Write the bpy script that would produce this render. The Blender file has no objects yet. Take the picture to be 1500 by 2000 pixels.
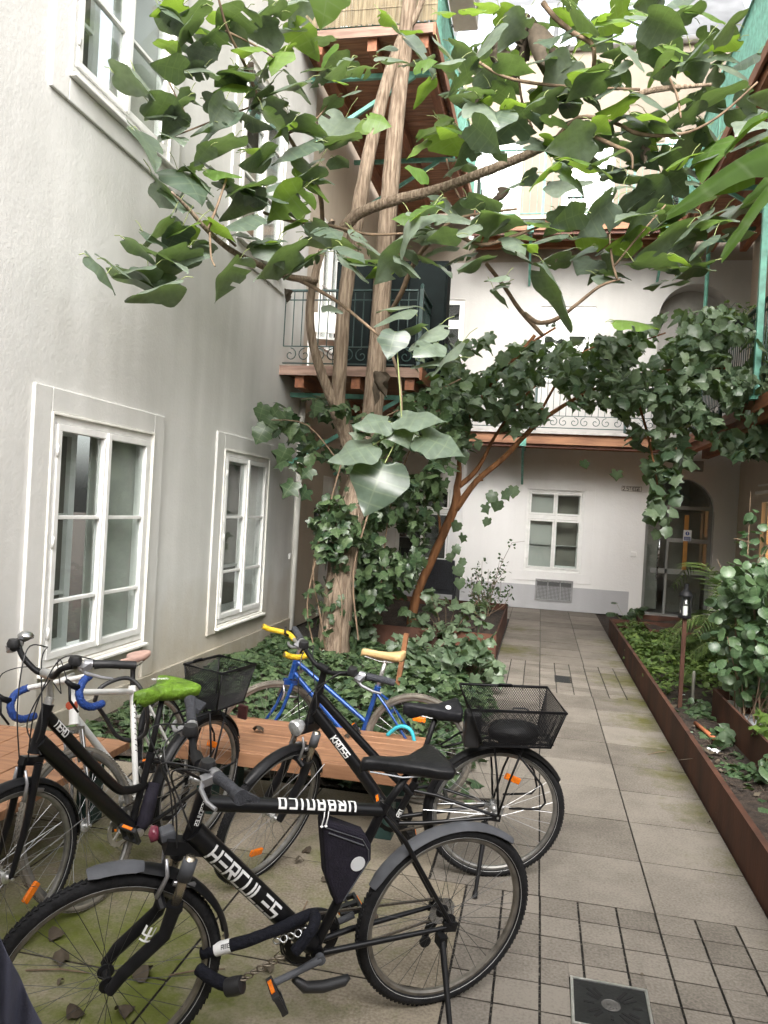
import bpy, math, random
import numpy as np
from mathutils import Vector, Matrix
from math import sin, cos, pi, radians as rad
random.seed(11); rng = np.random.default_rng(11)
S = bpy.context.scene
COL = S.collection
# ------------------------------------------------------------------ camera
CAMZ = 1.83
YAW, PITCH, ROLL = math.atan(306/1500.0), rad(-0.3), 0.056
_f = np.array([-sin(YAW)*cos(PITCH), cos(YAW)*cos(PITCH), sin(PITCH)])
_r0 = np.array([cos(YAW), sin(YAW), 0.0]); _u0 = np.cross(_r0, _f)
CR = cos(ROLL)*_r0 + sin(ROLL)*_u0
CU = -sin(ROLL)*_r0 + cos(ROLL)*_u0
CF = _f
cam = bpy.data.cameras.new('camera'); camo = bpy.data.objects.new('camera', cam); COL.objects.link(camo)
cam.sensor_fit = 'VERTICAL'; cam.sensor_height = 36.0; cam.lens = 27.0
cam.clip_start = 0.05; cam.clip_end = 500
m = Matrix.Identity(4)
for i in range(3):
    m[i][0], m[i][1], m[i][2] = CR[i], CU[i], -CF[i]
m[2][3] = CAMZ
camo.matrix_world = m
S.camera = camo
# ------------------------------------------------------------------ world, sun, exposure
SUN_EL, SUN_AZ = 35.0, 173.0      # azimuth: compass-like angle from +Y towards +X the light comes from
w = bpy.data.worlds.new('World'); S.world = w; w.use_nodes = True
nt = w.node_tree; nt.nodes.clear()
sky = nt.nodes.new('ShaderNodeTexSky'); sky.sky_type = 'NISHITA'; sky.sun_disc = False
sky.sun_elevation = rad(SUN_EL); sky.sun_rotation = rad(SUN_AZ)
sky.air_density = 1.0; sky.dust_density = 6.0; sky.ozone_density = 1.0
hs = nt.nodes.new('ShaderNodeHueSaturation'); hs.inputs['Saturation'].default_value = 0.22
tint = nt.nodes.new('ShaderNodeMix'); tint.data_type = 'RGBA'; tint.blend_type = 'MULTIPLY'
tint.inputs[0].default_value = 1.0; tint.inputs[7].default_value = (1.0, 0.99, 0.98, 1)
bg = nt.nodes.new('ShaderNodeBackground'); bg.inputs['Strength'].default_value = 0.15
wo = nt.nodes.new('ShaderNodeOutputWorld')
nt.links.new(sky.outputs[0], hs.inputs['Color']); nt.links.new(hs.outputs[0], tint.inputs[6])
nt.links.new(tint.outputs[2], bg.inputs['Color']); nt.links.new(bg.outputs[0], wo.inputs['Surface'])
sl = bpy.data.lights.new('sun', 'SUN'); sl.energy = 1.05; sl.angle = rad(50); sl.color = (1.0, 0.985, 0.965)
so = bpy.data.objects.new('sun', sl); COL.objects.link(so)
_d = Vector((sin(rad(SUN_AZ))*cos(rad(SUN_EL)), cos(rad(SUN_AZ))*cos(rad(SUN_EL)), sin(rad(SUN_EL))))
so.rotation_euler = _d.to_track_quat('Z', 'Y').to_euler(); so.location = (0, 0, 30)
S.view_settings.view_transform = 'Standard'; S.view_settings.look = 'None'
S.view_settings.exposure = 2.05; S.view_settings.gamma = 1.0
S.cycles.max_bounces = 8; S.cycles.diffuse_bounces = 5; S.cycles.transparent_max_bounces = 24
S.cycles.use_denoising = True
S.cycles.sample_clamp_indirect = 6.0

# ------------------------------------------------------------------ photo helper: pixel (of 1500x2000) and depth -> point
def P(px, py, dep):
    d = CF + CR*((px-750)/1500.0) - CU*((py-1000)/1500.0)
    return Vector((d[0]*dep, d[1]*dep, CAMZ + d[2]*dep))
def pix(p):
    q = np.array(p) - np.array([0, 0, CAMZ]); d = q@CF
    return 750+1500*(q@CR)/d, 1000-1500*(q@CU)/d, d
# ------------------------------------------------------------------ objects
def tag(o, label=None, cat=None, group=None, kind=None):
    if label: o['label'] = label
    if cat: o['category'] = cat
    if group: o['group'] = group
    if kind: o['kind'] = kind
    return o
def empty(name, loc=(0, 0, 0), label=None, cat=None, group=None, rotz=0, parent=None):
    o = bpy.data.objects.new(name, None); COL.objects.link(o); o.location = loc; o.rotation_euler = (0, 0, rotz)
    o.empty_display_size = 0.1
    if parent: o.parent = parent
    return tag(o, label, cat, group)
def copy_tree(o, parent=None):
    c = o.copy(); COL.objects.link(c)
    if parent: c.parent = parent
    for ch in o.children: copy_tree(ch, c)
    return c
class MB:
    """collects shapes and links them as one mesh object"""
    def __init__(s): s.v = []; s.f = []; s.mi = []; s.uv = []; s.m = 0; s.hasuv = False; s.attr = []
    def add(s, vs, fs, uvs=None, at=None):
        b = len(s.v); s.v.extend([tuple(map(float, v)) for v in vs]); 
        s.f.extend([tuple(b+i for i in f) for f in fs]); s.mi.extend([s.m]*len(fs))
        s.uv.extend(uvs if uvs is not None else [(0.0, 0.0)]*len(vs))
        if uvs is not None: s.hasuv = True
        s.attr.extend([at if at is not None else 0.5]*len(vs))
        return s
    def box(s, x0, x1, y0, y1, z0, z1, M=None):
        vs = [Vector((x, y, z)) for z in (z0, z1) for y in (y0, y1) for x in (x0, x1)]
        if M is not None: vs = [M@v for v in vs]
        return s.add(vs, [(0,2,3,1),(4,5,7,6),(0,1,5,4),(2,6,7,3),(0,4,6,2),(1,3,7,5)])
    def bar(s, a, b, wd, th, up=(0, 0, 1)):
        a, b = Vector(a), Vector(b); d = (b-a).normalized(); u = Vector(up)
        sd = d.cross(u)
        if sd.length < 1e-4: sd = d.cross(Vector((1, 0, 0)))
        sd.normalize(); u = sd.cross(d)
        vs = []
        for p in (a, b):
            for (i, j) in ((-1,-1),(1,-1),(1,1),(-1,1)): vs.append(p + sd*(i*wd/2) + u*(j*th/2))
        return s.add(vs, [(3,2,1,0),(4,5,6,7),(0,1,5,4),(1,2,6,5),(2,3,7,6),(3,0,4,7)])
    def tube(s, pts, r, n=8, cap=True, closed=False, wob=0.0, xf=None):
        pts = [Vector(p) for p in pts]; k = len(pts)
        rs = r if isinstance(r, (list, tuple)) else [r]*k
        T = []
        for i in range(k):
            if closed: t = pts[(i+1) % k]-pts[i-1]
            else: t = pts[min(i+1, k-1)]-pts[max(i-1, 0)]
            T.append(t.normalized() if t.length > 1e-9 else Vector((0, 0, 1)))
        u = T[0].cross(Vector((0, 0, 1)))
        if u.length < 0.05: u = T[0].cross(Vector((1, 0, 0)))
        u.normalize(); vs = []; uvs = []; L = 0
        for i in range(k):
            if i: L += (pts[i]-pts[i-1]).length
            u = (u - T[i]*u.dot(T[i]))
            u.normalize(); w_ = T[i].cross(u)
            for j in range(n):
                a = 2*pi*j/n; rr = rs[i]*(1+wob*random.uniform(-1, 1)) if wob else rs[i]
                vs.append(pts[i]+u*(cos(a)*rr)+w_*(sin(a)*rr)); uvs.append((j/n, L))
        fs = []
        for i in range(k if closed else k-1):
            i2 = (i+1) % k
            for j in range(n):
                j2 = (j+1) % n; fs.append((i*n+j, i*n+j2, i2*n+j2, i2*n+j))
        if cap and not closed:
            fs.append(tuple(range(n))[::-1]); fs.append(tuple((k-1)*n+j for j in range(n)))
        if xf: vs = [xf(v) for v in vs]
        return s.add(vs, fs, uvs)
    def lathe(s, prof, n=20, M=None, full=True):
        vs = []; fs = []; k = len(prof)
        for (r, z) in prof:
            for j in range(n):
                a = 2*pi*j/n; vs.append(Vector((r*cos(a), r*sin(a), z)))
        if M is not None: vs = [M@v for v in vs]
        for i in range(k-1):
            for j in range(n):
                j2 = (j+1) % n; fs.append((i*n+j, i*n+j2, (i+1)*n+j2, (i+1)*n+j))
        fs.append(tuple(range(n))[::-1]); fs.append(tuple((k-1)*n+j for j in range(n)))
        return s.add(vs, fs)
    def loft(s, rings, cap=True, closed_ring=True):
        n = len(rings[0]); vs = [v for r in rings for v in r]; fs = []
        for i in range(len(rings)-1):
            for j in range(n if closed_ring else n-1):
                j2 = (j+1) % n; fs.append((i*n+j, i*n+j2, (i+1)*n+j2, (i+1)*n+j))
        if cap and closed_ring:
            fs.append(tuple(range(n))[::-1]); fs.append(tuple((len(rings)-1)*n+j for j in range(n)))
        return s.add(vs, fs)
    def prism(s, poly, fn0, fn1):
        n = len(poly); vs = [fn0(p) for p in poly]+[fn1(p) for p in poly]
        fs = [tuple(range(n)), tuple(range(2*n-1, n-1, -1))]
        for i in range(n): fs.append((i, n+i, n+(i+1) % n, (i+1) % n))
        return s.add(vs, fs)
    def xform(s, fn): s.v = [tuple(fn(Vector(v))) for v in s.v]; return s
    def build(s, name, mat=None, parent=None, smooth=False, loc=None, bevel=0.0, auto=None):
        me = bpy.data.meshes.new(name); me.from_pydata(s.v, [], s.f)
        mats = mat if isinstance(mat, (list, tuple)) else [mat]
        for q in mats:
            if q: me.materials.append(q)
        if len(mats) > 1: me.polygons.foreach_set('material_index', s.mi)
        if s.hasuv:
            l = me.uv_layers.new(name='UVMap'); idx = np.zeros(len(me.loops), dtype=np.int32)
            me.loops.foreach_get('vertex_index', idx)
            l.data.foreach_set('uv', np.array(s.uv, dtype=np.float32)[idx].ravel())
        if any(a != 0.5 for a in s.attr):
            at = me.attributes.new('var', 'FLOAT', 'POINT'); at.data.foreach_set('value', np.array(s.attr, dtype=np.float32))
        if smooth: me.polygons.foreach_set('use_smooth', [True]*len(me.polygons))
        me.update()
        if smooth and auto: 
            try: me.set_sharp_from_angle(angle=rad(auto))
            except Exception: pass
        o = bpy.data.objects.new(name, me); COL.objects.link(o)
        if loc is not None: o.location = loc
        if parent: o.parent = parent
        if bevel:
            b = o.modifiers.new('bevel', 'BEVEL'); b.width = bevel; b.segments = 2; b.limit_method = 'ANGLE'; b.angle_limit = rad(40)
        return o
def struct(o): o['kind'] = 'structure'; return o
# ------------------------------------------------------------------ materials
def _n(nt, t, **kw):
    n = nt.nodes.new(t)
    for k, v in kw.items(): setattr(n, k, v)
    return n
def mat(name, col, rough=0.6, metal=0.0, var=0.0, vscale=6.0, bump=0.0, bscale=60.0, spec=0.5, col2=None, detail=4.0,
        emit=None, stretch=None, coat=0.0, bdist=0.01, lo=0.35, hi=0.65):
    m_ = bpy.data.materials.new(name); m_.use_nodes = True; nt = m_.node_tree; b = nt.nodes['Principled BSDF']
    b.inputs['Roughness'].default_value = rough; b.inputs['Metallic'].default_value = metal
    b.inputs['Specular IOR Level'].default_value = spec; b.inputs['Coat Weight'].default_value = coat
    b.inputs['Base Color'].default_value = (*col, 1)
    tc = _n(nt, 'ShaderNodeTexCoord'); src = tc.outputs['Object']
    if stretch:
        mp = _n(nt, 'ShaderNodeMapping'); mp.inputs['Scale'].default_value = stretch; nt.links.new(src, mp.inputs[0]); src = mp.outputs[0]
    if var or col2:
        nz = _n(nt, 'ShaderNodeTexNoise'); nz.inputs['Scale'].default_value = vscale; nz.inputs['Detail'].default_value = detail
        nt.links.new(src, nz.inputs['Vector'])
        rp = _n(nt, 'ShaderNodeValToRGB'); rp.color_ramp.elements[0].position = lo; rp.color_ramp.elements[1].position = hi
        c2 = col2 if col2 else tuple(c*(1-var) for c in col); c1 = col if col2 else tuple(min(1, c*(1+var)) for c in col)
        rp.color_ramp.elements[0].color = (*c2, 1); rp.color_ramp.elements[1].color = (*c1, 1)
        nt.links.new(nz.outputs[0], rp.inputs[0]); nt.links.new(rp.outputs[0], b.inputs['Base Color'])
        mr = _n(nt, 'ShaderNodeMapRange'); mr.inputs[3].default_value = max(0.02, rough-0.08); mr.inputs[4].default_value = min(1, rough+0.08)
        nt.links.new(nz.outputs[0], mr.inputs[0]); nt.links.new(mr.outputs[0], b.inputs['Roughness'])
    if bump:
        n2 = _n(nt, 'ShaderNodeTexNoise'); n2.inputs['Scale'].default_value = bscale; n2.inputs['Detail'].default_value = 5
        nt.links.new(src, n2.inputs['Vector'])
        bp = _n(nt, 'ShaderNodeBump'); bp.inputs['Strength'].default_value = bump; bp.inputs['Distance'].default_value = bdist
        nt.links.new(n2.outputs[0], bp.inputs['Height']); nt.links.new(bp.outputs[0], b.inputs['Normal'])
    if emit:
        b.inputs['Emission Color'].default_value = (*emit[0], 1); b.inputs['Emission Strength'].default_value = emit[1]
    return m_
def stucco(name, base, dirt, dirt_amt=0.5, low=None, bump=0.35):
    """painted lime plaster: fine grain, big faint stains, vertical streaks, dirt splashed up from the ground"""
    m_ = bpy.data.materials.new(name); m_.use_nodes = True; nt = m_.node_tree; b = nt.nodes['Principled BSDF']
    b.inputs['Roughness'].default_value = 0.9; b.inputs['Specular IOR Level'].default_value = 0.2
    g = _n(nt, 'ShaderNodeNewGeometry'); L = nt.links
    n1 = _n(nt, 'ShaderNodeTexNoise'); n1.inputs['Scale'].default_value = 0.9; n1.inputs['Detail'].default_value = 7; n1.inputs['Roughness'].default_value = 0.6
    L.new(g.outputs['Position'], n1.inputs['Vector'])
    mp = _n(nt, 'ShaderNodeMapping'); mp.inputs['Scale'].default_value = (2.2, 2.2, 0.22); L.new(g.outputs['Position'], mp.inputs[0])
    n2 = _n(nt, 'ShaderNodeTexNoise'); n2.inputs['Scale'].default_value = 1.5; n2.inputs['Detail'].default_value = 6; L.new(mp.outputs[0], n2.inputs['Vector'])
    ad = _n(nt, 'ShaderNodeMath', operation='MULTIPLY'); L.new(n1.outputs[0], ad.inputs[0]); L.new(n2.outputs[0], ad.inputs[1])
    mr = _n(nt, 'ShaderNodeMapRange'); mr.inputs[1].default_value = 0.16; mr.inputs[2].default_value = 0.36; mr.inputs[3].default_value = dirt_amt; mr.inputs[4].default_value = 0.0
    L.new(ad.outputs[0], mr.inputs[0])
    mx = _n(nt, 'ShaderNodeMix', data_type='RGBA'); mx.inputs[6].default_value = (*base, 1); mx.inputs[7].default_value = (*dirt, 1); L.new(mr.outputs[0], mx.inputs[0])
    out = mx.outputs[2]
    if low:
        sp = _n(nt, 'ShaderNodeSeparateXYZ'); L.new(g.outputs['Position'], sp.inputs[0])
        n3 = _n(nt, 'ShaderNodeTexNoise'); n3.inputs['Scale'].default_value = 3.0; n3.inputs['Detail'].default_value = 6; L.new(g.outputs['Position'], n3.inputs['Vector'])
        ma = _n(nt, 'ShaderNodeMath', operation='MULTIPLY_ADD'); ma.inputs[1].default_value = -1.1; L.new(n3.outputs[0], ma.inputs[0]); L.new(sp.outputs[2], ma.inputs[2])
        m2 = _n(nt, 'ShaderNodeMapRange'); m2.inputs[1].default_value = -0.55; m2.inputs[2].default_value = 0.5; m2.inputs[3].default_value = 0.75; m2.inputs[4].default_value = 0
        L.new(ma.outputs[0], m2.inputs[0])
        mx2 = _n(nt, 'ShaderNodeMix', data_type='RGBA'); mx2.inputs[7].default_value = (*low, 1); L.new(out, mx2.inputs[6]); L.new(m2.outputs[0], mx2.inputs[0]); out = mx2.outputs[2]
    L.new(out, b.inputs['Base Color'])
    n4 = _n(nt, 'ShaderNodeTexNoise'); n4.inputs['Scale'].default_value = 34; n4.inputs['Detail'].default_value = 6; n4.inputs['Roughness'].default_value = 0.62; L.new(g.outputs['Position'], n4.inputs['Vector'])
    n5 = _n(nt, 'ShaderNodeTexNoise'); n5.inputs['Scale'].default_value = 5; n5.inputs['Detail'].default_value = 4; L.new(g.outputs['Position'], n5.inputs['Vector'])
    a2 = _n(nt, 'ShaderNodeMath', operation='MULTIPLY_ADD'); a2.inputs[1].default_value = 1.6; L.new(n5.outputs[0], a2.inputs[0]); L.new(n4.outputs[0], a2.inputs[2])
    bp = _n(nt, 'ShaderNodeBump'); bp.inputs['Strength'].default_value = bump; bp.inputs['Distance'].default_value = 0.02
    L.new(a2.outputs[0], bp.inputs['Height']); L.new(bp.outputs[0], b.inputs['Normal'])
    return m_
def paving(name, base, dark, moss, moss_fn, grain=85):
    """washed concrete slabs: aggregate grain, wear, wet stains and moss where moss_fn says (list of (x,y,r,amount))"""
    m_ = bpy.data.materials.new(name); m_.use_nodes = True; nt = m_.node_tree; b = nt.nodes['Principled BSDF']; L = nt.links
    b.inputs['Roughness'].default_value = 0.85; b.inputs['Specular IOR Level'].default_value = 0.3
    g = _n(nt, 'ShaderNodeNewGeometry'); pos = g.outputs['Position']
    at = _n(nt, 'ShaderNodeAttribute', attribute_name='var')
    n1 = _n(nt, 'ShaderNodeTexNoise'); n1.inputs['Scale'].default_value = 2.6; n1.inputs['Detail'].default_value = 9; n1.inputs['Roughness'].default_value = 0.68; L.new(pos, n1.inputs['Vector'])
    n2 = _n(nt, 'ShaderNodeTexNoise'); n2.inputs['Scale'].default_value = grain; n2.inputs['Detail'].default_value = 4; L.new(pos, n2.inputs['Vector'])
    s1 = _n(nt, 'ShaderNodeMath', operation='MULTIPLY_ADD'); s1.inputs[1].default_value = 1.0; L.new(n2.outputs[0], s1.inputs[0]); L.new(n1.outputs[0], s1.inputs[2])
    s2 = _n(nt, 'ShaderNodeMath', operation='MULTIPLY_ADD'); s2.inputs[1].default_value = 0.34; L.new(at.outputs['Fac'], s2.inputs[0]); L.new(s1.outputs[0], s2.inputs[2])
    mr = _n(nt, 'ShaderNodeMapRange'); mr.inputs[1].default_value = 0.88; mr.inputs[2].default_value = 1.38; L.new(s2.outputs[0], mr.inputs[0])
    mx = _n(nt, 'ShaderNodeMix', data_type='RGBA'); mx.inputs[6].default_value = (*dark, 1); mx.inputs[7].default_value = (*base, 1); L.new(mr.outputs[0], mx.inputs[0])
    out = mx.outputs[2]
    acc = None
    for (x, y, r, a) in moss_fn:
        vd = _n(nt, 'ShaderNodeVectorMath', operation='DISTANCE'); vd.inputs[1].default_value = (x, y, 0); L.new(pos, vd.inputs[0])
        q = _n(nt, 'ShaderNodeMapRange'); q.inputs[1].default_value = 0; q.inputs[2].default_value = r; q.inputs[3].default_value = a; q.inputs[4].default_value = 0; q.clamp = True
        L.new(vd.outputs['Value'], q.inputs[0])
        if acc is None: acc = q.outputs[0]
        else:
            mm = _n(nt, 'ShaderNodeMath', operation='MAXIMUM'); L.new(acc, mm.inputs[0]); L.new(q.outputs[0], mm.inputs[1]); acc = mm.outputs[0]
    n3 = _n(nt, 'ShaderNodeTexNoise'); n3.inputs['Scale'].default_value = 6.5; n3.inputs['Detail'].default_value = 9; n3.inputs['Roughness'].default_value = 0.70; L.new(pos, n3.inputs['Vector'])
    sb = _n(nt, 'ShaderNodeMath', operation='ADD'); L.new(acc, sb.inputs[0]); L.new(n3.outputs[0], sb.inputs[1])
    m3 = _n(nt, 'ShaderNodeMapRange'); m3.inputs[1].default_value = 0.70; m3.inputs[2].default_value = 1.10; m3.inputs[3].default_value = 0; m3.inputs[4].default_value = 0.95; L.new(sb.outputs[0], m3.inputs[0])
    n6 = _n(nt, 'ShaderNodeTexNoise'); n6.inputs['Scale'].default_value = 14; n6.inputs['Detail'].default_value = 4; L.new(pos, n6.inputs['Vector'])
    mc = _n(nt, 'ShaderNodeMix', data_type='RGBA'); mc.inputs[6].default_value = (moss[0]*0.45, moss[1]*0.45, moss[2]*0.5, 1); mc.inputs[7].default_value = (*moss, 1); L.new(n6.outputs[0], mc.inputs[0])
    mx2 = _n(nt, 'ShaderNodeMix', data_type='RGBA'); L.new(mc.outputs[2], mx2.inputs[7]); L.new(out, mx2.inputs[6]); L.new(m3.outputs[0], mx2.inputs[0])
    L.new(mx2.outputs[2], b.inputs['Base Color'])
    bp = _n(nt, 'ShaderNodeBump'); bp.inputs['Strength'].default_value = 0.35; bp.inputs['Distance'].default_value = 0.006
    L.new(s1.outputs[0], bp.inputs['Height']); L.new(bp.outputs[0], b.inputs['Normal'])
    return m_
def glassmat(name, tintc=(0.9, 0.93, 0.92), refl=1.0, rough=0.02):
    m_ = bpy.data.materials.new(name); m_.use_nodes = True; nt = m_.node_tree; nt.nodes.remove(nt.nodes['Principled BSDF']); L = nt.links
    o = nt.nodes['Material Output']; t = _n(nt, 'ShaderNodeBsdfTransparent'); t.inputs[0].default_value = (*tintc, 1)
    gl = _n(nt, 'ShaderNodeBsdfGlossy'); gl.inputs['Roughness'].default_value = rough
    ge = _n(nt, 'ShaderNodeNewGeometry'); dt = _n(nt, 'ShaderNodeVectorMath', operation='DOT_PRODUCT'); L.new(ge.outputs['Incoming'], dt.inputs[0]); L.new(ge.outputs['Normal'], dt.inputs[1])
    ab = _n(nt, 'ShaderNodeMath', operation='ABSOLUTE'); L.new(dt.outputs['Value'], ab.inputs[0]); om = _n(nt, 'ShaderNodeMath', operation='SUBTRACT'); om.inputs[0].default_value = 1.0; L.new(ab.outputs[0], om.inputs[1])
    pw = _n(nt, 'ShaderNodeMath', operation='POWER'); pw.inputs[1].default_value = 5.0; L.new(om.outputs[0], pw.inputs[0])
    mu = _n(nt, 'ShaderNodeMath', operation='MULTIPLY_ADD'); mu.inputs[1].default_value = 0.9*refl; mu.inputs[2].default_value = 0.05*refl; mu.use_clamp = True; L.new(pw.outputs[0], mu.inputs[0])
    mx = _n(nt, 'ShaderNodeMixShader'); L.new(mu.outputs[0], mx.inputs[0]); L.new(t.outputs[0], mx.inputs[1]); L.new(gl.outputs[0], mx.inputs[2]); L.new(mx.outputs[0], o.inputs[0])
    return m_
def leafmat(name, c1, c2, trans=0.3, tcol=None, rough=0.45, spec=0.5, vein=0.0, nveins=7.0, back=None):
    """leaf: 'var' attribute picks between c1 and c2 per leaf; light comes through; optional pale veins along uv"""
    m_ = bpy.data.materials.new(name); m_.use_nodes = True; nt = m_.node_tree; b = nt.nodes['Principled BSDF']; L = nt.links
    b.inputs['Roughness'].default_value = rough; b.inputs['Specular IOR Level'].default_value = spec
    at = _n(nt, 'ShaderNodeAttribute', attribute_name='var')
    mx = _n(nt, 'ShaderNodeMix', data_type='RGBA'); mx.inputs[6].default_value = (*c1, 1); mx.inputs[7].default_value = (*c2, 1); L.new(at.outputs['Fac'], mx.inputs[0])
    g = _n(nt, 'ShaderNodeNewGeometry')
    nz = _n(nt, 'ShaderNodeTexNoise'); nz.inputs['Scale'].default_value = 22; nz.inputs['Detail'].default_value = 4; L.new(g.outputs['Position'], nz.inputs['Vector'])
    hv = _n(nt, 'ShaderNodeHueSaturation'); L.new(mx.outputs[2], hv.inputs['Color'])
    mr = _n(nt, 'ShaderNodeMapRange'); mr.inputs[1].default_value = 0.3; mr.inputs[2].default_value = 0.7; mr.inputs[3].default_value = 0.78; mr.inputs[4].default_value = 1.2; L.new(nz.outputs[0], mr.inputs[0]); L.new(mr.outputs[0], hv.inputs['Value'])
    col = hv.outputs[0]
    if back:
        mb = _n(nt, 'ShaderNodeMix', data_type='RGBA'); mb.inputs[7].default_value = (*back, 1); L.new(col, mb.inputs[6]); L.new(g.outputs['Backfacing'], mb.inputs[0]); col = mb.outputs[2]
    if vein:
        uv = _n(nt, 'ShaderNodeUVMap'); sp = _n(nt, 'ShaderNodeSeparateXYZ'); L.new(uv.outputs[0], sp.inputs[0])
        mu = _n(nt, 'ShaderNodeMath', operation='MULTIPLY'); mu.inputs[1].default_value = nveins; L.new(sp.outputs[0], mu.inputs[0])
        fr = _n(nt, 'ShaderNodeMath', operation='PINGPONG'); fr.inputs[1].default_value = 0.5; L.new(mu.outputs[0], fr.inputs[0])
        v2 = _n(nt, 'ShaderNodeMath', operation='MULTIPLY'); v2.inputs[1].default_value = 1.6; L.new(sp.outputs[1], v2.inputs[0])
        mn = _n(nt, 'ShaderNodeMath', operation='MINIMUM'); L.new(fr.outputs[0], mn.inputs[0]); L.new(v2.outputs[0], mn.inputs[1])
        m3 = _n(nt, 'ShaderNodeMapRange'); m3.inputs[1].default_value = 0.0; m3.inputs[2].default_value = 0.10; m3.inputs[3].default_value = vein; m3.inputs[4].default_value = 0; L.new(mn.outputs[0], m3.inputs[0])
        mv = _n(nt, 'ShaderNodeMix', data_type='RGBA'); mv.inputs[7].default_value = (0.22, 0.27, 0.15, 1); L.new(col, mv.inputs[6]); L.new(m3.outputs[0], mv.inputs[0]); col = mv.outputs[2]
    L.new(col, b.inputs['Base Color'])
    if trans:
        t = _n(nt, 'ShaderNodeBsdfTranslucent'); ms = _n(nt, 'ShaderNodeMixShader'); ms.inputs[0].default_value = trans
        if tcol:
            t.inputs[0].default_value = (*tcol, 1)
        else: L.new(col, t.inputs[0])
        L.new(b.outputs[0], ms.inputs[1]); L.new(t.outputs[0], ms.inputs[2]); L.new(ms.outputs[0], nt.nodes['Material Output'].inputs[0])
    return m_
def bark(name, c1, c2, scale=9.0, stretch=(1, 1, .14)):
    m_ = mat(name, c1, 0.9, 0, col2=c2, vscale=scale*2, bump=1.0, bscale=scale*3, stretch=stretch, detail=8, bdist=0.03, spec=0.2)
    return m_
M = {}
M['stucco_grey'] = stucco('stucco_grey', (0.675, 0.672, 0.65), (0.50, 0.50, 0.475), 0.55, low=(0.42, 0.36, 0.26), bump=0.16)
M['stucco_white'] = stucco('stucco_white', (0.79, 0.79, 0.78), (0.67, 0.66, 0.64), 0.35, bump=0.25)
M['stucco_cream'] = stucco('stucco_cream', (0.56, 0.49, 0.405), (0.44, 0.38, 0.30), 0.4, bump=0.25)
M['socle'] = stucco('socle', (0.50, 0.49, 0.46), (0.33, 0.30, 0.25), 0.6, low=(0.30, 0.26, 0.18))
M['socle_blue'] = stucco('socle_blue', (0.47, 0.475, 0.49), (0.38, 0.38, 0.385), 0.4, bump=0.2)
M['trim'] = mat('trim', (0.74, 0.73, 0.68), 0.8, var=0.06, vscale=5, bump=0.15, bscale=40)
M['paint_white'] = mat('paint_white', (0.78, 0.78, 0.76), 0.42, var=0.05, vscale=9, bump=0.06, bscale=30)
M['reveal'] = mat('reveal', (0.62, 0.61, 0.58), 0.7, var=0.05)
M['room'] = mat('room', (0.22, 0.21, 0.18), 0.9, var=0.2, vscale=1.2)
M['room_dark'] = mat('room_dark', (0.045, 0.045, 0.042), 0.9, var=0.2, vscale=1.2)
M['blind'] = mat('blind', (0.50, 0.50, 0.47), 0.85, var=0.07, vscale=0.8)
M['glass'] = glassmat('glass')
M['steel'] = mat('steel', (0.55, 0.56, 0.57), 0.28, 1.0, var=0.1, vscale=20)
M['alu'] = mat('alu', (0.62, 0.62, 0.61), 0.38, 0.9, var=0.12, vscale=30)
M['corten'] = mat('corten', (0.105, 0.047, 0.030), 0.85, 0.0, col2=(0.050, 0.026, 0.019), vscale=3.5, bump=0.25, bscale=45, stretch=(1, 1, .35), spec=0.25, detail=8)
M['green_iron'] = mat('green_iron', (0.10, 0.29, 0.225), 0.5, 0, var=0.25, vscale=10, bump=0.1)
M['dark_iron'] = mat('dark_iron', (0.02, 0.05, 0.045), 0.5, 0, var=0.25, vscale=10)
M['larch'] = mat('larch', (0.36, 0.175, 0.09), 0.65, 0, col2=(0.20, 0.09, 0.045), vscale=2.2, bump=0.2, bscale=20, stretch=(1, 9, 9), detail=7)
M['larch_y'] = mat('larch_y', (0.30, 0.115, 0.05), 0.65, 0, col2=(0.165, 0.06, 0.027), vscale=2.2, bump=0.2, bscale=20, stretch=(9, 1, 9), detail=7)
M['old_wood'] = mat('old_wood', (0.33, 0.22, 0.17), 0.8, 0, col2=(0.19, 0.12, 0.09), vscale=2.5, bump=0.3, bscale=20, stretch=(1, 8, 8), detail=7)
M['bench_wood'] = mat('bench_wood', (0.36, 0.185, 0.098), 0.6, 0, col2=(0.235, 0.115, 0.060), vscale=2.5, bump=0.15, bscale=30, stretch=(1, 14, 14), detail=8)
M['stone'] = mat('stone', (0.42, 0.40, 0.38), 0.85, 0, var=0.18, vscale=6, bump=0.3, bscale=50)
M['soil'] = mat('soil', (0.060, 0.042, 0.030), 0.95, 0, col2=(0.022, 0.016, 0.012), vscale=14, bump=1.0, bscale=40, bdist=0.04)
M['lit'] = mat('lit', (0.75, 0.42, 0.18), 0.5, 0, var=0.15, vscale=3, emit=((1.0, 0.50, 0.17), 0.42))
M['black_plastic'] = mat('black_plastic', (0.016, 0.016, 0.017), 0.48, 0, var=0.2, vscale=30)
M['wicker'] = mat('wicker', (0.022, 0.024, 0.03), 0.6, 0, var=0.4, vscale=60, bump=1.0, bscale=90)
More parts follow.
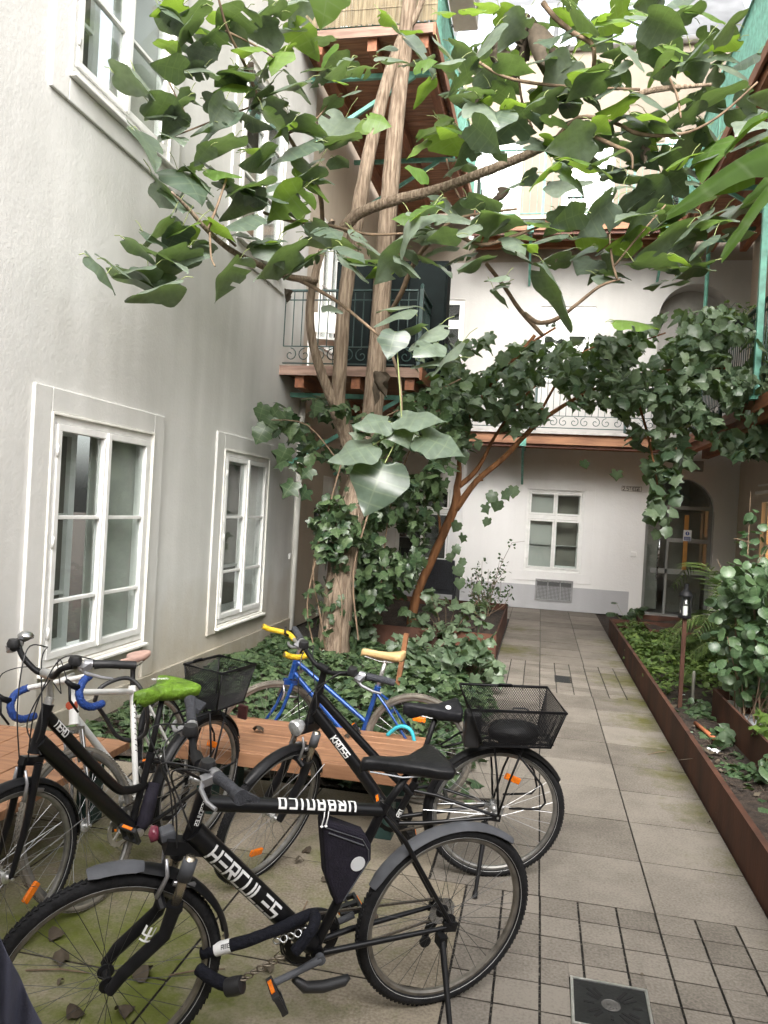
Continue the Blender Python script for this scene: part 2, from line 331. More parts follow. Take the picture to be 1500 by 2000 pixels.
# ================================================================== GROUND AND PAVING
XL, YB, XR = -3.42, 15.6, 3.65          # wall faces of the courtyard
g = MB(); g.box(-40, 40, -30, 60, -0.6, -0.035); struct(g.build('ground', M['soil']))
M['slab'] = paving('slab', (0.235, 0.210, 0.178), (0.115, 0.101, 0.084), (0.125, 0.120, 0.026),
    [(1.12, 9.2, .85, .60), (1.1, 7.4, .65, .60), (1.14, 8.2, .6, .6), (1.14, 6.6, .55, .56), (1.12, 5.9, .55, .54), (1.14, 5.2, .5, .5), (-.35, 10.6, .8, .58), (1.1, 12, .9, .42), (-.3, 12.6, .8, .42), (1.15, 4.5, .5, .38), (1.14, 10.3, .6, .48), (1.15, 11.1, .6, .46), (1.15, 3.7, .3, .3)])
M['slab_moss'] = paving('slab_moss', (0.285, 0.245, 0.188), (0.115, 0.096, 0.068), (0.125, 0.150, 0.018),
    [(-1.25, 2.35, 1.0, .62), (-1.55, 2.9, .8, .6), (-1.35, 2.6, 1.05, .62), (-1.9, 2.9, .9, .6), (-.75, 3.35, .8, .36), (-1.0, 2.2, 1.0, .5), (-.75, 2.5, .8, .30), (-1.3, 3.5, .9, .33), (-2.2, 3.6, 1.1, .45), (-.95, 3.9, .5, .42), (-.1, 2.6, .7, .15)])
M['grit'] = mat('grit', (0.16, 0.145, 0.12), 0.9, 0, col2=(0.012, 0.010, 0.008), vscale=70, bump=0.8, bscale=120, lo=.54, hi=.66)
M['joint'] = mat('joint', (0.085, 0.072, 0.056), 0.95, 0, col2=(0.030, 0.025, 0.019), vscale=30, bump=0.6, bscale=120)
def slab(mb, x0, x1, y0, y1, h=0.0, c=0.002, tilt=0.0010):
    """one slab with a chamfered rim and a slightly uneven lie"""
    z = [h+random.uniform(-tilt, tilt) for _ in range(4)]
    t = random.random()*0.98+0.011
    o = [(x0, y0), (x1, y0), (x1, y1), (x0, y1)]; i = [(x0+c, y0+c), (x1-c, y0+c), (x1-c, y1-c), (x0+c, y1-c)]
    vs = [(p[0], p[1], -0.03) for p in o]+[(p[0], p[1], z[k]-c*.8) for k, p in enumerate(o)]+[(p[0], p[1], z[k]) for k, p in enumerate(i)]
    fs = [(8, 9, 10, 11)]; sd = []
    for k in range(4):
        k2 = (k+1) % 4; fs.append((4+k, 4+k2, 8+k2, 8+k)); sd.append((k, k2, 4+k2, 4+k))
    mb.m = 0; mb.add(vs, fs, at=t); mb.m = 1; mb.add(vs, sd, at=t)      # soil clings to the sides of the joints
pv = MB()
COLX = [-.44, .095, .63, 1.155]
def gaps(a, b, g=0.004): return a+g, b-g
ys = [3.80+.555*i for i in range(9)]        # large slabs in the foreground stretch
for i in range(len(ys)-1):
    for a, b in ((-.44, .095), (.095, .63), (.63, 1.155)):
        x0, x1 = gaps(a, b); y0, y1 = gaps(ys[i], ys[i+1], .0055); slab(pv, x0, x1, y0, y1)
yf = ys[-1]
for r in range(9):                             # band of small pavers, farther one
    for cidx in range(9):
        x0, x1 = gaps(-.44+cidx*.1772, -.44+(cidx+1)*.1772, .005); y0, y1 = gaps(yf+r*.185, yf+(r+1)*.185, .004)
        if r in (3, 4) and cidx in (4,): continue
        slab(pv, x0, x1, y0, y1)
yf2 = yf+9*.185
yy = yf2
while yy < 15.5:
    y2 = min(yy+.55, 15.56)
    for a, b in ((-.44, .095), (.095, .63), (.63, 1.155)):
        x0, x1 = gaps(a, b); y0, y1 = gaps(yy, y2, .009); slab(pv, x0, x1, y0, y1)
    for a in range(5):                          # strip in front of the back house
        if yy > 13.3 and -.44-.535*(a+1) > -3.4:
            slab(pv, -.44-.535*(a+1)+.004, -.44-.535*a-.004, yy+.003, y2-.003)
    yy = y2
SP = .1765
for r in range(0, 16):                         # foreground field of small pavers
    for cidx in range(-3, 5):
        a = .275+cidx*SP; yv = 3.80-r*SP
        if a < -.30: continue
        x0, x1 = gaps(a, a+SP, .0048); y0, y1 = gaps(yv-SP, yv, .0036)
        x1 = min(x1, 1.155); hx0, hx1, hy0, hy1 = .213, .511, 2.871, 3.169     # pavers cut round the drain frame
        if x1 > hx0 and x0 < hx1 and y1 > hy0 and y0 < hy1:
            for (a0, a1, b0, b1) in ((x0, min(x1, hx0), y0, y1), (max(x0, hx1), x1, y0, y1), (max(x0, hx0), min(x1, hx1), y0, min(y1, hy0)), (max(x0, hx0), min(x1, hx1), max(y0, hy1), y1)):
                if a1-a0 > .012 and b1-b0 > .012: slab(pv, a0, a1, b0, b1, tilt=.001)
            continue
        slab(pv, x0, x1, y0, y1, tilt=.0012)
for (a, b, y0, y1) in ((.275, .275+SP, 3.145, 3.8-3*SP-.0), (.275+SP, .275+2*SP, 3.145, 3.8-3*SP-.0)):
    pass
for a, b in ((1.155, 1.155),): pass
struct(pv.build('path', [M['slab'], M['joint']]))
pm = MB()
for (x0, x1, y0, y1) in ((-1.28, -.26, 2.93, 3.80), (-2.32, -1.29, 2.7, 3.80), (-3.40, -2.33, 2.4, 3.80), (-1.28, -.26, 1.9, 2.92), (-2.32, -1.29, 1.5, 2.69), (-3.40, -2.33, 1.1, 2.39),
                         (-1.28, -.45, 3.81, 4.80), (-2.32, -1.29, 3.81, 4.80), (-3.40, -2.33, 3.81, 4.80), (-1.28, -.26, .6, 1.89), (-2.32, -1.29, .2, 1.49), (-3.40, -2.33, 0, 1.09)):
    slab(pm, x0, x1, y0, y1, c=.003, tilt=.001)
struct(pm.build('mossy_pavement', [M['slab_moss'], M['joint']]))
jb = MB(); jb.box(-3.42, 1.16, -2, 15.6, -0.034, -0.011); struct(jb.build('joint_bed', M['grit']))
M['slot'] = mat('slot_black', (.006, .006, .006), .8)
# drain cover in the foreground
dm = mat('cast_iron', (0.020, 0.021, 0.021), 0.55, 0.3, var=0.25, vscale=14, bump=0.3, bscale=60)
dr = empty('drain_cover', (.362, 3.02, 0), 'square black cast iron drain cover with sunburst slots among small pavers', 'drain cover', rotz=rad(-1))
b = MB(); b.box(-.135, .135, -.135, .135, -.02, .003); b.build('plate', dm, dr, bevel=.002)
b = MB()
for s_ in (-1, 1):
    b.box(s_*.141-.0055, s_*.141+.0055, -.147, .147, -.02, .006); b.box(-.1355, .1355, s_*.141-.0055, s_*.141+.0055, -.02, .006)
b.build('rim', M['alu'], dr)
for k, (a0, r0, r1) in enumerate(((45, .05, .12), (32, .055, .115), (58, .055, .12), (5, .08, .115), (135, .05, .12), (122, .06, .11), (148, .05, .1), (215, .05, .10), (232, .055, .1), (270, .06, .085), (305, .055, .12), (322, .05, .125), (180, .06, .1), (335, .07, .11))):
    a = rad(a0); d = Vector((cos(a), sin(a), 0)); b = MB(); b.bar(d*r0+Vector((0, 0, .0035)), d*r1+Vector((0, 0, .0035)), .011, .003); b.build('slot', M['slot'], dr)
b = MB(); b.lathe([(.034, .003), (.036, .006), (.033, .0075), (.031, .006), (0.001, .006)], 28)
for dx in (-.017, -.004, .008, .020): b.box(dx-.003, dx+.003, -.018, .018, .006, .008)
b.box(-.017, -.004, -.003, .003, .006, .008)
b.build('boss', mat('boss', (.12, .115, .11), .5, .4, var=.2, vscale=40), dr)
gr = empty('floor_grate', (.34, 8.24+.185*4, 0), 'small dark metal drain grate set in the far band of pavers', 'drain grate')
gr.location.y = yf+.185*4
b = MB(); b.box(-.085, .085, -.18, .18, -.02, -.004); b.build('tray', M['black_plastic'], gr)
b = MB()
for k in range(9): b.box(-.085, .085, -.17+k*.041, -.152+k*.041, -.004, .002)
b.build('bars', dm, gr)
# ================================================================== WALLS WITH OPENINGS
def wall_boxes(mb, u0, u1, z0, z1, holes, put):
    """fills u0..u1 x z0..z1 except rectangular holes; put(ua,ub,za,zb) adds one block"""
    us = sorted({u0, u1, *[h[0] for h in holes], *[h[1] for h in holes]}); 
    for a, b_ in zip(us[:-1], us[1:]):
        hs_ = sorted([(h[2], h[3]) for h in holes if h[0] <= a+1e-6 and h[1] >= b_-1e-6]); z = z0
        for (h0, h1) in hs_:
            if h0 > z+1e-6: put(a, b_, z, h0)
            z = max(z, h1)
        if z1 > z+1e-6: put(a, b_, z, z1)
def face_wall(u0, u1, z0, z1, holes, to3, th):
    """wall face with holes as one welded grid plus reveals of depth th; to3(u,z,d) -> point, d into the wall"""
    mb = MB()
    us = sorted({u0, u1, *[h[0] for h in holes], *[h[1] for h in holes]}); zs = sorted({z0, z1, *[h[2] for h in holes], *[h[3] for h in holes]})
    vs = [to3(u, z, 0) for z in zs for u in us]; n = len(us); fs = []
    for j in range(len(zs)-1):
        for i in range(n-1):
            cu, cz = (us[i]+us[i+1])/2, (zs[j]+zs[j+1])/2
            if any(h[0] < cu < h[1] and h[2] < cz < h[3] for h in holes): continue
            fs.append((j*n+i, j*n+i+1, (j+1)*n+i+1, (j+1)*n+i))
    mb.add(vs, fs)
    # body behind the face: outer shell sides and back
    o = [to3(u0, z0, 0), to3(u1, z0, 0), to3(u1, z1, 0), to3(u0, z1, 0)]; bk = [to3(u0, z0, th+.25), to3(u1, z0, th+.25), to3(u1, z1, th+.25), to3(u0, z1, th+.25)]
    mb.add(o+bk, [(0, 4, 5, 1), (1, 5, 6, 2), (2, 6, 7, 3), (3, 7, 4, 0)])
    return mb
def reveals(holes, to3, th):
    mb = MB()
    for h in holes:
        a, b_, c, d = h
        q = [(a, c), (b_, c), (b_, d), (a, d)]
        vs = [to3(u, z, 0) for u, z in q]+[to3(u, z, th) for u, z in q]
        mb.add(vs, [(i, 4+i, 4+(i+1) % 4, (i+1) % 4) for i in range(4)])
    return mb
def ring(mb, to3, a, b_, c, d, wdt, d0, d1):
    """rectangular frame a..b x c..d (outer), width wdt, from depth d0 to d1"""
    for (u0, u1, z0, z1) in ((a, b_, c, c+wdt), (a, b_, d-wdt, d), (a, a+wdt, c+wdt, d-wdt), (b_-wdt, b_, c+wdt, d-wdt)):
        vs = [to3(u, z, dd) for dd in (d0, d1) for (u, z) in ((u0, z0), (u1, z0), (u1, z1), (u0, z1))]
        mb.add(vs, [(0, 1, 2, 3), (7, 6, 5, 4), (0, 4, 5, 1), (1, 5, 6, 2), (2, 6, 7, 3), (3, 7, 4, 0)])
def blk(mb, to3, u0, u1, z0, z1, d0, d1):
    vs = [to3(u, z, dd) for dd in (d0, d1) for (u, z) in ((u0, z0), (u1, z0), (u1, z1), (u0, z1))]
    return mb.add(vs, [(0, 1, 2, 3), (7, 6, 5, 4), (0, 4, 5, 1), (1, 5, 6, 2), (2, 6, 7, 3), (3, 7, 4, 0)])
def casement(parent, to3, a, b_, c, d, bars, wf=.055, ws=.05, d0=-.012, backs=('room', 'room'), inner=True, label=None, transom=None):
    """two-leaf box window: outer frame, two sashes with muntins, panes, hinges, inner leaf and the room or blind behind"""
    fr = MB(); ring(fr, to3, a, b_, c, d, wf, d0, .10); fo = fr.build('window', M['paint_white'], parent, bevel=.004)
    if label: fo['label'] = label
    mid = (a+b_)/2
    tops = [(c, d)] if not transom else [(c, transom), (transom, d)]
    if transom:
        q = MB(); blk(q, to3, a+wf, b_-wf, transom-.04, transom+.04, d0-.012, .07); q.build('transom', M['paint_white'], fo, bevel=.004)
    for k, (u0, u1) in enumerate(((a+wf+.004, mid-.002), (mid+.002, b_-wf-.004))):
        sa = MB(); pa = MB()
        for ti, (c_, d_) in enumerate(tops):
            zc = c_+wf+.004 if ti == 0 else c_+.045; zd = d_-wf-.004 if ti == len(tops)-1 else d_-.045
            ring(sa, to3, u0, u1, zc, zd, ws, d0-.018, .03)
            for zb in bars:
                if zc < zb < zd: blk(sa, to3, u0+ws, u1-ws, zb-.014, zb+.014, d0-.008, .022)
            blk(pa, to3, u0+ws-.004, u1-ws+.004, zc+ws-.004, zd-ws+.004, .004, .008)
        if not transom: blk(sa, to3, u1-.02 if k == 0 else u0-.028, u1+.026 if k == 0 else u0+.0, c+wf+.01, d-wf-.01, d0-.034, d0-.0185) if k == 0 else None
        sa.build('sash', M['paint_white'], fo, bevel=.004); pa.build('pane', M['glass'], fo)
        if inner and backs[k] != 'blind':
            ib = MB(); ring(ib, to3, u0-.02, u1+.02, c+.03, d-.03, .075, .26, .30)
            for zb in bars: blk(ib, to3, u0, u1, zb-.015, zb+.015, .265, .295)
            ib.build('inner_sash', M['paint_white'], fo)
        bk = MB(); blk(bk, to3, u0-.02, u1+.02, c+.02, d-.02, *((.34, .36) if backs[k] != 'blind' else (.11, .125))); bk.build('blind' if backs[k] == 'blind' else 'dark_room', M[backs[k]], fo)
    for zz in (c+.25, (c+d)/2, d-.25):
        hg = MB(); hg.tube([to3(a+wf, zz-.04, d0-.022), to3(a+wf, zz+.04, d0-.022)], .011, 8); hg.build('hinge', M['paint_white'], fo, smooth=True)
    return fo
# ------------------------------------------------------------------ left house
LH = empty('town_house', (XL, 5, 0), 'grey white stuccoed house wall with tall casement windows on the left', 'house')
def tL(u, z, d): return Vector((-d, u-5, z))          # local to LH, d into the wall (-x)
WL = [(4.83, 6.25, .55, 2.36), (7.84, 9.22, .45, 2.36), (4.83, 6.25, 4.78, 6.72), (7.84, 9.22, 4.72, 6.72)]
fw = face_wall(-6, 10.40, 0, 13.5, WL, tL, .42); fw.build('wall', M['stucco_grey'], LH)
for h in WL: reveals([h], tL, .42).build('window_reveal', M['reveal'], LH)
for i, (a, b_, c, d) in enumerate(WL):
    bars = (1.63, 1.02) if i < 2 else (d-.62, d-1.26)
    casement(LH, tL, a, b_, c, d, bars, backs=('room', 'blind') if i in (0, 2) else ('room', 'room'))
    mo = MB(); lo = .36 if i == 1 else (.2 if i == 0 else c-.22)
    top = d+.19
    for (u0, u1, z0, z1) in ((a-.21, a-.018, lo, top), (b_+.018, b_+.21, lo, top), (a-.018, b_+.018, d+.018, top)): blk(mo, tL, u0, u1, z0, z1, -.024, .002)
    if i >= 1: blk(mo, tL, a-.018, b_+.018, lo, c-.055, -.024, .002)
    mo.build('window_surround', M['stucco_grey'], LH, bevel=.008)
    tr = MB(); ring(tr, tL, a-.018, b_+.018, c-.03, d+.018, .018, -.036, .01)
    tr.build('window_bead', M['trim'], LH, bevel=.003)
    si = MB(); blk(si, tL, a-.03, b_+.03, c-.055, c-.03, -.075, .0); si.build('window_sill', M['trim'] if i < 2 else M['paint_white'], LH, bevel=.006)
so_ = MB(); blk(so_, tL, -6, 10.40, 0, .20, -.032, .001); so_.build('socle', M['socle'], LH, bevel=.008)
b = MB(); b.tube([tL(10.43, 0.03, -.035), tL(10.43, 3.3, -.035)], .045, 12); b.build('downpipe', M['trim'], LH, smooth=True)
bx = MB(); blk(bx, tL, 10.26, 10.34, 1.04, 1.12, -.025, 0); bx.build('socket_box', M['paint_white'], LH, bevel=.004)
# annex: cream continuation of the left side under the galleries
LA = empty('house_annex', (XL, 13, 0), 'cream plastered wall section behind the ivy tree, under the wooden galleries', 'house')
def tA(u, z, d): return Vector((-d-.06, u-13, z))
fa = face_wall(10.40, 15.6, 0, 13.5, [(12.0, 13.0, 0.02, 2.3), (11.2, 12.2, 4.2, 6.2), (13.2, 14.3, 4.2, 6.2), (11.3, 12.2, 8.5, 10.4)], tA, .3); fa.build('wall', M['stucco_cream'], LA)
for h in [(12.0, 13.0, 0.02, 2.3), (11.2, 12.2, 4.2, 6.2), (13.2, 14.3, 4.2, 6.2), (11.3, 12.2, 8.5, 10.4)]: reveals([h], tA, .3).build('window_reveal', M['trim'], LA)
for (a, b_, c, d) in ((11.2, 12.2, 4.2, 6.2), (13.2, 14.3, 4.2, 6.2), (11.3, 12.2, 8.5, 10.4)): casement(LA, tA, a, b_, c, d, ((c+d)/2,), inner=False)
dq = MB(); blk(dq, tA, 12.0, 13.0, 0.02, 2.3, .1, .14); dq.build('door', M['paint_white'], LA)
# key safe
ks = empty('key_safe', (XL-.06, 11.62, 1.70), 'small black key safe with grey keypad on cream wall left of the ivy tree', 'key safe')
b = MB(); b.box(0, .045, -.055, .055, -.075, .075); b.build('body', M['black_plastic'], ks, bevel=.012)
b = MB(); b.box(.045, .05, -.03, .03, -.045, .03); b.build('keypad', mat('keypad', (.25, .27, .3), .4, .3), ks, bevel=.004)
# ------------------------------------------------------------------ back house
BH = empty('rear_house', (0, YB, 0), 'white plastered rear house with arched doorway and casement windows', 'house')
def tB(u, z, d): return Vector((u, d, z))
WB = [(-.28, .83, .76, 2.37), (-2.92, -1.79, .78, 2.32)]
W1 = [(-.22, .84, 4.55, 6.02), (-2.95, -1.75, 4.1, 6.15)]
W2 = [(-1.75, -.75, 7.35, 9.35), (.05, 1.05, 7.35, 9.35), (1.95, 2.95, 7.35, 9.35)]
DOOR = (2.0, 3.24, 0.02, 2.10)
ARCH1 = (2.02, 3.34, 3.46, 5.80)
holes = WB+W1+W2+[(DOOR[0], DOOR[1], DOOR[2], 2.72), (ARCH1[0], ARCH1[1], ARCH1[2], 6.46)]
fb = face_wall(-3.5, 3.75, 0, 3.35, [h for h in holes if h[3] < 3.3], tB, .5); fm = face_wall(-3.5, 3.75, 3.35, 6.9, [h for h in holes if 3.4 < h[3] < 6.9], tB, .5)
def arch_fill(mb, a, b_, zs, zt, th):
    """spandrels that turn a rectangular hole a..b, zs..zt into an arch"""
    n = 20; cx = (a+b_)/2; rx = (b_-a)/2; rz = zt-zs
    pts = [(cx+rx*cos(pi*k/n), zs+rz*sin(pi*k/n)) for k in range(n+1)]
    for k in range(n):
        (u0, z0), (u1, z1) = pts[k], pts[k+1]
        mb.add([tB(u0, z0, 0), tB(u1, z1, 0), tB(u1, zt, 0), tB(u0, zt, 0), tB(u0, z0, th), tB(u1, z1, th)], [(0, 3, 2, 1), (0, 1, 5, 4)])
arch_fill(fb, DOOR[0], DOOR[1], 2.10, 2.72, .5); arch_fill(fm, ARCH1[0], ARCH1[1], 5.80, 6.46, .5)
fb.build('wall', M['stucco_white'], BH); fm.build('upper_wall', stucco('stucco_white_dimmed', (0.43, 0.425, 0.41), (0.33, 0.322, 0.305), 0.5, bump=.2), BH)['label'] = 'white first floor wall, colour darkened against the sun'  # white first floor given a darker colour to offset the sun on it
fu = face_wall(-3.5, 3.75, 6.9, 11.15, W2, tB, .5); fu.build('upper_wall', stucco('stucco_cream_dimmed', (0.27, 0.238, 0.195), (0.20, 0.172, 0.138), 0.5, bump=.2), BH)['label'] = 'warm cream upper storey wall'  # cream also darkened in the colour to offset full sun
for h in holes: reveals([h], tB, .5).build('window_reveal', M['reveal'], BH)
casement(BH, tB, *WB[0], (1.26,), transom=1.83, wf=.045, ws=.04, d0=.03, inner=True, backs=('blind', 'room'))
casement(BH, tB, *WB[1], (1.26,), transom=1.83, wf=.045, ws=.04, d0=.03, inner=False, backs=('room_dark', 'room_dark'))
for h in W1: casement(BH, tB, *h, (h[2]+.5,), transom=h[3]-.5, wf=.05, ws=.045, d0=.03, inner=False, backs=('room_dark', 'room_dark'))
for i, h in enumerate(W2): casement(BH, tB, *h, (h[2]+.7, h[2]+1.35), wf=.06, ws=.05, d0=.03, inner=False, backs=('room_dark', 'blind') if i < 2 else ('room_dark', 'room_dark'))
for (a, b_, c, d) in ((-.50, 1.03, .55, 2.58), (-3.15, -1.55, .55, 2.55)):
    mo = MB(); ring(mo, tB, a, b_, c, d, .20, -.012, .001); mo.build('window_surround', M['stucco_white'], BH, bevel=.004)
sk = MB(); blk(sk, tB, -3.45, 1.76, 0, .47, -.010, .001); sk.build('socle', M['socle_blue'], BH)
vg = MB(); ring(vg, tB, -.03, .70, .17, .60, .035, -.03, .0); blk(vg, tB, .205, .225, .205, .565, -.028, 0); blk(vg, tB, .445, .465, .205, .565, -.028, 0)
vo = vg.build('vent_grille', mat('vent_frame', (.30, .30, .30), .5, .4, var=.1), BH)
vg = MB()
for k in range(26): blk(vg, tB, .005+k*.0265, .015+k*.0265, .205, .565, -.016, -.004)
for k in range(13): blk(vg, tB, .0, .67, .215+k*.027, .223+k*.027, -.0165, -.0045)
blk(vg, tB, .005, .665, .205, .565, -.003, -.0015)
vg.build('mesh', mat('vent_mesh', (.12, .12, .12), .6, .3), vo)
b = MB(); blk(b, tB, 1.75, 1.86, 1.16, 1.25, -.03, 0); b.build('light_switch', M['paint_white'], BH, bevel=.006)
b = MB(); blk(b, tB, 2.78, 2.98, 2.86, 3.06, -.08, 0); b.build('wall_lamp', mat('lamp_grey', (.22, .21, .2), .5), BH, bevel=.01)
# hall behind the arch, glass door
hall = MB(); hall.box(1.9, 3.34, .5, 3.2, -.1, .02); hall.box(1.72, 1.9, .5, 3.2, .02, 3.0); hall.box(3.34, 3.5, .5, 3.2, .02, 3.0); hall.box(1.72, 3.5, 3.2, 3.4, -.1, 3.0); hall.box(1.72, 3.5, .5, 3.4, 3.0, 3.1)
hall.build('entrance_hall', mat('hall_grey', (.58, .58, .55), .8, 0, var=.12, vscale=1.5), BH)
dl = mat('door_grey', (.26, .27, .26), .45, .2, var=.08)
gd = MB(); 
for (u0, u1, z0, z1) in ((2.0, 2.07, .02, 2.72), (3.17, 3.24, .02, 2.72), (2.07, 3.17, 2.12, 2.19), (2.42, 2.47, .02, 2.12), (2.47, 3.17, 1.48, 1.56), (2.15, 3.17, .86, .96), (2.07, 3.17, .02, .08)): blk(gd, tB, u0, u1, z0, z1, .16, .21)
go = gd.build('glass_door', dl, BH, bevel=.004)
pn = MB(); blk(pn, tB, 2.07, 3.17, .08, 2.70, .18, .19); pn.build('pane', glassmat('door_glass', (.80, .82, .80), 2.0), go)
wp = MB(); blk(wp, tB, 2.10, 2.38, .1, 2.1, .75, .80); wp.build('inner_panel', mat('pale_panel', (.55, .55, .52), .6), go)
dk = MB(); blk(dk, tB, 2.47, 3.14, .1, 2.08, .42, .46); dk.build('inner_door', mat('dark_door', (.26, .26, .24), .6, 0, var=.1), go)
hb_ = MB(); hb_.tube([tB(2.27, .72, .12), tB(2.30, 1.68, .12)], .014, 10); hb_.bar(tB(2.27, .76, .12), tB(2.27, .76, .18), .02, .02); hb_.bar(tB(2.30, 1.64, .12), tB(2.30, 1.64, .18), .02, .02); hb_.build('handle', M['steel'], go, smooth=True)
wb_ = MB(); blk(wb_, tB, 2.73, 2.81, .96, 2.02, .13, .15); wb_.build('push_bar', mat('honey_wood', (.42, .20, .05), .4, 0, var=.15), go)
st = MB(); blk(st, tB, 2.72, 2.87, 1.52, 1.73, .1285, .1295); so2 = st.build('door_notice', mat('notice_white', (.8, .82, .84), .5), go)
st = MB(); blk(st, tB, 2.735, 2.855, 1.53, 1.60, .1275, .1283); st.lathe([(.036, 0), (.036, .001)], 20, Matrix.Translation(tB(2.795, 1.665, .1278))@Matrix.Rotation(pi/2, 4, 'X')); st.build('blue_symbol', mat('notice_blue', (.02, .06, .28), .5), so2)
st = MB(); blk(st, tB, 2.788, 2.802, 1.645, 1.69, .1262, .1268)
for k in range(3): blk(st, tB, 2.745, 2.845, 1.541+k*.018, 1.547+k*.018, .1266, .1272)
st.build('notice_print', M['paint_white'], so2)
stp = MB(); blk(stp, tB, 1.92, 3.3, -.02, .05, -.32, .16); stp.build('doorstep', M['stone'], BH, bevel=.01)
# niche on the first floor
nb = MB(); blk(nb, tB, 2.0, 3.36, 3.4, 6.5, .5, .6); nb.build('niche_back', mat('niche_grey', (.30, .29, .27), .85, 0, var=.1), BH)
# roof glazing above
sgl = mat('roof_glass', (.34, .39, .48), 0.12, 0, var=.06, vscale=.8, spec=.8)  # sky reflection put into the panes as a bluish base colour
rg = MB(); rg.add([(-3.4, .3, 11.15), (3.6, .3, 11.15), (3.6, 3.2, 14.6), (-3.4, 3.2, 14.6)], [(0, 1, 2, 3)]); rg.add([(-3.4, .35, 11.1), (3.6, .35, 11.1), (3.6, 3.3, 14.55), (-3.4, 3.3, 14.55)], [(3, 2, 1, 0)])
rg.build('roof', mat('roof_zinc', (.16, .165, .17), .5, .4, var=.15, vscale=3, bump=.1), BH)
nrm = Vector((0, -3.7, 2.9)).normalized()
def tR(u, s_, d): return Vector((u, .3+2.9*s_, 11.15+3.45*s_))+nrm*d
for (u0, u1) in ((-2.35, -.3), (-.2, 2.1)):
    q = MB(); vs = [tR(u, s_, dd) for dd in (.05, .12) for (u, s_) in ((u0, .02), (u1, .02), (u1, .62), (u0, .62))]
    q.add(vs, [(0, 1, 2, 3), (7, 6, 5, 4), (0, 4, 5, 1), (1, 5, 6, 2), (2, 6, 7, 3), (3, 7, 4, 0)]); qo = q.build('skylight', M['paint_white'], BH)
    q = MB(); q.add([tR(u, s_, .125) for (u, s_) in ((u0+.07, .05), (u1-.07, .05), (u1-.07, .60), (u0+.07, .60))], [(0, 1, 2, 3)]); q.build('pane', sgl, qo)
q = MB(); q.tube([Vector((-3.4, -.06, 11.13)), Vector((3.6, -.06, 11.13))], .075, 12); q.build('gutter', mat('zinc', (.4, .41, .42), .4, .7, var=.1), BH, smooth=True)
# house number sign
def boxtext(mb, s_, h, t, fn, gap=.22):
    """stroke letters; fn(u,v) -> (point); t stroke thickness"""
    G = {'2': [[(0, .8), (.1, 1), (.5, 1), (.6, .8), (.6, .6), (0, 0), (.6, 0)]], 'S': [[(.6, 1), (0, 1), (0, .52), (.6, .52), (.6, 0), (0, 0)]], 'T': [[(0, 1), (.6, 1)], [(.3, 1), (.3, 0)]],
         'I': [[(.1, 0), (.1, 1)]], 'E': [[(.6, 1), (0, 1), (0, 0), (.6, 0)], [(0, .5), (.5, .5)]], 'G': [[(.6, 1), (0, 1), (0, 0), (.6, 0), (.6, .5), (.35, .5)]],
         'H': [[(0, 0), (0, 1)], [(.6, 0), (.6, 1)], [(0, .5), (.6, .5)]], 'R': [[(0, 0), (0, 1), (.6, 1), (.6, .5), (0, .5)], [(.25, .5), (.6, 0)]], 'C': [[(.6, 1), (0, 1), (0, 0), (.6, 0)]],
         'U': [[(0, 1), (0, 0), (.6, 0), (.6, 1)]], 'L': [[(0, 1), (0, 0), (.6, 0)]], 'K': [[(0, 0), (0, 1)], [(.6, 1), (0, .5), (.6, 0)]], 'O': [[(0, 0), (0, 1), (.6, 1), (.6, 0), (0, 0)]],
         'B': [[(0, 0), (0, 1), (.55, 1), (.55, .55), (0, .5)], [(.55, .55), (.6, .5), (.6, 0), (0, 0)]], 'A': [[(0, 0), (0, 1), (.6, 1), (.6, 0)], [(0, .45), (.6, .45)]], 'N': [[(0, 0), (0, 1), (.6, 1), (.6, 0)]],
         'X': [[(0, 1), (.6, 1)], [(0, .5), (.6, .5)], [(0, 0), (.6, 0)]], '.': [[(.05, 0), (.1, 0)]], 'P': [[(0, 0), (0, 1), (.6, 1), (.6, .45), (0, .45)]], 'D': [[(0, 0), (0, 1), (.5, 1), (.6, .85), (.6, .15), (.5, 0), (0, 0)]], 'M': [[(0, 0), (0, 1), (.3, .5), (.6, 1), (.6, 0)]]}
    u = 0.0
    for ch in s_:
        if ch == ' ': u += .5*h; continue
        for pl in G[ch]:
            for (x0, y0), (x1, y1) in zip(pl[:-1], pl[1:]):
                a = np.array([u+x0*h, y0*h]); b_ = np.array([u+x1*h, y1*h]); d = b_-a; ln = np.hypot(*d)
                if ln < 1e-9: continue
                d /= ln; n = np.array([-d[1], d[0]]); a = a-d*t/2; b_ = b_+d*t/2; k = max(1, int(ln/(h*.22)))
                vs = []
                for i in range(k+1):
                    p = a+(b_-a)*i/k
                    for j in (-1, 0, 1): vs.append(fn(*(p+n*j*t/2)))
                mb.add(vs, [f for i in range(k) for f in ((i*3, i*3+1, i*3+4, i*3+3), (i*3+1, i*3+2, i*3+5, i*3+4))])
        u += ((.2 if ch in 'I.' else .6)+gap)*h
    return u
sg = empty('stairway_sign', (1.70, YB, 2.47), 'white enamel plate lettered 2.STIEGE beside the arched door', 'sign')
b = MB(); b.box(-.19, .19, -.016, 0, -.055, .055); 
for sx in (-1, 1): b.prism([(-.03, 0), (0, .03), (.0, -.03)] if sx < 0 else [(0, -.03), (0, .03), (.03, 0)], lambda p, sx=sx: Vector((sx*.19+p[0], -.016, p[1])), lambda p, sx=sx: Vector((sx*.19+p[0], 0, p[1])))
b.build('plate', mat('enamel', (.74, .71, .66), .35, 0, var=.06), sg)
b = MB()
for (x0, x1, z0, z1) in ((-.185, .185, -.05, -.044), (-.185, .185, .044, .05), (-.185, -.179, -.044, .044), (.179, .185, -.044, .044)): b.box(x0, x1, -.018, -.016, z0, z1)
b.build('border', M['black_plastic'], sg)
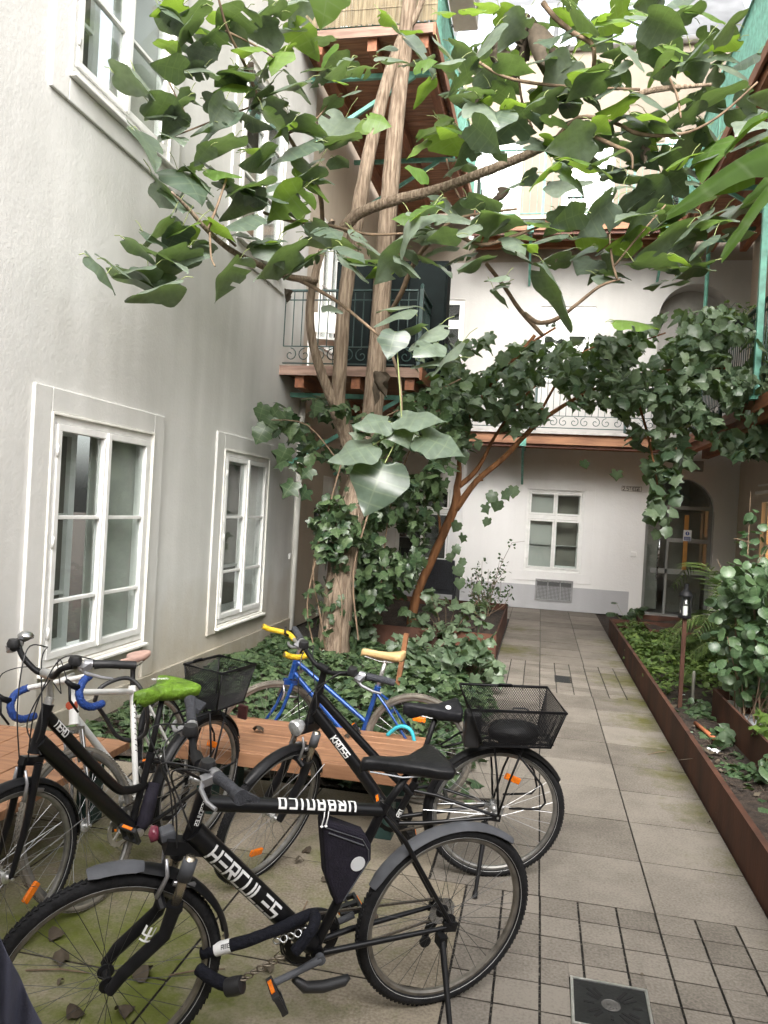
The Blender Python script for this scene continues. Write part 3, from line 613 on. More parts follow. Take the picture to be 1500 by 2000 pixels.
b = MB(); boxtext(b, '2.STIEGE', .062, .011, lambda u, v: Vector((-.163+u*.92, -.0185, -.031+v))); b.build('lettering', M['black_plastic'], sg)
# ------------------------------------------------------------------ right house
RH = empty('side_house', (XR, 10, 0), 'cream side house at the right edge with a warmly lit window', 'house')
def tS(u, z, d): return Vector((d, u-10, z))
WS = [(12.6, 14.0, .75, 2.28), (11.0, 12.0, 4.4, 6.1), (11.0, 12.0, 8.2, 10.0)]
def tS2(u, z, d): return tS(u, z, d)
fr_ = face_wall(3.0, 15.6, 0, 13.5, WS, tS, .35)
fr_.build('wall', M['stucco_cream'], RH)
for h in WS: reveals([h], tS, .35).build('window_reveal', M['trim'], RH)
lw = MB(); ring(lw, tS, 12.6, 14.0, .75, 2.28, .07, .08, .14)
for u in (12.98, 13.33, 13.68): blk(lw, tS, u-.03, u+.03, .82, 2.21, .08, .13)
blk(lw, tS, 12.67, 13.93, 1.50, 1.58, .085, .135)
lo_ = lw.build('lit_window', M['trim'], RH); lo_['label'] = 'cream framed window glowing orange from inside'
lw = MB(); blk(lw, tS, 12.67, 13.93, .82, 2.21, .15, .16); lw.build('glowing_pane', M['lit'], lo_)
lw = MB(); blk(lw, tS, 13.40, 13.62, 1.42, 1.66, .07, .079); lw.build('notice', M['paint_white'], lo_)
lw = MB(); blk(lw, tS, 12.35, 14.25, 2.42, 2.47, -.06, 0); blk(lw, tS, 12.40, 14.2, 2.56, 2.585, -.03, 0); lw.build('window_cornice', M['trim'], RH)
for h in WS[1:]: casement(RH, tS, *h, ((h[2]+h[3])/2,), inner=False)
# unseen block added behind the camera to shade the near ground
fw_ = MB(); fw_.box(-9, 9, -6.0, -2.4, 0, 5.6); fw_.box(-9, 9, -2.4, -1.6, 3.3, 3.5)
struct(fw_.build('added_shade_block', M['stucco_cream']))
# ================================================================== GALLERIES
def scroll(mb, c, r, ux, uz, turn=1, a0=0.0, t=.007):
    pts = []
    for k in range(15):
        a = a0+turn*k*0.52; rr = r*(1-k/17.0); pts.append(c+ux*(rr*cos(a))+uz*(rr*sin(a)))
    mb.tube(pts, t, 5)
def railing(parent, a, b_, z, h, m_, step=.115, scrolls=True, posts=(), rb=.0075, name='railing'):
    a, b_ = Vector(a), Vector(b_); d = (b_-a); L_ = d.length; d.normalize(); up = Vector((0, 0, 1)); off = Vector(parent.location)
    mb = MB(); q = lambda u, zz: a+d*u+up*zz-off
    mb.bar(q(0, z+h), q(L_, z+h), .05, .022); mb.bar(q(0, z+.06), q(L_, z+.06), .03, .014)
    if scrolls:
        mb.bar(q(0, z+h-.12), q(L_, z+h-.12), .022, .012)
        mb.bar(q(0, z+.28), q(L_, z+.28), .022, .012)
    n = max(1, int(L_/step))
    for k in range(n+1):
        u = L_*k/n; mb.tube([q(u, z+(.28 if scrolls else .06)), q(u, z+h)], rb, 5, cap=False)
    if scrolls:
        k = 0; u = .06
        while u < L_-.08:
            scroll(mb, q(u+.04, z+.17), .09, d, up, 1 if k % 2 else -1, pi/2); u += .19; k += 1
    o = mb.build(name, m_, parent)
    for u in posts:
        p = MB(); p.bar(q(u, z-.05), q(u, z+h+.04), .045, .045, up=d); p.lathe([(.03, 0), (.03, .03), (.008, .06)], 8, Matrix.Translation(q(u, z+h+.03))); p.build('post', m_, parent)
    return o
def gallery_y(label, x0, x1, y0, y1, z, wall_x, brs, railm, rh=1.0, scrolls=True, front=True, step=.115):
    """gallery running along Y between the wall x0 and the outer edge x1"""
    g_ = empty('wooden_gallery', ((x0+x1)/2, (y0+y1)/2, z), label, 'gallery', 'wooden galleries around the courtyard'); L_ = Vector(g_.location)
    def B(mb, xa, xb, ya, yb, za, zb): mb.box(min(xa, xb)-L_.x, max(xa, xb)-L_.x, ya-L_.y, yb-L_.y, za-L_.z, zb-L_.z)
    pk = MB(); y = y0
    while y < y1-.01: B(pk, x0, x1, y+.004, min(y+.168, y1), z-.05, z-random.uniform(0, .003)); y += .172
    pk.build('deck', M['larch'], g_)
    sgn = 1 if x1 > x0 else -1; W_ = abs(x1-x0)
    for f in (.14, .55, .93):
        j = MB(); xa = x0+sgn*W_*f; B(j, xa-.06, xa+.06, y0+.03, y1, z-.25, z-.051); j.build('joist', M['larch_y'], g_)
    fa = MB(); B(fa, x1, x1+sgn*.035, y0-.03, y1, z-.13, z+.03); fa.build('edge_board', M['larch_y'], g_)
    fa = MB(); B(fa, x0, x1, y0-.034, y0-.001, z-.10, z+.022); fa.build('front_board', M['old_wood'], g_)
    for yb in brs:
        b = MB(); b.bar(Vector((x0, yb, z-.285))-L_, Vector((x1-sgn*.05, yb, z-.285))-L_, .06, .06)
        b.bar(Vector((x0, yb, z-.285-W_*.52))-L_, Vector((x0+sgn*W_*.82, yb, z-.31))-L_, .05, .05); b.build('bracket', M['green_iron'], g_)
    railing(g_, (x1-sgn*.03, y0+.02, 0), (x1-sgn*.03, y1, 0), z, rh, railm, scrolls=scrolls, posts=[0, (y1-y0)*.33, (y1-y0)*.66], step=step)
    if front: railing(g_, (x0+sgn*.02, y0+.02, 0), (x1-sgn*.08, y0+.02, 0), z, rh, railm, scrolls=scrolls, name='front_railing', step=step)
    return g_
def gallery_x(label, x0, x1, y0, y1, z, railm, rh, scrolls, step):
    g_ = empty('wooden_gallery', ((x0+x1)/2, (y0+y1)/2, z), label, 'gallery', 'wooden galleries around the courtyard'); L_ = Vector(g_.location)
    def B(mb, xa, xb, ya, yb, za, zb): mb.box(xa-L_.x, xb-L_.x, ya-L_.y, yb-L_.y, za-L_.z, zb-L_.z)
    pk = MB(); y = y0
    while y < y1-.01: B(pk, x0, x1, y+.003, min(y+.150, y1), z-.09, z-.055); y += .153
    pk.build('deck', M['larch'], g_)
    s_ = MB(); x = x0
    while x < x1: B(s_, x+.003, min(x+1.17, x1), y0-.06, y1, z-.054, z); x += 1.172
    s_.build('stone_slab', M['stone'], g_)
    f = MB(); B(f, x0, x1, y0, y0+.10, z-.24, z-.091); f.build('edge_beam', M['larch'], g_)
    f = MB(); B(f, x0, x1, y0+.06, y0+.10, z-.30, z-.2405); f.build('under_board', mat('red_brown', (.13, .045, .025), .6, 0, var=.2), g_)
    for f_ in (.5, .93):
        j = MB(); B(j, x0, x1, y0+(y1-y0)*f_-.05, y0+(y1-y0)*f_+.05, z-.24, z-.091); j.build('joist', M['larch'], g_)
    x = x0+1.1
    while x < x1-.4:
        b = MB(); b.bar(Vector((x, y1, z-.27))-L_, Vector((x, y0-.02, z-.27))-L_, .06, .055); b.bar(Vector((x, y1, z-.95))-L_, Vector((x, y0+.1, z-.29))-L_, .045, .045)
        b.box(x-.06-L_.x, x+.06-L_.x, y0-.09-L_.y, y0-.001-L_.y, -.30, -.14); b.build('bracket', M['green_iron'], g_); x += 2.42
    railing(g_, (x0, y0-.02, 0), (x1, y0-.02, 0), z, rh, railm, scrolls=scrolls, posts=[1.3, 2.9, 4.5], step=step, rb=.006)
    return g_
gallery_y('wooden gallery with dark green scrolled railing, first floor left, behind the tree trunks', XL, -1.58, 9.5, 15.5, 3.58, XL, (9.98, 12.4), M['dark_iron'])
gallery_y('wooden gallery overhead at upper left, boarded underside and green strut above the tree', XL, -1.66, 9.55, 15.5, 7.92, XL, (10.1, 12.6), M['green_iron'], scrolls=False, step=.07)
gallery_x('narrow gallery with scrolled railing right above the arched door of the rear house', -1.50, 2.42, 14.5, 15.58, 3.42, M['dark_iron'], 1.0, True, .115)
gallery_x('upper rear gallery with thin upright bars in front of bright cream wall', -1.58, 2.38, 14.5, 15.58, 7.38, M['green_iron'], 1.25, False, .13)
gallery_y('first floor gallery on the right edge with black handrail and green post', XR, 2.45, 5.0, 15.5, 3.35, XR, (8.0, 11.5), M['dark_iron'], rh=1.2, front=False)
gallery_y('upper right gallery with pale green barred railing and orange board underside', XR, 2.22, 5.0, 15.5, 7.28, XR, (8.5, 12.5), M['green_iron'], scrolls=False, rh=1.15, front=False, step=.06)
p_ = MB(); p_.bar((0, 0, 0), (0, 0, 3.62), .07, .07, up=(0, 1, 0)); p_.lathe([(.07, 0), (.07, .04), (.04, .05)], 10)
tag(p_.build('gallery_post', M['green_iron'], loc=(2.40, 9.75, 3.35)), 'tall green iron post carrying the upper right gallery', 'post')
p_ = MB(); p_.tube([(0, 0, 0), (0, 0, 3.30), (0, 0, 3.38), (.04, 0, 3.42), (.32, 0, 3.42), (.37, 0, 3.46), (.38, 0, 3.58), (.43, 0, 3.62), (.75, 0, 3.62)], .035, 10)
p_.tube([(-.02, 0, 3.40), (-.09, 0, 3.44), (-.12, 0, 3.52), (-.18, 0, 3.5)], .02, 8)
tag(p_.build('rain_pipe', M['green_iron'], smooth=True, loc=(2.64, 14.42, 3.45)), 'pale green rain pipe with elbows below the upper right gallery', 'pipe')
# things on the galleries
cb = empty('storage_cabinet', (-2.2, 10.3, 3.58), 'black tall cabinet doors standing on the left gallery behind the railing', 'cabinet')
b = MB(); b.box(-.75, .80, -.02, .3, 0, 1.62); b.build('body', mat('cabinet_black', (.006, .009, .009), .8, 0, var=.2, spec=.1), cb)
for k in range(3):
    b = MB(); b.box(-.73+k*.51, -.24+k*.51, -.045, -.0205, .04, 1.58); b.build('door', mat('cabinet_door', (.008, .012, .012), .75, 0, var=.2, spec=.1), cb, bevel=.008)
ch = empty('folding_chair', (-3.0, 9.95, 3.58), 'white folding chair on the left gallery beside the house corner', 'chair', rotz=rad(20))
b = MB(); b.box(-.2, .2, -.2, .2, .43, .46); b.build('seat', M['paint_white'], ch)
b = MB(); b.box(-.2, .2, .16, .19, .60, .86); b.build('backrest', M['paint_white'], ch)
for sx in (-1, 1):
    b = MB(); b.bar((sx*.19, -.22, 0), (sx*.19, .2, .88), .025, .025); b.build('leg', M['paint_white'], ch); b = MB(); b.bar((sx*.165, .2, 0), (sx*.165, -.18, .44), .025, .025); b.build('leg', M['paint_white'], ch)
ac = empty('air_conditioner', (-1.40, 10.3, 8.55), 'white air conditioner box hung on the upper left gallery railing', 'air conditioner')
b = MB(); b.box(-.17, .17, -.42, .42, 0, .58); b.build('case', M['paint_white'], ac, bevel=.02)
b = MB()
for k in range(16): b.box(.1705, .177, -.34, .34, .06+k*.03, .072+k*.03)
b.build('grille', mat('ac_grille', (.5, .5, .5), .5), ac)
b = MB(); b.bar((-.2, -.3, .02), (.15, -.3, .02), .03, .03); b.bar((-.2, .3, .02), (.15, .3, .02), .03, .03); b.build('bracket', M['dark_iron'], ac)
rs = MB()
for k in range(150):
    u = -3.38+k*.0118; rs.tube([(u, 0, random.uniform(-.02, .01)), (u+random.uniform(-.006, .006), random.uniform(-.008, .008), 1.02+random.uniform(-.05, .05))], .0058, 4, cap=False)
for zz in (.2, .6, .95): rs.bar((-3.4, -.009, zz), (-1.62, -.009, zz), .004, .012)
tag(rs.build('reed_screen', mat('reed', (.30, .25, .16), .8, 0, col2=(.16, .125, .075), vscale=30, stretch=(1, 1, .1)), loc=(0, 9.515, 7.97)), 'beige reed mat tied along the upper left gallery front', 'reed screen')
hp = empty('planter_bowl', (2.30, 10.6, 4.28), 'black hanging bowl planter at the right gallery railing with trailing plant', 'planter')
b = MB(); b.lathe([(.10, 0), (.17, .05), (.22, .16), (.235, .17), (.215, .17), (.15, .12)], 20); b.build('bowl', M['black_plastic'], hp, smooth=True, auto=40)
b = MB(); b.tube([(.0, 0, .16), (.13, 0, .32), (.14, 0, .36)], .006, 6); b.tube([(-.2, 0, .16), (0, 0, .45), (.14, 0, .36)], .004, 6); b.build('hanger', M['dark_iron'], hp)
# ================================================================== LEAVES
def tpl_heart(fold=.22, droop=.25, wave=.04, seed=0):
    """large heart leaf with slight shoulders: rows are side veins, columns edge-half-mid-half-edge"""
    r = random.Random(seed)
    ed = [(.05, .03), (.20, -.10), (.38, -.08), (.50, .06), (.535, .22), (.54, .36), (.44, .50), (.32, .66), (.17, .84), (.0, 1.02)]
    md = [.0, .03, .08, .16, .27, .40, .54, .70, .86, 1.0]
    V, UV, Fc = [], [], []
    tt = np.linspace(0, len(ed)-1, 19); E_ = np.array(ed)          # smooth the outline through the given points
    def cr(A, t):
        i = min(int(t), len(A)-2); f = t-i; p = [A[max(i-1, 0)], A[i], A[i+1], A[min(i+2, len(A)-1)]]
        return .5*(2*p[1]+(p[2]-p[0])*f+(2*p[0]-5*p[1]+4*p[2]-p[3])*f*f+(-p[0]+3*p[1]-3*p[2]+p[3])*f**3)
    ed = [tuple(cr(E_, t)) for t in tt]; md = [float(np.interp(t, range(10), md)) for t in tt]; ph = r.uniform(0, 6)
    for i, ((ex, ey), my) in enumerate(zip(ed, md)):
        for c in (-1, -.55, 0, .55, 1):
            a = abs(c); wob = 1+(.045*sin(i*1.1+ph+c)+r.uniform(-.025, .025) if a == 1 else 0)
            x = (1 if c > 0 else -1)*ex*a*wob if c else 0; y = my+(ey-my)*a
            z = -fold*abs(x)**1.3*1.2 - droop*max(0, y)**2 + (wave*sin(i*.75+ph*c)*a if a else .012)
            V.append((x, y, z)); UV.append((i/3.0, a))
    for i in range(len(ed)-1):
        for c in range(4): Fc.append((i*5+c, i*5+c+1, i*5+c+6, i*5+c+5))
    return np.array(V), Fc, UV
def tpl_lobed(kind='ivy', seed=0):
    r = random.Random(seed)
    if kind == 'ivy': o = [(0, .06), (.22, -.14), (.46, -.02), (.34, .22), (.58, .48), (.28, .56), (.0, 1.0)]
    elif kind == 'fig': o = [(0, .04), (.20, -.10), (.42, .04), (.38, .22), (.54, .40), (.42, .52), (.38, .68), (.20, .80), (0, 1.02)]
    elif kind == 'oval': o = [(0, 0), (.18, .08), (.30, .30), (.32, .52), (.20, .80), (0, 1.0)]
    elif kind == 'round': o = [(0, .05), (.25, -.05), (.47, .15), (.52, .42), (.42, .72), (.2, .92), (0, .97)]
    else: o = [(0, 0), (.12, .2), (.18, .45), (.12, .75), (0, 1)]
    n = len(o); V = []; F_ = []
    mid = [(0, o[i][1]*.5+.5*i/(n-1)) for i in range(n)]
    for i in range(n):
        x, y = o[i]; jz = r.uniform(-.05, .05)
        my = i/(n-1)
        V.append((-x*r.uniform(.92, 1.08), y, -.28*x-.22*y*y+jz)); V.append((0, my, .02-.22*my*my)); V.append((x*r.uniform(.92, 1.08), y, -.28*x-.22*y*y-jz))
    for i in range(n-1): F_ += [(i*3, i*3+1, i*3+4, i*3+3), (i*3+1, i*3+2, i*3+5, i*3+4)]
    UV = [(v[1]*4, abs(v[0])*2) for v in V]
    return np.array(V), F_, UV
class Leaves:
    def __init__(s, tpls): s.t = tpls; s.items = [[] for _ in tpls]
    def add(s, pos, tip, nrm, size, var, xs=1.0):
        t = Vector(tip).normalized(); n = Vector(nrm); n = n-t*n.dot(t)
        if n.length < 1e-3: n = t.orthogonal()
        n.normalize(); x = t.cross(n)
        k = random.randrange(len(s.t)); s.items[k].append((np.array([x*xs, t, n])*size, np.array(pos), var))
    def build(s, name, mats, parent=None, smooth=True):
        VS, FS, UVS, AT = [], [], [], []; b = 0
        for (V, F_, UV), it in zip(s.t, s.items):
            fa = [tuple(f) for f in F_]
            for (R_, p, var) in it:
                VS.append(V@R_+p); FS.extend([tuple(b+i for i in f) for f in fa]); UVS.extend(UV); AT.extend([var]*len(V)); b += len(V)
        me = bpy.data.meshes.new(name)
        if VS:
            me.from_pydata(np.concatenate(VS).tolist(), [], FS); l = me.uv_layers.new(name='UVMap'); idx = np.zeros(len(me.loops), dtype=np.int32)
            me.loops.foreach_get('vertex_index', idx); l.data.foreach_set('uv', np.array(UVS, dtype=np.float32)[idx].ravel())
            at = me.attributes.new('var', 'FLOAT', 'POINT'); at.data.foreach_set('value', np.array(AT, dtype=np.float32))
            if smooth: me.polygons.foreach_set('use_smooth', [True]*len(me.polygons))
        me.materials.append(mats); o = bpy.data.objects.new(name, me); COL.objects.link(o)
        if parent: o.parent = parent
        return o
def rdir(): return Vector(rng.normal(size=3)).normalized()
UPV = Vector((0, 0, 1))
def inpoly(x, y, poly):
    c = False; j = len(poly)-1
    for i in range(len(poly)):
        (xi, yi), (xj, yj) = poly[i], poly[j]
        if (yi > y) != (yj > y) and x < (xj-xi)*(y-yi)/(yj-yi)+xi: c = not c
        j = i
    return c
def sample(poly, n):
    xs = [p[0] for p in poly]; ys_ = [p[1] for p in poly]; out = []
    while len(out) < n:
        x, y = random.uniform(min(xs), max(xs)), random.uniform(min(ys_), max(ys_))
        if inpoly(x, y, poly): out.append((x, y))
    return out
def clumpy(x, y, s_): return sin(x/s_+1.3*sin(y/s_*.7))+sin(y/s_*1.17+1.7*sin(x/s_*.6+2))
M['leaf_cat'] = leafmat('leaf_cat', (0.056, 0.082, 0.060), (0.175, 0.212, 0.165), trans=.24, tcol=(.16, .26, .05), rough=.38, spec=.6, vein=.3, nveins=1.0)
M['leaf_bright'] = leafmat('leaf_bright', (0.065, 0.13, 0.025), (0.14, 0.22, 0.045), trans=.40, tcol=(.24, .38, .04), rough=.5, vein=.35, nveins=1.0)  # lighter leaf copy; in the tree crown, backlight is put into the colour
M['leaf_fig'] = leafmat('leaf_fig', (0.042, 0.078, 0.044), (0.165, 0.220, 0.135), trans=.26, tcol=(.17, .30, .04), rough=.42, spec=.6, vein=.35, nveins=1.0)
M['leaf_ivy'] = leafmat('leaf_ivy', (0.018, 0.044, 0.020), (0.095, 0.145, 0.060), trans=.15, tcol=(.10, .20, .03), rough=.4, spec=.55, vein=.4, nveins=1.0)
M['leaf_bed'] = leafmat('leaf_bed', (0.030, 0.065, 0.018), (0.13, 0.19, 0.045), trans=.2, tcol=(.16, .28, .03), rough=.5)
M['leaf_round'] = leafmat('leaf_round', (0.026, 0.060, 0.026), (0.085, 0.145, 0.062), trans=.2, tcol=(.13, .24, .04), rough=.42, spec=.6, vein=.35, nveins=1.0)
M['dry'] = leafmat('dry', (0.055, 0.042, 0.030), (0.16, 0.135, 0.10), trans=.1, rough=.8, spec=.2)
M['bark'] = bark('bark', (0.335, 0.262, 0.195), (0.145, 0.105, 0.074), scale=20, stretch=(1, 1, .10))
M['bark_red'] = bark('bark_red', (0.25, 0.115, 0.05), (0.12, 0.055, 0.025), scale=7)
M['twig'] = mat('twig', (0.16, 0.11, 0.07), 0.85, 0, var=.3, vscale=15)
M['stem_green'] = mat('stem_green', (0.20, 0.24, 0.09), 0.6, 0, var=.25, vscale=12)
def spline(pts, sub=6):
    """Catmull-Rom through points given as (Vector, radius)"""
    out = []
    n = len(pts)
    for i in range(n-1):
        p0, p1, p2, p3 = pts[max(i-1, 0)], pts[i], pts[i+1], pts[min(i+2, n-1)]
        for k in range(sub):
            t = k/sub; f = lambda a, b_, c, d: .5*((2*b_)+(-a+c)*t+(2*a-5*b_+4*c-d)*t*t+(-a+3*b_-3*c+d)*t**3)
            out.append((f(p0[0], p1[0], p2[0], p3[0]), max(.001, f(p0[1], p1[1], p2[1], p3[1]))))
    out.append(pts[-1]); return out
def limb(mb, pts, n=8, sub=6, wob=.05):
    """pts: (px, py, depth, width in px)"""
    q = spline([(P(a, b_, d), w_*d/3000.0) for a, b_, d, w_ in pts], sub)
    mb.tube([p for p, r in q], [r for p, r in q], n, wob=wob); return q
# ------------------------------------------------------------------ the big tree
T = empty('broadleaf_tree', P(650, 1296, 9.0), 'tall tree with grey brown furrowed trunks and very large heart shaped leaves', 'tree')
t0 = Vector(T.location)
def loc_build(mb, name, m_, par, smooth=True):
    mb.v = [(v[0]-t0.x, v[1]-t0.y, v[2]-t0.z) for v in mb.v]; return mb.build(name, m_, par, smooth=smooth)
tm = MB()
limb(tm, [(648, 1300, 9.0, 78), (652, 1250, 9.0, 62), (665, 1140, 9.0, 58), (680, 1030, 9.0, 55), (705, 930, 9.05, 50), (724, 830, 9.1, 42), (735, 720, 9.1, 38), (747, 560, 9.1, 36), (757, 430, 9.1, 35), (772, 250, 9.15, 33), (788, 110, 9.2, 30), (800, 0, 9.2, 27), (812, -120, 9.25, 24), (820, -300, 9.3, 18)], n=14)
limb(tm, [(708, 950, 9.05, 34), (680, 860, 9.0, 32), (660, 800, 8.95, 31), (664, 720, 8.9, 28), (672, 600, 8.9, 28), (690, 470, 8.95, 29), (715, 330, 9.0, 27), (742, 210, 9.08, 25), (768, 120, 9.15, 22), (790, 60, 9.2, 16)], n=12)
limb(tm, [(660, 800, 8.92, 24), (634, 745, 8.85, 20), (610, 665, 8.8, 17), (606, 600, 8.8, 16), (616, 535, 8.8, 15), (636, 470, 8.8, 14), (650, 430, 8.8, 12)], n=9)
limb(tm, [(788, 70, 9.2, 16), (815, 25, 9.15, 13), (835, -30, 9.1, 11)], n=8)
loc_build(tm, 'trunk', M['bark'], T)
lm = MB()
BR = {}
BR['D'] = limb(lm, [(672, 446, 8.75, 24), (700, 418, 8.6, 21), (760, 394, 8.4, 21), (850, 371, 8.1, 20), (930, 342, 7.8, 18), (1020, 306, 7.5, 17), (1075, 282, 7.3, 14), (1135, 258, 7.1, 12), (1200, 225, 7.0, 10), (1260, 180, 6.9, 12), (1390, 165, 6.8, 6)], n=9)
BR['E'] = limb(lm, [(616, 548, 8.75, 14), (560, 540, 8.0, 13), (500, 514, 7.2, 12), (450, 488, 6.5, 11), (405, 450, 6.0, 9), (372, 412, 5.8, 8), (335, 375, 5.6, 4)], n=8)
loc_build(lm, 'limb', M['bark'], T)
tw = MB()
for b_ in ([(630, 435, 8.7, 9), (625, 380, 8.3, 9), (600, 330, 7.8, 9), (560, 262, 7.2, 9), (512, 205, 6.8, 8), (480, 130, 6.5, 7), (445, 60, 6.2, 6), (425, -10, 6.0, 5)],
           [(515, 415, 6.8, 6), (570, 432, 7.2, 7), (640, 440, 7.8, 7), (720, 458, 8.2, 6), (800, 455, 8.2, 4)],
           [(405, 452, 6.0, 6), (425, 400, 6.0, 5), (442, 350, 6.1, 4)], [(410, 455, 6.0, 5), (412, 500, 5.9, 4), (420, 520, 5.8, 3)], [(460, 480, 6.5, 5), (440, 460, 6.3, 5), (436, 440, 6.2, 4)],
           [(562, 540, 8.0, 8), (600, 555, 7.8, 8), (660, 590, 7.4, 7), (710, 630, 7.0, 6), (748, 662, 6.8, 4)],
           [(762, 610, 8.6, 9), (785, 570, 8.3, 11), (808, 515, 8.0, 10), (850, 460, 7.6, 8), (900, 425, 7.4, 6), (1010, 408, 7.2, 4)],
           [(878, 452, 7.3, 7), (940, 478, 7.1, 8), (1000, 462, 7.0, 7), (1060, 440, 6.9, 4)],
           [(950, 515, 7.4, 8), (985, 560, 7.6, 8), (1015, 605, 7.8, 9), (1060, 655, 8.0, 8)], [(1025, 612, 7.7, 8), (1050, 630, 7.5, 10), (1085, 624, 7.3, 9), (1120, 600, 7.1, 7), (1170, 560, 6.9, 6), (1212, 545, 6.8, 4)],
           [(1060, 5, 6.9, 11), (1085, 35, 6.9, 10), (1120, 65, 6.95, 10), (1160, 95, 7.0, 9), (1150, 190, 7.0, 6)],
           [(930, 118, 6.8, 6), (985, 150, 6.8, 6), (1060, 165, 6.9, 6), (1140, 170, 6.95, 5), (1250, 175, 6.9, 5)],
           [(1075, 282, 7.3, 8), (1130, 230, 7.1, 8), (1200, 240, 7.0, 7), (1250, 262, 6.9, 8), (1330, 262, 6.7, 6), (1400, 230, 6.5, 5), (1480, 160, 6.3, 4)],
           [(1135, 255, 7.1, 7), (1200, 285, 6.9, 9), (1232, 300, 6.8, 6), (1235, 330, 6.8, 4)], [(1205, 545, 6.8, 5), (1195, 505, 6.8, 5), (1190, 450, 6.8, 4)], [(1200, 520, 6.8, 4), (1240, 470, 6.7, 4), (1300, 400, 6.6, 3)],
           [(765, 690, 8.0, 7), (780, 740, 7.2, 6), (784, 800, 6.4, 5), (786, 850, 5.9, 4)], [(872, 310, 8.0, 4), (885, 360, 8.0, 4), (905, 400, 7.8, 5), (912, 440, 7.7, 5)],
           [(1290, 120, 6.8, 5), (1320, 180, 6.8, 5), (1330, 230, 6.7, 4)], [(1040, 250, 7.2, 5), (1020, 200, 7.1, 5), (1010, 120, 7.0, 4)], [(440, 60, 6.2, 4), (500, 90, 6.4, 4), (560, 130, 6.7, 3)], [(560, 262, 7.2, 5), (620, 230, 7.3, 4), (650, 185, 7.3, 3)],
           [(500, 205, 6.8, 4), (420, 235, 6.4, 4), (330, 270, 5.9, 3)], [(372, 240, 6.1, 4), (350, 200, 6.0, 3), (330, 160, 5.9, 3)]):
    limb(tw, b_, n=6, sub=4)
loc_build(tw, 'twigs', M['twig'], T)
H5 = [tpl_heart(f, d_, w_, k) for k, (f, d_, w_) in enumerate(((.12, .18, .025), (.22, .28, .03), (.05, .10, .03), (.30, .22, .025), (.18, .38, .03), (-.12, .18, .03), (.40, .15, .03)))]
for t_, gone in ((1, (26, 27, 51)), (3, (16, 39)), (5, (44, 48, 31))): H5[t_] = (H5[t_][0], [f for i, f in enumerate(H5[t_][1]) if i not in gone], H5[t_][2])   # insect bites
CAMV = Vector((0, 0, CAMZ))
LEFT = [(345,40,90),(360,42,110),(455,30,110),(530,20,70),(400,75,100),(560,60,90),(330,130,80),(395,130,110),(420,65,90),(480,90,90),(545,90,80),(600,70,90),(255,158,90),(325,210,85),(375,195,60),(420,235,110),(440,165,100),(500,180,90),(560,165,100),(630,135,90),(290,285,110),(345,270,80),(430,285,120),(395,300,60),(500,230,90),(540,240,90),(600,250,110),(650,255,110),(575,290,110),(660,270,90),(370,345,120),(330,375,100),(430,340,90),(480,365,110),(470,400,110),(540,355,100),(590,340,120),(560,390,110),(520,380,100),(350,390,90),(300,450,100),(350,450,110),(275,480,80),(205,525,100),(275,535,130),(330,510,120),(300,560,120),(370,490,90),(440,535,130),(460,430,110),(540,500,120),(590,510,110),(520,470,90),(630,450,80),(700,130,70),(600,320,90),(500,310,100),(505,20,80),(580,20,90),(470,140,80),(520,130,80),(380,100,80)]
MID = [(650,465,110),(720,475,100),(760,510,115),(690,520,100),(850,515,100),(920,505,115),(840,450,100),(900,420,90),(800,460,80),(860,480,70),(770,610,110),(830,650,110),(800,640,80),(870,690,105),(655,600,60),(880,400,80),(820,100,120),(880,105,110),(765,110,70),(850,250,80),(910,290,80),(880,330,60),(835,420,70)]
LOW = [(728,822,85),(820,815,120),(785,845,85),(690,875,115),(860,868,115),(730,950,135),(765,670,85)]
BRT = [(815,290,60),(815,330,70),(738,235,60),(700,243,60),(825,180,85),(800,60,50),(760,35,55),(1000,30,80),(1040,90,70),(930,20,80),(960,10,80),(1210,30,100),(1200,75,90),(1250,15,100),(1300,90,95),(1370,20,110),(1280,120,80),(1160,40,80),(870,20,70),(830,120,60),(790,420,60),(1060,435,80),(1020,455,70),(1000,130,70)]
RIGHT = [(940,210,100),(985,185,100),(930,190,90),(905,150,80),(1040,120,110),(1080,75,90),(1000,60,80),(1130,60,100),(1400,80,100),(1300,100,100),(1150,150,110),(1090,150,100),(1000,240,110),(950,265,100),(1050,195,110),(1200,210,120),(1280,190,120),(1330,230,110),(1400,180,120),(1440,130,100),(1460,210,110),(1120,290,110),(1060,275,110),(1150,310,110),(1200,330,100),(1250,290,110),(1330,290,120),(1390,260,120),(1200,362,80),(1270,380,110),(1340,335,100),(1030,345,60),(1110,350,90),(1240,430,100),(1160,420,110),(980,420,120),(930,460,110),(1010,470,80),(1100,420,70),(1290,470,130),(1370,480,110),(1220,470,110),(1280,515,115),(1100,570,150),(1190,540,80),(1240,625,115),(1350,520,80),(1320,550,70),(980,580,50),(970,540,50),(1450,390,140),(1400,420,110),(1480,260,120),(1430,330,120),(1310,420,100),(1350,440,100),(1140,180,80),(960,160,80),(1080,110,80),(1110,200,90),(1220,150,90),(1260,240,90),(1020,210,80),(1170,250,90),(970,230,80),(1310,150,80),(1360,130,80),(1240,110,80),(1380,300,90),(1300,250,90),(1085,240,90),(1180,180,80)]
big = Leaves(H5); brt = Leaves(H5); pet = MB()
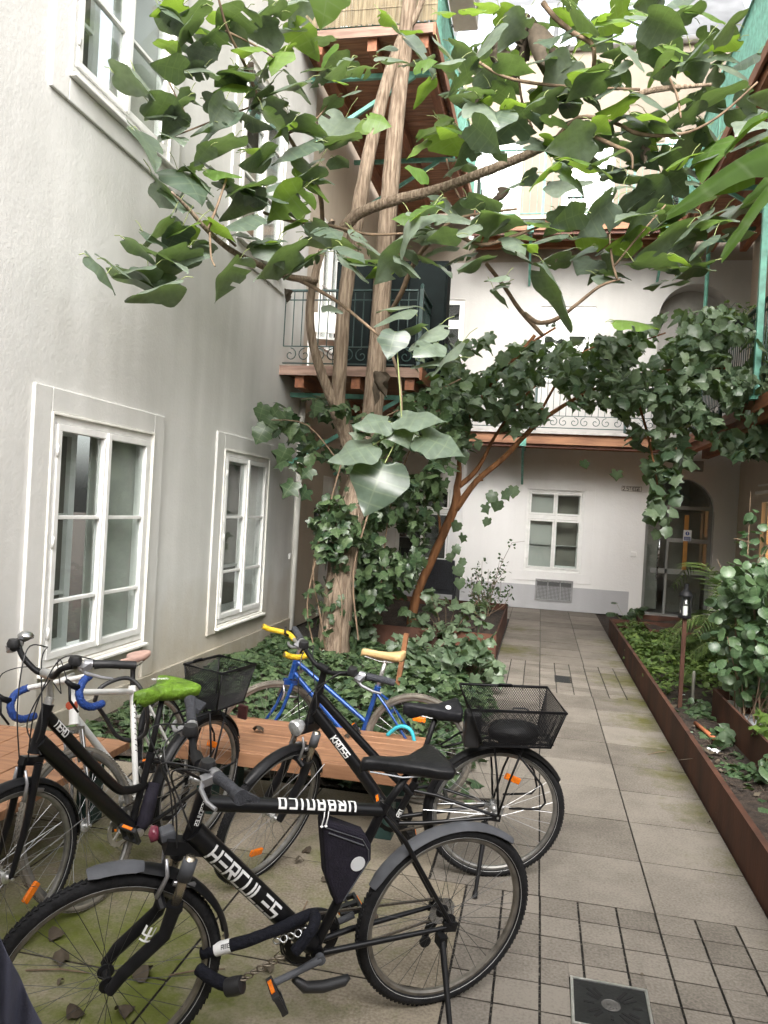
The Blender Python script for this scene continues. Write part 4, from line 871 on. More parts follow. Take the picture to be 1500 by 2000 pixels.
def hang(L_, px, py, wpx, dep, facing, droopy, varr):
    p = P(px, py, dep); tocam = (CAMV-p).normalized(); sz = wpx*dep/1500.0*random.uniform(.66, .95)
    side = Vector((CR[0], CR[1], CR[2]))
    tip = (side*random.choice((-1, 1))*random.uniform(.3, 1)+Vector((-CF[0], -CF[1], 0))*random.uniform(-.5, .8)+UPV*random.uniform(-.6, .05)*droopy).normalized()
    nrm = (UPV*1.0+tocam*(facing*.75-.2)+rdir()*.30).normalized()
    base = p-tip*sz*.45
    L_.add(base, tip, nrm, sz, varr)
    q = base-tip*sz*random.uniform(.15, .42)+UPV*sz*random.uniform(-.2, .35)
    pet.tube([base, (base+q)/2+UPV*sz*.05, q], .0035, 4, cap=False)
def more(A, n, r=34): return A+[(x+random.uniform(-r, r), y+random.uniform(-r, r)*.8, w_*random.uniform(.6, .95)) for (x, y, w_) in random.sample(A, n)]
LEFT = more(LEFT, 46, 30); RIGHT = more(RIGHT, 46); MID = more(MID, 12)
FILL = [(x, y, random.uniform(50, 100)) for (x, y) in sample([(860, -20), (1510, -20), (1510, 330), (1330, 420), (1150, 360), (1000, 330), (880, 330)], 125) if clumpy(x, y, 60) > -.9]
FILL += [(x, y, random.uniform(50, 95)) for (x, y) in sample([(1010, 400), (1500, 400), (1400, 500), (1300, 560), (1050, 500), (660, 540), (640, 450), (900, 380)], 46)]
FILL += [(x, y, random.uniform(45, 80)) for (x, y) in sample([(290, 0), (640, 0), (700, 120), (660, 500), (560, 500), (380, 480), (260, 470), (320, 250)], 40)]
for (x, y, w_) in LEFT:
    d_ = 5.05+1.9*max(0, min(1, (x-180)/430.0)); hang(brt if random.random() < .10 else big, x, y, w_, d_+random.uniform(-.15, .2), random.uniform(.0, .9), 1.0, random.random()**1.2)
for (x, y, w_) in MID: hang(big, x, y, w_, 7.0+random.uniform(-.4, .5), random.uniform(.2, 1.1), .9, random.uniform(.3, 1))
for (x, y, w_) in RIGHT: hang(brt if random.random() < .16 else big, x, y, w_, 6.85+random.uniform(-.5, .5), random.uniform(-.1, .9), .9, random.random()**.9)
for (x, y, w_) in FILL:
    d_ = random.uniform(6.2, 8.3) if x > 640 else 5.15+1.9*max(0, min(1, (x-180)/430.0)); hang(brt if random.random() < .22 else big, x, y, w_, d_, random.uniform(-.2, .9), .9, random.random()**.8)
for (x, y, w_) in BRT: hang(brt, x, y, w_, 7.2+random.uniform(-.4, .6), random.uniform(.3, 1.5), 1.3, random.random())
for k in range(46):                               # crown above the picture
    hang(brt if k % 2 else big, random.uniform(300, 1500), random.uniform(-420, -30), 100, random.uniform(6, 9), .3, 1, random.random())
SD = Vector((CR[0], CR[1], CR[2]))
low = Leaves([tpl_heart(.10, .10, .03, 71), tpl_heart(.16, .14, .04, 72)])
for (x, y, w_, tx, tz, ny, v) in ((726, 824, 80, -.7, -.05, .75, .4), (824, 816, 104, 1, -.02, .55, .45), (785, 848, 70, .3, -.5, .8, .35), (686, 880, 102, -1, -.28, .6, .4), (864, 868, 104, 1, -.38, .7, .3), (732, 952, 122, -.35, -1, 1.7, .0), (765, 672, 66, -.2, -.8, .6, .0)):
    p = P(x, y, 5.8); tip = (SD*tx+UPV*tz-Vector((CF[0], CF[1], 0))*.25).normalized(); sz = w_*.90*5.8/1500; b0 = p-tip*sz*.48
    low.add(b0, tip, (UPV+(CAMV-p).normalized()*ny).normalized(), sz, v); pet.tube([b0, (b0+P(786, 846, 5.85))/2+UPV*.02, P(786, 846, 5.85)], .005, 5, cap=False)
def loc_leaves(L_, name, m_, par, o=None):
    o = t0 if o is None else o; o = np.array(o)
    L_.items = [[(R_, p-o, v) for (R_, p, v) in it] for it in L_.items]; return L_.build(name, m_, par)
loc_leaves(big, 'crown', M['leaf_cat'], T); loc_leaves(low, 'crown', M['leaf_cat'], T)['label'] = 'pale green leaf cluster hanging lowest'; cb2 = loc_leaves(brt, 'crown', M['leaf_bright'], T); cb2['label'] = 'bright yellow green leaves with backlight put into their colour'
loc_build(pet, 'leaf_stalks', M['stem_green'], T)['kind'] = 'stuff'
dl_ = Leaves([tpl_heart(.9, .8, .12, 31), tpl_heart(1.2, .5, .15, 32)])   # withered leaves hanging in the crown
for (x, y, w_) in ((1035, 60, 110), (1030, 30, 80), (963, 95, 70), (985, 70, 50), (960, 120, 50), (1075, 110, 55), (950, 175, 40), (1000, 380, 50), (1168, 165, 40), (562, 575, 60), (655, 425, 60), (480, 125, 60), (1255, 290, 50), (730, 730, 80), (750, 720, 60)):
    for k in range(1 if w_ < 70 else 2):
        p = P(x+random.uniform(-10, 10), y+random.uniform(-10, 10), 7.0 if y < 400 else 8.4); dl_.add(p, (rdir()*.35-UPV).normalized(), rdir(), w_*7/1500*random.uniform(.5, .8), random.random()*.35, .42)
loc_leaves(dl_, 'withered_leaves', M['dry'], T)
# leaves of a branch close to the camera
nb_ = MB(); nl = Leaves(H5)
NB = empty('overhanging_branch', P(1560, 330, 1.9), 'large bright green leaves of a near branch at the right edge', 'branch')
nbo = Vector(NB.location)
nb_.tube([P(1700, 120, 2.0), P(1580, 180, 1.95), P(1520, 300, 1.9)], .006, 8)
nb_.v = [tuple(Vector(v)-nbo) for v in nb_.v]; nb_.build('twig', M['stem_green'], NB, smooth=True)
for (bx_, by_, tx_, ty_, dep, wd) in ((1590, 250, 1290, 330, 1.75, .13), (1600, 290, 1385, 378, 1.7, .14), (1590, 195, 1410, 245, 2.1, .18), (1640, 245, 1440, 312, 1.9, .18)):
    a = P(bx_, by_, dep); b_ = P(tx_, ty_, dep-.12); sz = (b_-a).length
    vw = ((a+b_)/2-CAMV).normalized(); nl.add(a, (b_-a), (UPV-vw*vw.z)+vw*.22, sz, random.uniform(.0, .25), wd)
nl.items = [[(R_, p-np.array(nbo), v) for (R_, p, v) in it] for it in nl.items]
nl.build('leaves', leafmat('leaf_near', (.045, .095, .010), (.075, .14, .018), trans=.35, tcol=(.14, .26, .015), rough=.6, vein=.2, nveins=1.0, spec=.2), NB)
NB2 = empty('hanging_leaf', P(640, -20, 2.2), 'single bright green leaf tip hanging into the top of the picture', 'leaf'); nl = Leaves(H5[:1])
nl.add((0, 0, .06), (0.02, 0, -1), Vector((-CF[0], -CF[1], .4))+SD*.9, .16, .3); nl.build('blade', M['leaf_bright'], NB2)
b = MB(); b.tube([(0, 0, .06), (0, 0, .5), (.05, 0, 1.0)], .003, 5); b.build('stalk', M['stem_green'], NB2)
# ------------------------------------------------------------------ second tree with lobed leaves
T2 = empty('spreading_tree', P(806, 1222, 10.8), 'slender reddish stem leaning right with a wide roof of dark lobed leaves', 'tree')
t2 = Vector(T2.location); sm = MB()
for b_ in ([(800, 1235, 10.8, 20), (815, 1160, 10.8, 18), (845, 1090, 10.7, 17), (872, 1030, 10.6, 17), (890, 985, 10.5, 18), (893, 950, 10.5, 14), (897, 925, 10.5, 11), (896, 880, 10.5, 7)],
           [(890, 995, 10.5, 14), (930, 940, 10.4, 12), (985, 893, 10.3, 11), (1030, 845, 10.2, 10), (1070, 812, 10.1, 9), (1140, 770, 10.0, 7), (1230, 735, 9.9, 6), (1340, 720, 9.8, 5), (1450, 720, 9.6, 3)],
           [(896, 950, 10.5, 11), (925, 925, 10.5, 10), (945, 895, 10.5, 8), (965, 855, 10.5, 6), (1010, 790, 10.5, 5), (1060, 740, 10.5, 4)], [(940, 940, 10.4, 8), (938, 925, 10.4, 6)],
           [(860, 1050, 10.7, 6), (856, 1000, 10.9, 5), (835, 960, 11, 4)], [(1040, 835, 10.2, 6), (1080, 760, 10.3, 5), (1120, 700, 10.4, 4), (1200, 660, 10.4, 3)], [(1230, 735, 9.9, 5), (1260, 830, 9.8, 5), (1280, 920, 9.7, 4), (1290, 990, 9.7, 2)],
           [(1140, 770, 10, 4), (1180, 700, 10, 3), (1300, 650, 9.8, 3)], [(1045, 655, 10.2, 7), (990, 720, 10.3, 7), (930, 790, 10.4, 7), (900, 860, 10.4, 6)], [(1085, 640, 10.2, 5), (1010, 690, 10.2, 5), (950, 760, 10.3, 5)]):
    limb(sm, b_, n=7, sub=4)
sm.v = [tuple(Vector(v)-t2) for v in sm.v]; sm.build('trunk', M['bark_red'], T2, smooth=True)
FG = [tpl_lobed('fig', k) for k in range(3)]+[tpl_lobed('ivy', k+20) for k in range(2)]
def mass(L_, poly, n, d0, d1, s0, s1, face=.28, clump=26, thr=-1.2, down=.7):
    k = 0; tries = 0
    while k < n and tries < n*6:
        tries += 1
        (x, y), = sample(poly, 1)
        if clumpy(x, y, clump) < thr: continue
        dep = random.uniform(d0, d1); p = P(x, y, dep); tc_ = (CAMV-p).normalized()
        tip = (rdir()*.8-UPV*down).normalized(); nrm = (UPV*.9+tc_*face+rdir()*.5).normalized()
        L_.add(p, tip, nrm, random.uniform(s0, s1), min(1, max(0, random.gauss(.42, .28)))); k += 1
fl = Leaves(FG)
mass(fl, [(880,730),(940,665),(1050,665),(1150,665),(1240,650),(1300,605),(1420,592),(1500,640),(1560,700),(1560,850),(1440,885),(1350,840),(1260,845),(1190,790),(1090,800),(1000,840),(900,820)], 1750, 9.2, 11.2, .09, .20)
mass(fl, [(1130,660),(1300,620),(1430,600),(1530,660),(1530,800),(1400,830),(1180,780)], 480, 8.8, 9.8, .09, .19)
mass(fl, [(1225,830),(1335,840),(1345,900),(1322,950),(1308,1030),(1284,1045),(1266,1000),(1270,930),(1238,885)], 80, 9.4, 9.9, .13, .24, thr=-3)
mass(fl, [(790,690),(960,650),(1000,760),(920,880),(840,880),(800,800)], 260, 9.6, 10.9, .10, .20)
mass(fl, [(1390,840),(1500,830),(1520,880),(1430,890)], 40, 9.2, 10, .13, .22, thr=-3)
for (x, y) in ((1138, 900), (895, 1020), (905, 1045), (888, 1065), (903, 1090), (890, 1105), (898, 1130), (948, 985), (965, 960), (985, 958), (1003, 950), (975, 978), (955, 1012), (1205, 920), (880, 1080)):
    p = P(x, y, 10.2); fl.add(p, (rdir()*.5-UPV).normalized(), ((CAMV-p).normalized()+rdir()*.5), random.uniform(.12, .18), random.uniform(.1, .6))
loc_leaves(fl, 'crown', M['leaf_fig'], T2, t2)
# ------------------------------------------------------------------ ivy on and around the old trunk
IV = empty('ivy', P(672, 1290, 8.9), 'dark ivy and creeper climbing around the lower half of the big trunk', 'climber'); i0 = Vector(IV.location)
il = Leaves([tpl_lobed('ivy', k) for k in range(4)]+FG[:2])
mass(il, [(512,800),(560,765),(640,770),(700,790),(800,770),(900,730),(925,790),(880,880),(870,960),(800,965),(690,900),(620,905),(560,925),(590,860),(540,840)], 430, 8.5, 9.9, .10, .20, thr=-1.1)
mass(il, [(690,940),(790,950),(860,890),(850,1000),(820,1100),(790,1180),(700,1190),(665,1090)], 620, 8.9, 10.4, .08, .17, thr=-1.3)
mass(il, [(610,1000),(650,960),(690,980),(705,1050),(660,1100),(625,1110),(612,1060)], 230, 8.5, 9.0, .07, .15, thr=-1.5)
mass(il, [(600,1150),(650,1110),(660,1180),(640,1260),(600,1280),(590,1240)], 45, 8.5, 9.0, .07, .13, thr=-3)
mass(il, [(690,1090),(780,1080),(800,1200),(690,1220)], 90, 9.0, 10.2, .08, .15, thr=-1.5)
for k in range(60):
    zz = random.uniform(.1, 2.6); a = random.uniform(0, 2*pi); c = P(650+zz*21, 1290-zz*150, 9.0); p = c+Vector((cos(a)*.25, sin(a)*.25, 0)); il.add(p, (rdir()*.5-UPV).normalized(), Vector((cos(a), sin(a), .4)), random.uniform(.06, .11), random.random()*.6)
for (x, y) in ((520,830),(535,815),(515,790),(545,800),(560,900),(575,940),(560,875),(600,955),(610,915)):
    p = P(x, y, 8.6); il.add(p, (rdir()*.4-UPV*.6-SD*.6), (UPV*.6+(CAMV-p).normalized()+rdir()*.4), random.uniform(.18, .3), random.uniform(.1, .5))
loc_leaves(il, 'foliage', M['leaf_ivy'], IV, i0)
vs_ = MB()
for b_ in ([(640, 1290, 8.8, 5), (625, 1200, 8.75, 4), (612, 1110, 8.7, 4), (640, 1000, 8.7, 4), (668, 900, 8.7, 3)], [(700, 1250, 8.7, 4), (690, 1120, 8.7, 4), (720, 1000, 8.8, 4), (760, 860, 8.9, 3), (860, 800, 9, 3)], [(612, 1260, 8.7, 3), (600, 1180, 8.6, 3), (620, 1080, 8.6, 3)],
           [(660, 900, 8.7, 3), (600, 830, 8.6, 3), (530, 820, 8.5, 2)], [(720, 830, 8.8, 3), (800, 790, 9, 3), (900, 740, 9.2, 3)], [(662, 1300, 8.6, 3), (668, 1180, 8.6, 3), (655, 1120, 8.6, 2)], [(740, 1200, 9.5, 3), (760, 1000, 9.4, 3), (800, 880, 9.4, 3)]):
    limb(vs_, b_, n=5, sub=4)
vs_.v = [tuple(Vector(v)-i0) for v in vs_.v]; vs_.build('stems', M['twig'], IV)
# ================================================================== BEDS
def tray(name, label, x0, x1, y0, y1, h, th=.02, z0=-.03, soil=None, loc=None):
    o = empty(name, ((x0+x1)/2, (y0+y1)/2, 0), label, 'planter'); cx, cy = (x0+x1)/2, (y0+y1)/2
    b = MB(); b.box(x0-cx, x1-cx, y0-cy, y0-cy+th, z0, h); b.box(x0-cx, x1-cx, y1-cy-th, y1-cy, z0, h); b.box(x0-cx, x0-cx+th, y0-cy+th, y1-cy-th, z0, h); b.box(x1-cx-th, x1-cx, y0-cy+th, y1-cy-th, z0, h); b.build('steel_wall', M['corten'], o)
    if soil:
        b = MB(); n = 14
        vs = [(x0-cx+th+(x1-x0-2*th)*i/n, y0-cy+th+(y1-y0-2*th)*j/n, soil+random.uniform(-.02, .03)) for j in range(n+1) for i in range(n+1)]
        b.add(vs, [(j*(n+1)+i, j*(n+1)+i+1, (j+1)*(n+1)+i+1, (j+1)*(n+1)+i) for j in range(n) for i in range(n)]); b.build('soil', M['soil'], o, smooth=True)
    return o
tray('corten_planter', 'rusty steel planter box at the rear left of the path, full of shrubs', -2.75, -.46, 9.75, 13.2, .32, soil=.22)
tray('corten_edging', 'long rusty steel bed edging along the right side of the path', 1.165, 3.6, 2.6, 12.75, .27, th=.035, soil=.10)
tray('steel_trough', 'small rusty steel frame in the right bed holding a grey slatted mat', 1.62, 2.9, 5.55, 7.45, .36, soil=None)
tray('steel_box', 'low rusty steel box behind the light green ground cover by the door', 1.62, 2.75, 11.6, 13.4, .30, soil=.22)
mt = MB(); 
for k in range(16): mt.box(-.56, .56, -.86+k*.108, -.86+k*.108+.092, -.012, .012)
tag(mt.build('slatted_mat', mat('grey_wood', (.33, .35, .38), .8, 0, var=.12, vscale=8, bump=.2), loc=(2.26, 6.5, .17)), 'pale grey slatted mat lying inside the rusty steel frame', 'mat')
lb = MB(); n = 22                                   # left bed soil, slightly mounded
vs = [(-3.40+2.93*i/n, 4.82+4.93*j/n, .02+.10*sin(pi*i/n)*sin(pi*j/n)+random.uniform(-.015, .02)) for j in range(n+1) for i in range(n+1)]
lb.add(vs, [(j*(n+1)+i, j*(n+1)+i+1, (j+1)*(n+1)+i+1, (j+1)*(n+1)+i) for j in range(n) for i in range(n)])
struct(lb.build('ground', M['soil'], smooth=True))
rl = MB()                                          # leaf litter and bits on the right bed
for k in range(420):
    x, y = random.uniform(1.22, 2.4), random.uniform(3.0, 8.6); s_ = random.uniform(.01, .035); a = random.uniform(0, pi); d1, d2 = Vector((cos(a), sin(a), random.uniform(-.4, .4)))*s_, Vector((-sin(a), cos(a), random.uniform(-.5, .5)))*s_*.6
    c = Vector((x, y, .115+random.uniform(0, .02))); rl.add([c-d1, c+d2, c+d1, c-d2], [(0, 1, 2, 3)], at=random.random())
for k in range(90):
    x, y = random.uniform(1.22, 2.4), random.uniform(3.0, 8.4); a = random.uniform(0, pi); l_ = random.uniform(.05, .2); rl.tube([(x, y, .125), (x+cos(a)*l_/2, y+sin(a)*l_/2, .14+random.random()*.03), (x+cos(a)*l_, y+sin(a)*l_, .125)], .002, 4)
tag(rl.build('leaf_litter', M['dry']), None, None, None, 'stuff')
def cover(name, L_, n, area, hfun, s0, s1, m_, v0=.0, v1=1.0, thr=None, cl=.35):
    k = 0
    while k < n:
        x, y = random.uniform(area[0], area[1]), random.uniform(area[2], area[3]); h = hfun(x, y)
        if h is None: continue
        if thr is not None and clumpy(x*3, y*3, cl*3) < thr and random.random() < .8: continue
        z = h*(1-random.random()**2.2*.8)
        L_.add((x, y, z), (rdir()*Vector((1, 1, .25))-UPV*.18), (UPV*1.1+rdir()*.6), random.uniform(s0, s1), v0+(v1-v0)*random.random()); k += 1
    return tag(L_.build(name, m_), None, None, None, 'stuff')
def h_left(x, y):
    e = min(x+3.4, -.47-x+random.uniform(-.05, .18), y-4.86, 9.72-y)
    if e < 0: return None
    return .05+.13*min(1, e*2.2)+.05*sin(x*5)*sin(y*4+1)+(.24*math.exp(-((x+.95)**2+(y-6.7)**2)/.40))
IVL = [tpl_lobed('ivy', 10+k) for k in range(4)]
cover('ground_cover', Leaves(IVL), 8200, (-3.4, -.30, 4.86, 9.72), h_left, .045, .105, M['leaf_ivy'], 0, .9)
def h_right(x, y):
    if y > 12.6 or y < 7.9 or x < 1.21: return None
    lim = 1.62 if y > 11.6 else 2.9
    if x > lim: return None
    if y < 8.6 and random.random() < .7: return None
    return .16+.16*min(1, (x-1.15)*3)+.05*sin(x*9)*sin(y*7)
cover('ground_cover', Leaves([tpl_lobed('oval', k) for k in range(3)]+[tpl_lobed('round', 1)]), 4200, (1.2, 2.9, 7.6, 12.6), h_right, .045, .09, M['leaf_bed'], .15, 1)
# ------------------------------------------------------------------ separate plants
def plant(name, label, cat, base, L_, m_, stems=None, stem_m=None, parts='foliage'):
    o = empty(name, base, label, cat); b0 = np.array(base)
    if stems is not None:
        stems.v = [tuple(np.array(v)-b0) for v in stems.v]; stems.build('stems', stem_m or M['twig'], o)
    L_.items = [[(R_, p-b0, v) for (R_, p, v) in it] for it in L_.items]; L_.build(parts, m_, o); return o
# rose bush at the rear planter corner
L_ = Leaves([tpl_lobed('oval', k) for k in range(4)]); st = MB(); base = Vector((-.75, 12.0, .22))
for k in range(24):
    tipx, tipy = random.uniform(915, 1000), random.uniform(1085, 1180); q = P(tipx, tipy, 12.1+random.uniform(-.4, .4)); m2 = (base+q)/2+rdir()*.1
    pts = spline([(base+rdir()*.05, .006), (m2, .005), (q, .002)], 5); st.tube([p for p, r in pts], [r for p, r in pts], 4)
    for j in range(20):
        p, r = pts[random.randrange(3, len(pts))]; L_.add(p+rdir()*.07, rdir(), UPV+rdir()*.7, random.uniform(.035, .075), random.random())
q = P(1000, 1060, 12.1); st.tube([P(960, 1150, 12.1), P(982, 1095, 12.1), q, P(1025, 1057, 12.1)], [.005, .004, .003, .002], 4)
for k in range(22): p = P(*random.choice([(985, 1085), (1000, 1062), (1015, 1058), (985, 1105), (980, 1125)]), 12.1)+rdir()*.06; L_.add(p, rdir(), UPV+rdir(), random.uniform(.03, .06), random.random()*.4)
plant('rose_bush', 'airy small leaved bush with one long arching shoot at the rear planter corner', 'bush', base, L_, M['leaf_ivy'], st)
# low lobed plants along the front of the rear planter
for i, (px, py, dep, w_, h_, lab) in enumerate(((700, 1225, 9.9, 60, 60, 'tuft of lobed leaves in the planter right of the big trunk'), (870, 1215, 10.0, 120, 90, 'broad clump of lobed green leaves hanging over the planter front'), (925, 1290, 8.2, 90, 60, 'leafy shrub overlapping the right end of the planter front'), (820, 1290, 8.4, 90, 60, 'bushy plant behind the tan bicycle saddle'))):
    L_ = Leaves(FG); st = MB(); base = P(px, py+h_*.6, dep)
    for k in range(26): 
        q = P(px+random.uniform(-1, 1)*w_*.55, py+random.uniform(-1, .6)*h_*.6, dep+random.uniform(-.35, .35)); st.tube([base+rdir()*.04, (base+q)/2+UPV*.06, q], .004, 4)
        for j in range(6): L_.add(q+rdir()*.10, (rdir()-UPV*.3), UPV+(CAMV-q).normalized()*.4+rdir()*.4, random.uniform(.08, .16), random.uniform(.3, 1) if i < 2 else random.uniform(.1, .8))
    plant('leafy_plant', lab, 'plant', base, L_, M['leaf_fig'], st, M['twig'])
# shrub with round leaves, right edge
L_ = Leaves([tpl_lobed('round', k) for k in range(4)]); st = MB(); base = P(1428, 1478, 6.6)
for k in range(105):
    (x, y), = sample([(1410,1160),(1440,1110),(1500,1100),(1560,1130),(1560,1360),(1470,1370),(1430,1330),(1405,1260)], 1)
    q = P(x, y, 6.6+random.uniform(-.5, .5)); bb = base+Vector((random.uniform(-.08, .3), random.uniform(-.2, .3), 0))
    if k % 3 == 0: st.tube([bb, (bb+q)/2+rdir()*.05, q], .004, 4)
    for j in range(9): L_.add(q+rdir()*.12, (rdir()-UPV*.5), UPV+(CAMV-q).normalized()*.5+rdir()*.5, random.uniform(.06, .115), random.random())
for (a, b_) in (((1440, 1120), (1424, 1095)), ((1460, 1090), (1466, 960)), ((1430, 1130), (1400, 1090)), ((1470, 1120), (1500, 1065)), ((1466, 1060), (1433, 1052))):
    st.tube([P(a[0], a[1], 6.6), (P(a[0], a[1], 6.6)+P(b_[0], b_[1], 6.6))/2+rdir()*.03, P(b_[0], b_[1], 6.6)], [.005, .004, .002], 5)
for k in range(26):
    x, y = random.choice([(1466, 1060), (1462, 1000), (1450, 1050), (1480, 1070), (1475, 1030), (1470, 1090), (1440, 1110), (1490, 1060)]); p = P(x+random.uniform(-12, 12), y+random.uniform(-12, 12), 6.6); L_.add(p, rdir()-UPV*.3, UPV+rdir()*.6, random.uniform(.05, .09), random.random()*.4)
plant('round_leaved_shrub', 'shrub with round fresh green leaves at the right edge, bare twigs on top', 'shrub', base, L_, M['leaf_round'], st)
# palm
pm_ = empty('palm', Vector((2.42, 9.6, .10)), 'small feathery palm in front of the right side of the arched door', 'palm'); fr2 = MB(); rach = MB()
for k in range(27):
    a = rad(k*360/27+random.uniform(-8, 8)); R_ = random.uniform(.65, 1.05); ht = random.uniform(.3, 1.15); d = Vector((cos(a), sin(a), 0)); pts = []
    for i in range(15):
        t = i/14; pts.append(d*(R_*t)+UPV*(ht*sin(min(1, t*1.05)*pi*.62)*1.25-.45*t*t*R_+.1))
    rach.tube(pts, [.007*(1-i/17) for i in range(15)], 4)
    for i in range(2, 15):
        for s_ in (-1, 1):
            for h2 in (0, .5):
                p = pts[i]-(pts[i]-pts[i-1])*h2; tdir = (pts[i]-pts[i-1]).normalized(); side = tdir.cross(UPV).normalized()*s_; l_ = .30*sin(pi*(.15+.8*i/15))+.05; e = p+(side*.8+tdir*.55-UPV*.32).normalized()*l_; w_ = tdir*.0095
                mid = (p+e)/2+UPV*.02; fr2.add([p-w_, p+w_, mid+w_, e, mid-w_], [(0, 1, 2, 4), (4, 2, 3)], at=random.random())
rach.build('stems', M['stem_green'], pm_); fr2.build('fronds', leafmat('leaf_palm', (.04, .075, .02), (.115, .165, .045), trans=.25, rough=.45), pm_)
b = MB(); b.lathe([(.09, -.05), (.10, .05), (.07, .2), (.03, .28)], 10); b.build('trunk', M['bark_red'], pm_)
# little ones in the right bed
for (nm, lab, px, py, dep, w_, tp, mm, s0, s1, n) in (
        ('hosta', 'dark broad leaved tuft at the far end of the rusty edging', 1230, 1205, 12.6, 60, 'round', 'leaf_ivy', .09, .17, 26),
        ('coral_bells', 'grey green rosette of scalloped leaves beside the lantern foot', 1362, 1398, 7.2, 60, 'round', 'leaf_round', .05, .09, 46),
        ('hydrangea', 'small plant with broad dark green leaves by the steel frame', 1440, 1455, 6.2, 80, 'oval', 'leaf_fig', .12, .20, 26),
        ('vine', 'yellowish green leafy stems at the right edge over the slatted mat', 1490, 1415, 5.6, 40, 'ivy', 'leaf_bright', .07, .12, 22),
        ('seedling', 'lone green sprout at the right edge near the bed edging', 1498, 1492, 5.2, 40, 'oval', 'leaf_round', .08, .13, 9)):
    L_ = Leaves([tpl_lobed(tp, k) for k in range(3)]); st = MB(); base = P(px, py+w_*.42, dep); base.z = max(base.z, .1)
    for k in range(n):
        q = P(px+random.uniform(-.5, .5)*w_, py+random.uniform(-.45, .3)*w_, dep+random.uniform(-.15, .15)); st.tube([base, (base+q)/2+rdir()*.02, q], .0025, 4); L_.add(q, rdir()-UPV*.2, UPV+rdir()*.4+(CAMV-q).normalized()*.4, random.uniform(s0, s1), random.uniform(.2, 1) if nm != 'hosta' else random.random()*.3)
    plant(nm, lab, 'plant', base, L_, M[mm], st, M['stem_green'])
L_ = Leaves([tpl_lobed('oval', k) for k in range(3)]); st = MB(); base = Vector((2.30, 10.6, 4.42))
for k in range(90):
    q = base+Vector((random.uniform(-.3, .3), random.uniform(-.3, .3), random.uniform(-.02, .28))); L_.add(q, rdir()-UPV*.2, UPV+rdir()*.6, random.uniform(.04, .08), random.random())
    if k % 4 == 0: st.tube([base-UPV*.03, q], .003, 4)
plant('trailing_plant', 'light green and reddish trailing plant growing in the black bowl planter', 'plant', base, L_, M['leaf_bed'], st, M['stem_green'])
# ================================================================== BICYCLES
M['rubber'] = mat('rubber', (0.011, 0.011, 0.012), 0.75, 0, spec=.25, var=.35, vscale=25, bump=.5, bscale=70)
M['rubber_tan'] = mat('rubber_tan', (0.15, 0.135, 0.11), 0.75, 0, var=.3, vscale=12)
M['rim_alu'] = mat('rim_alu', (0.24, 0.235, 0.22), 0.45, 0.75, var=.2, vscale=18)
M['rim_dark'] = mat('rim_dark', (0.20, 0.185, 0.16), 0.42, 0.7, var=.25, vscale=18)
M['spoke'] = mat('spoke', (0.34, 0.34, 0.34), 0.35, 0.9)
M['spoke_dark'] = mat('spoke_dark', (0.05, 0.05, 0.05), 0.4, 0.6)
M['black_paint'] = mat('black_paint', (0.006, 0.006, 0.007), 0.33, 0, var=.2, vscale=40, spec=.35)
M['black_matt'] = mat('black_matt', (0.008, 0.008, 0.009), 0.5, 0, spec=.25, var=.25, vscale=25)
M['guard_grey'] = mat('guard_grey', (0.080, 0.083, 0.092), 0.55, 0, spec=.25, var=.2, vscale=10, bump=.1)
M['guard_black'] = mat('guard_black', (0.009, 0.009, 0.010), 0.42, 0, spec=.25, var=.3, vscale=12)
M['grip'] = mat('grip', (0.050, 0.052, 0.060), 0.7, 0, spec=.25, var=.2, vscale=60, bump=.5, bscale=160)
M['saddle'] = mat('saddle', (0.011, 0.011, 0.012), 0.42, 0, spec=.25, var=.25, vscale=18, bump=.15, bscale=120)
M['stripe'] = mat('stripe', (.42, .42, .41), .4)
M['letter'] = mat('letter', (0.78, 0.78, 0.77), 0.45, 0, var=.05)
M['orange'] = mat('orange', (0.85, 0.20, 0.01), 0.25, 0, var=.12, vscale=60, bump=.4, bscale=200)
M['brake'] = mat('brake', (0.40, 0.40, 0.42), 0.35, .7, var=.15, vscale=20)
def V3(p, y=0.0): return Vector((p[0], y, p[1]))
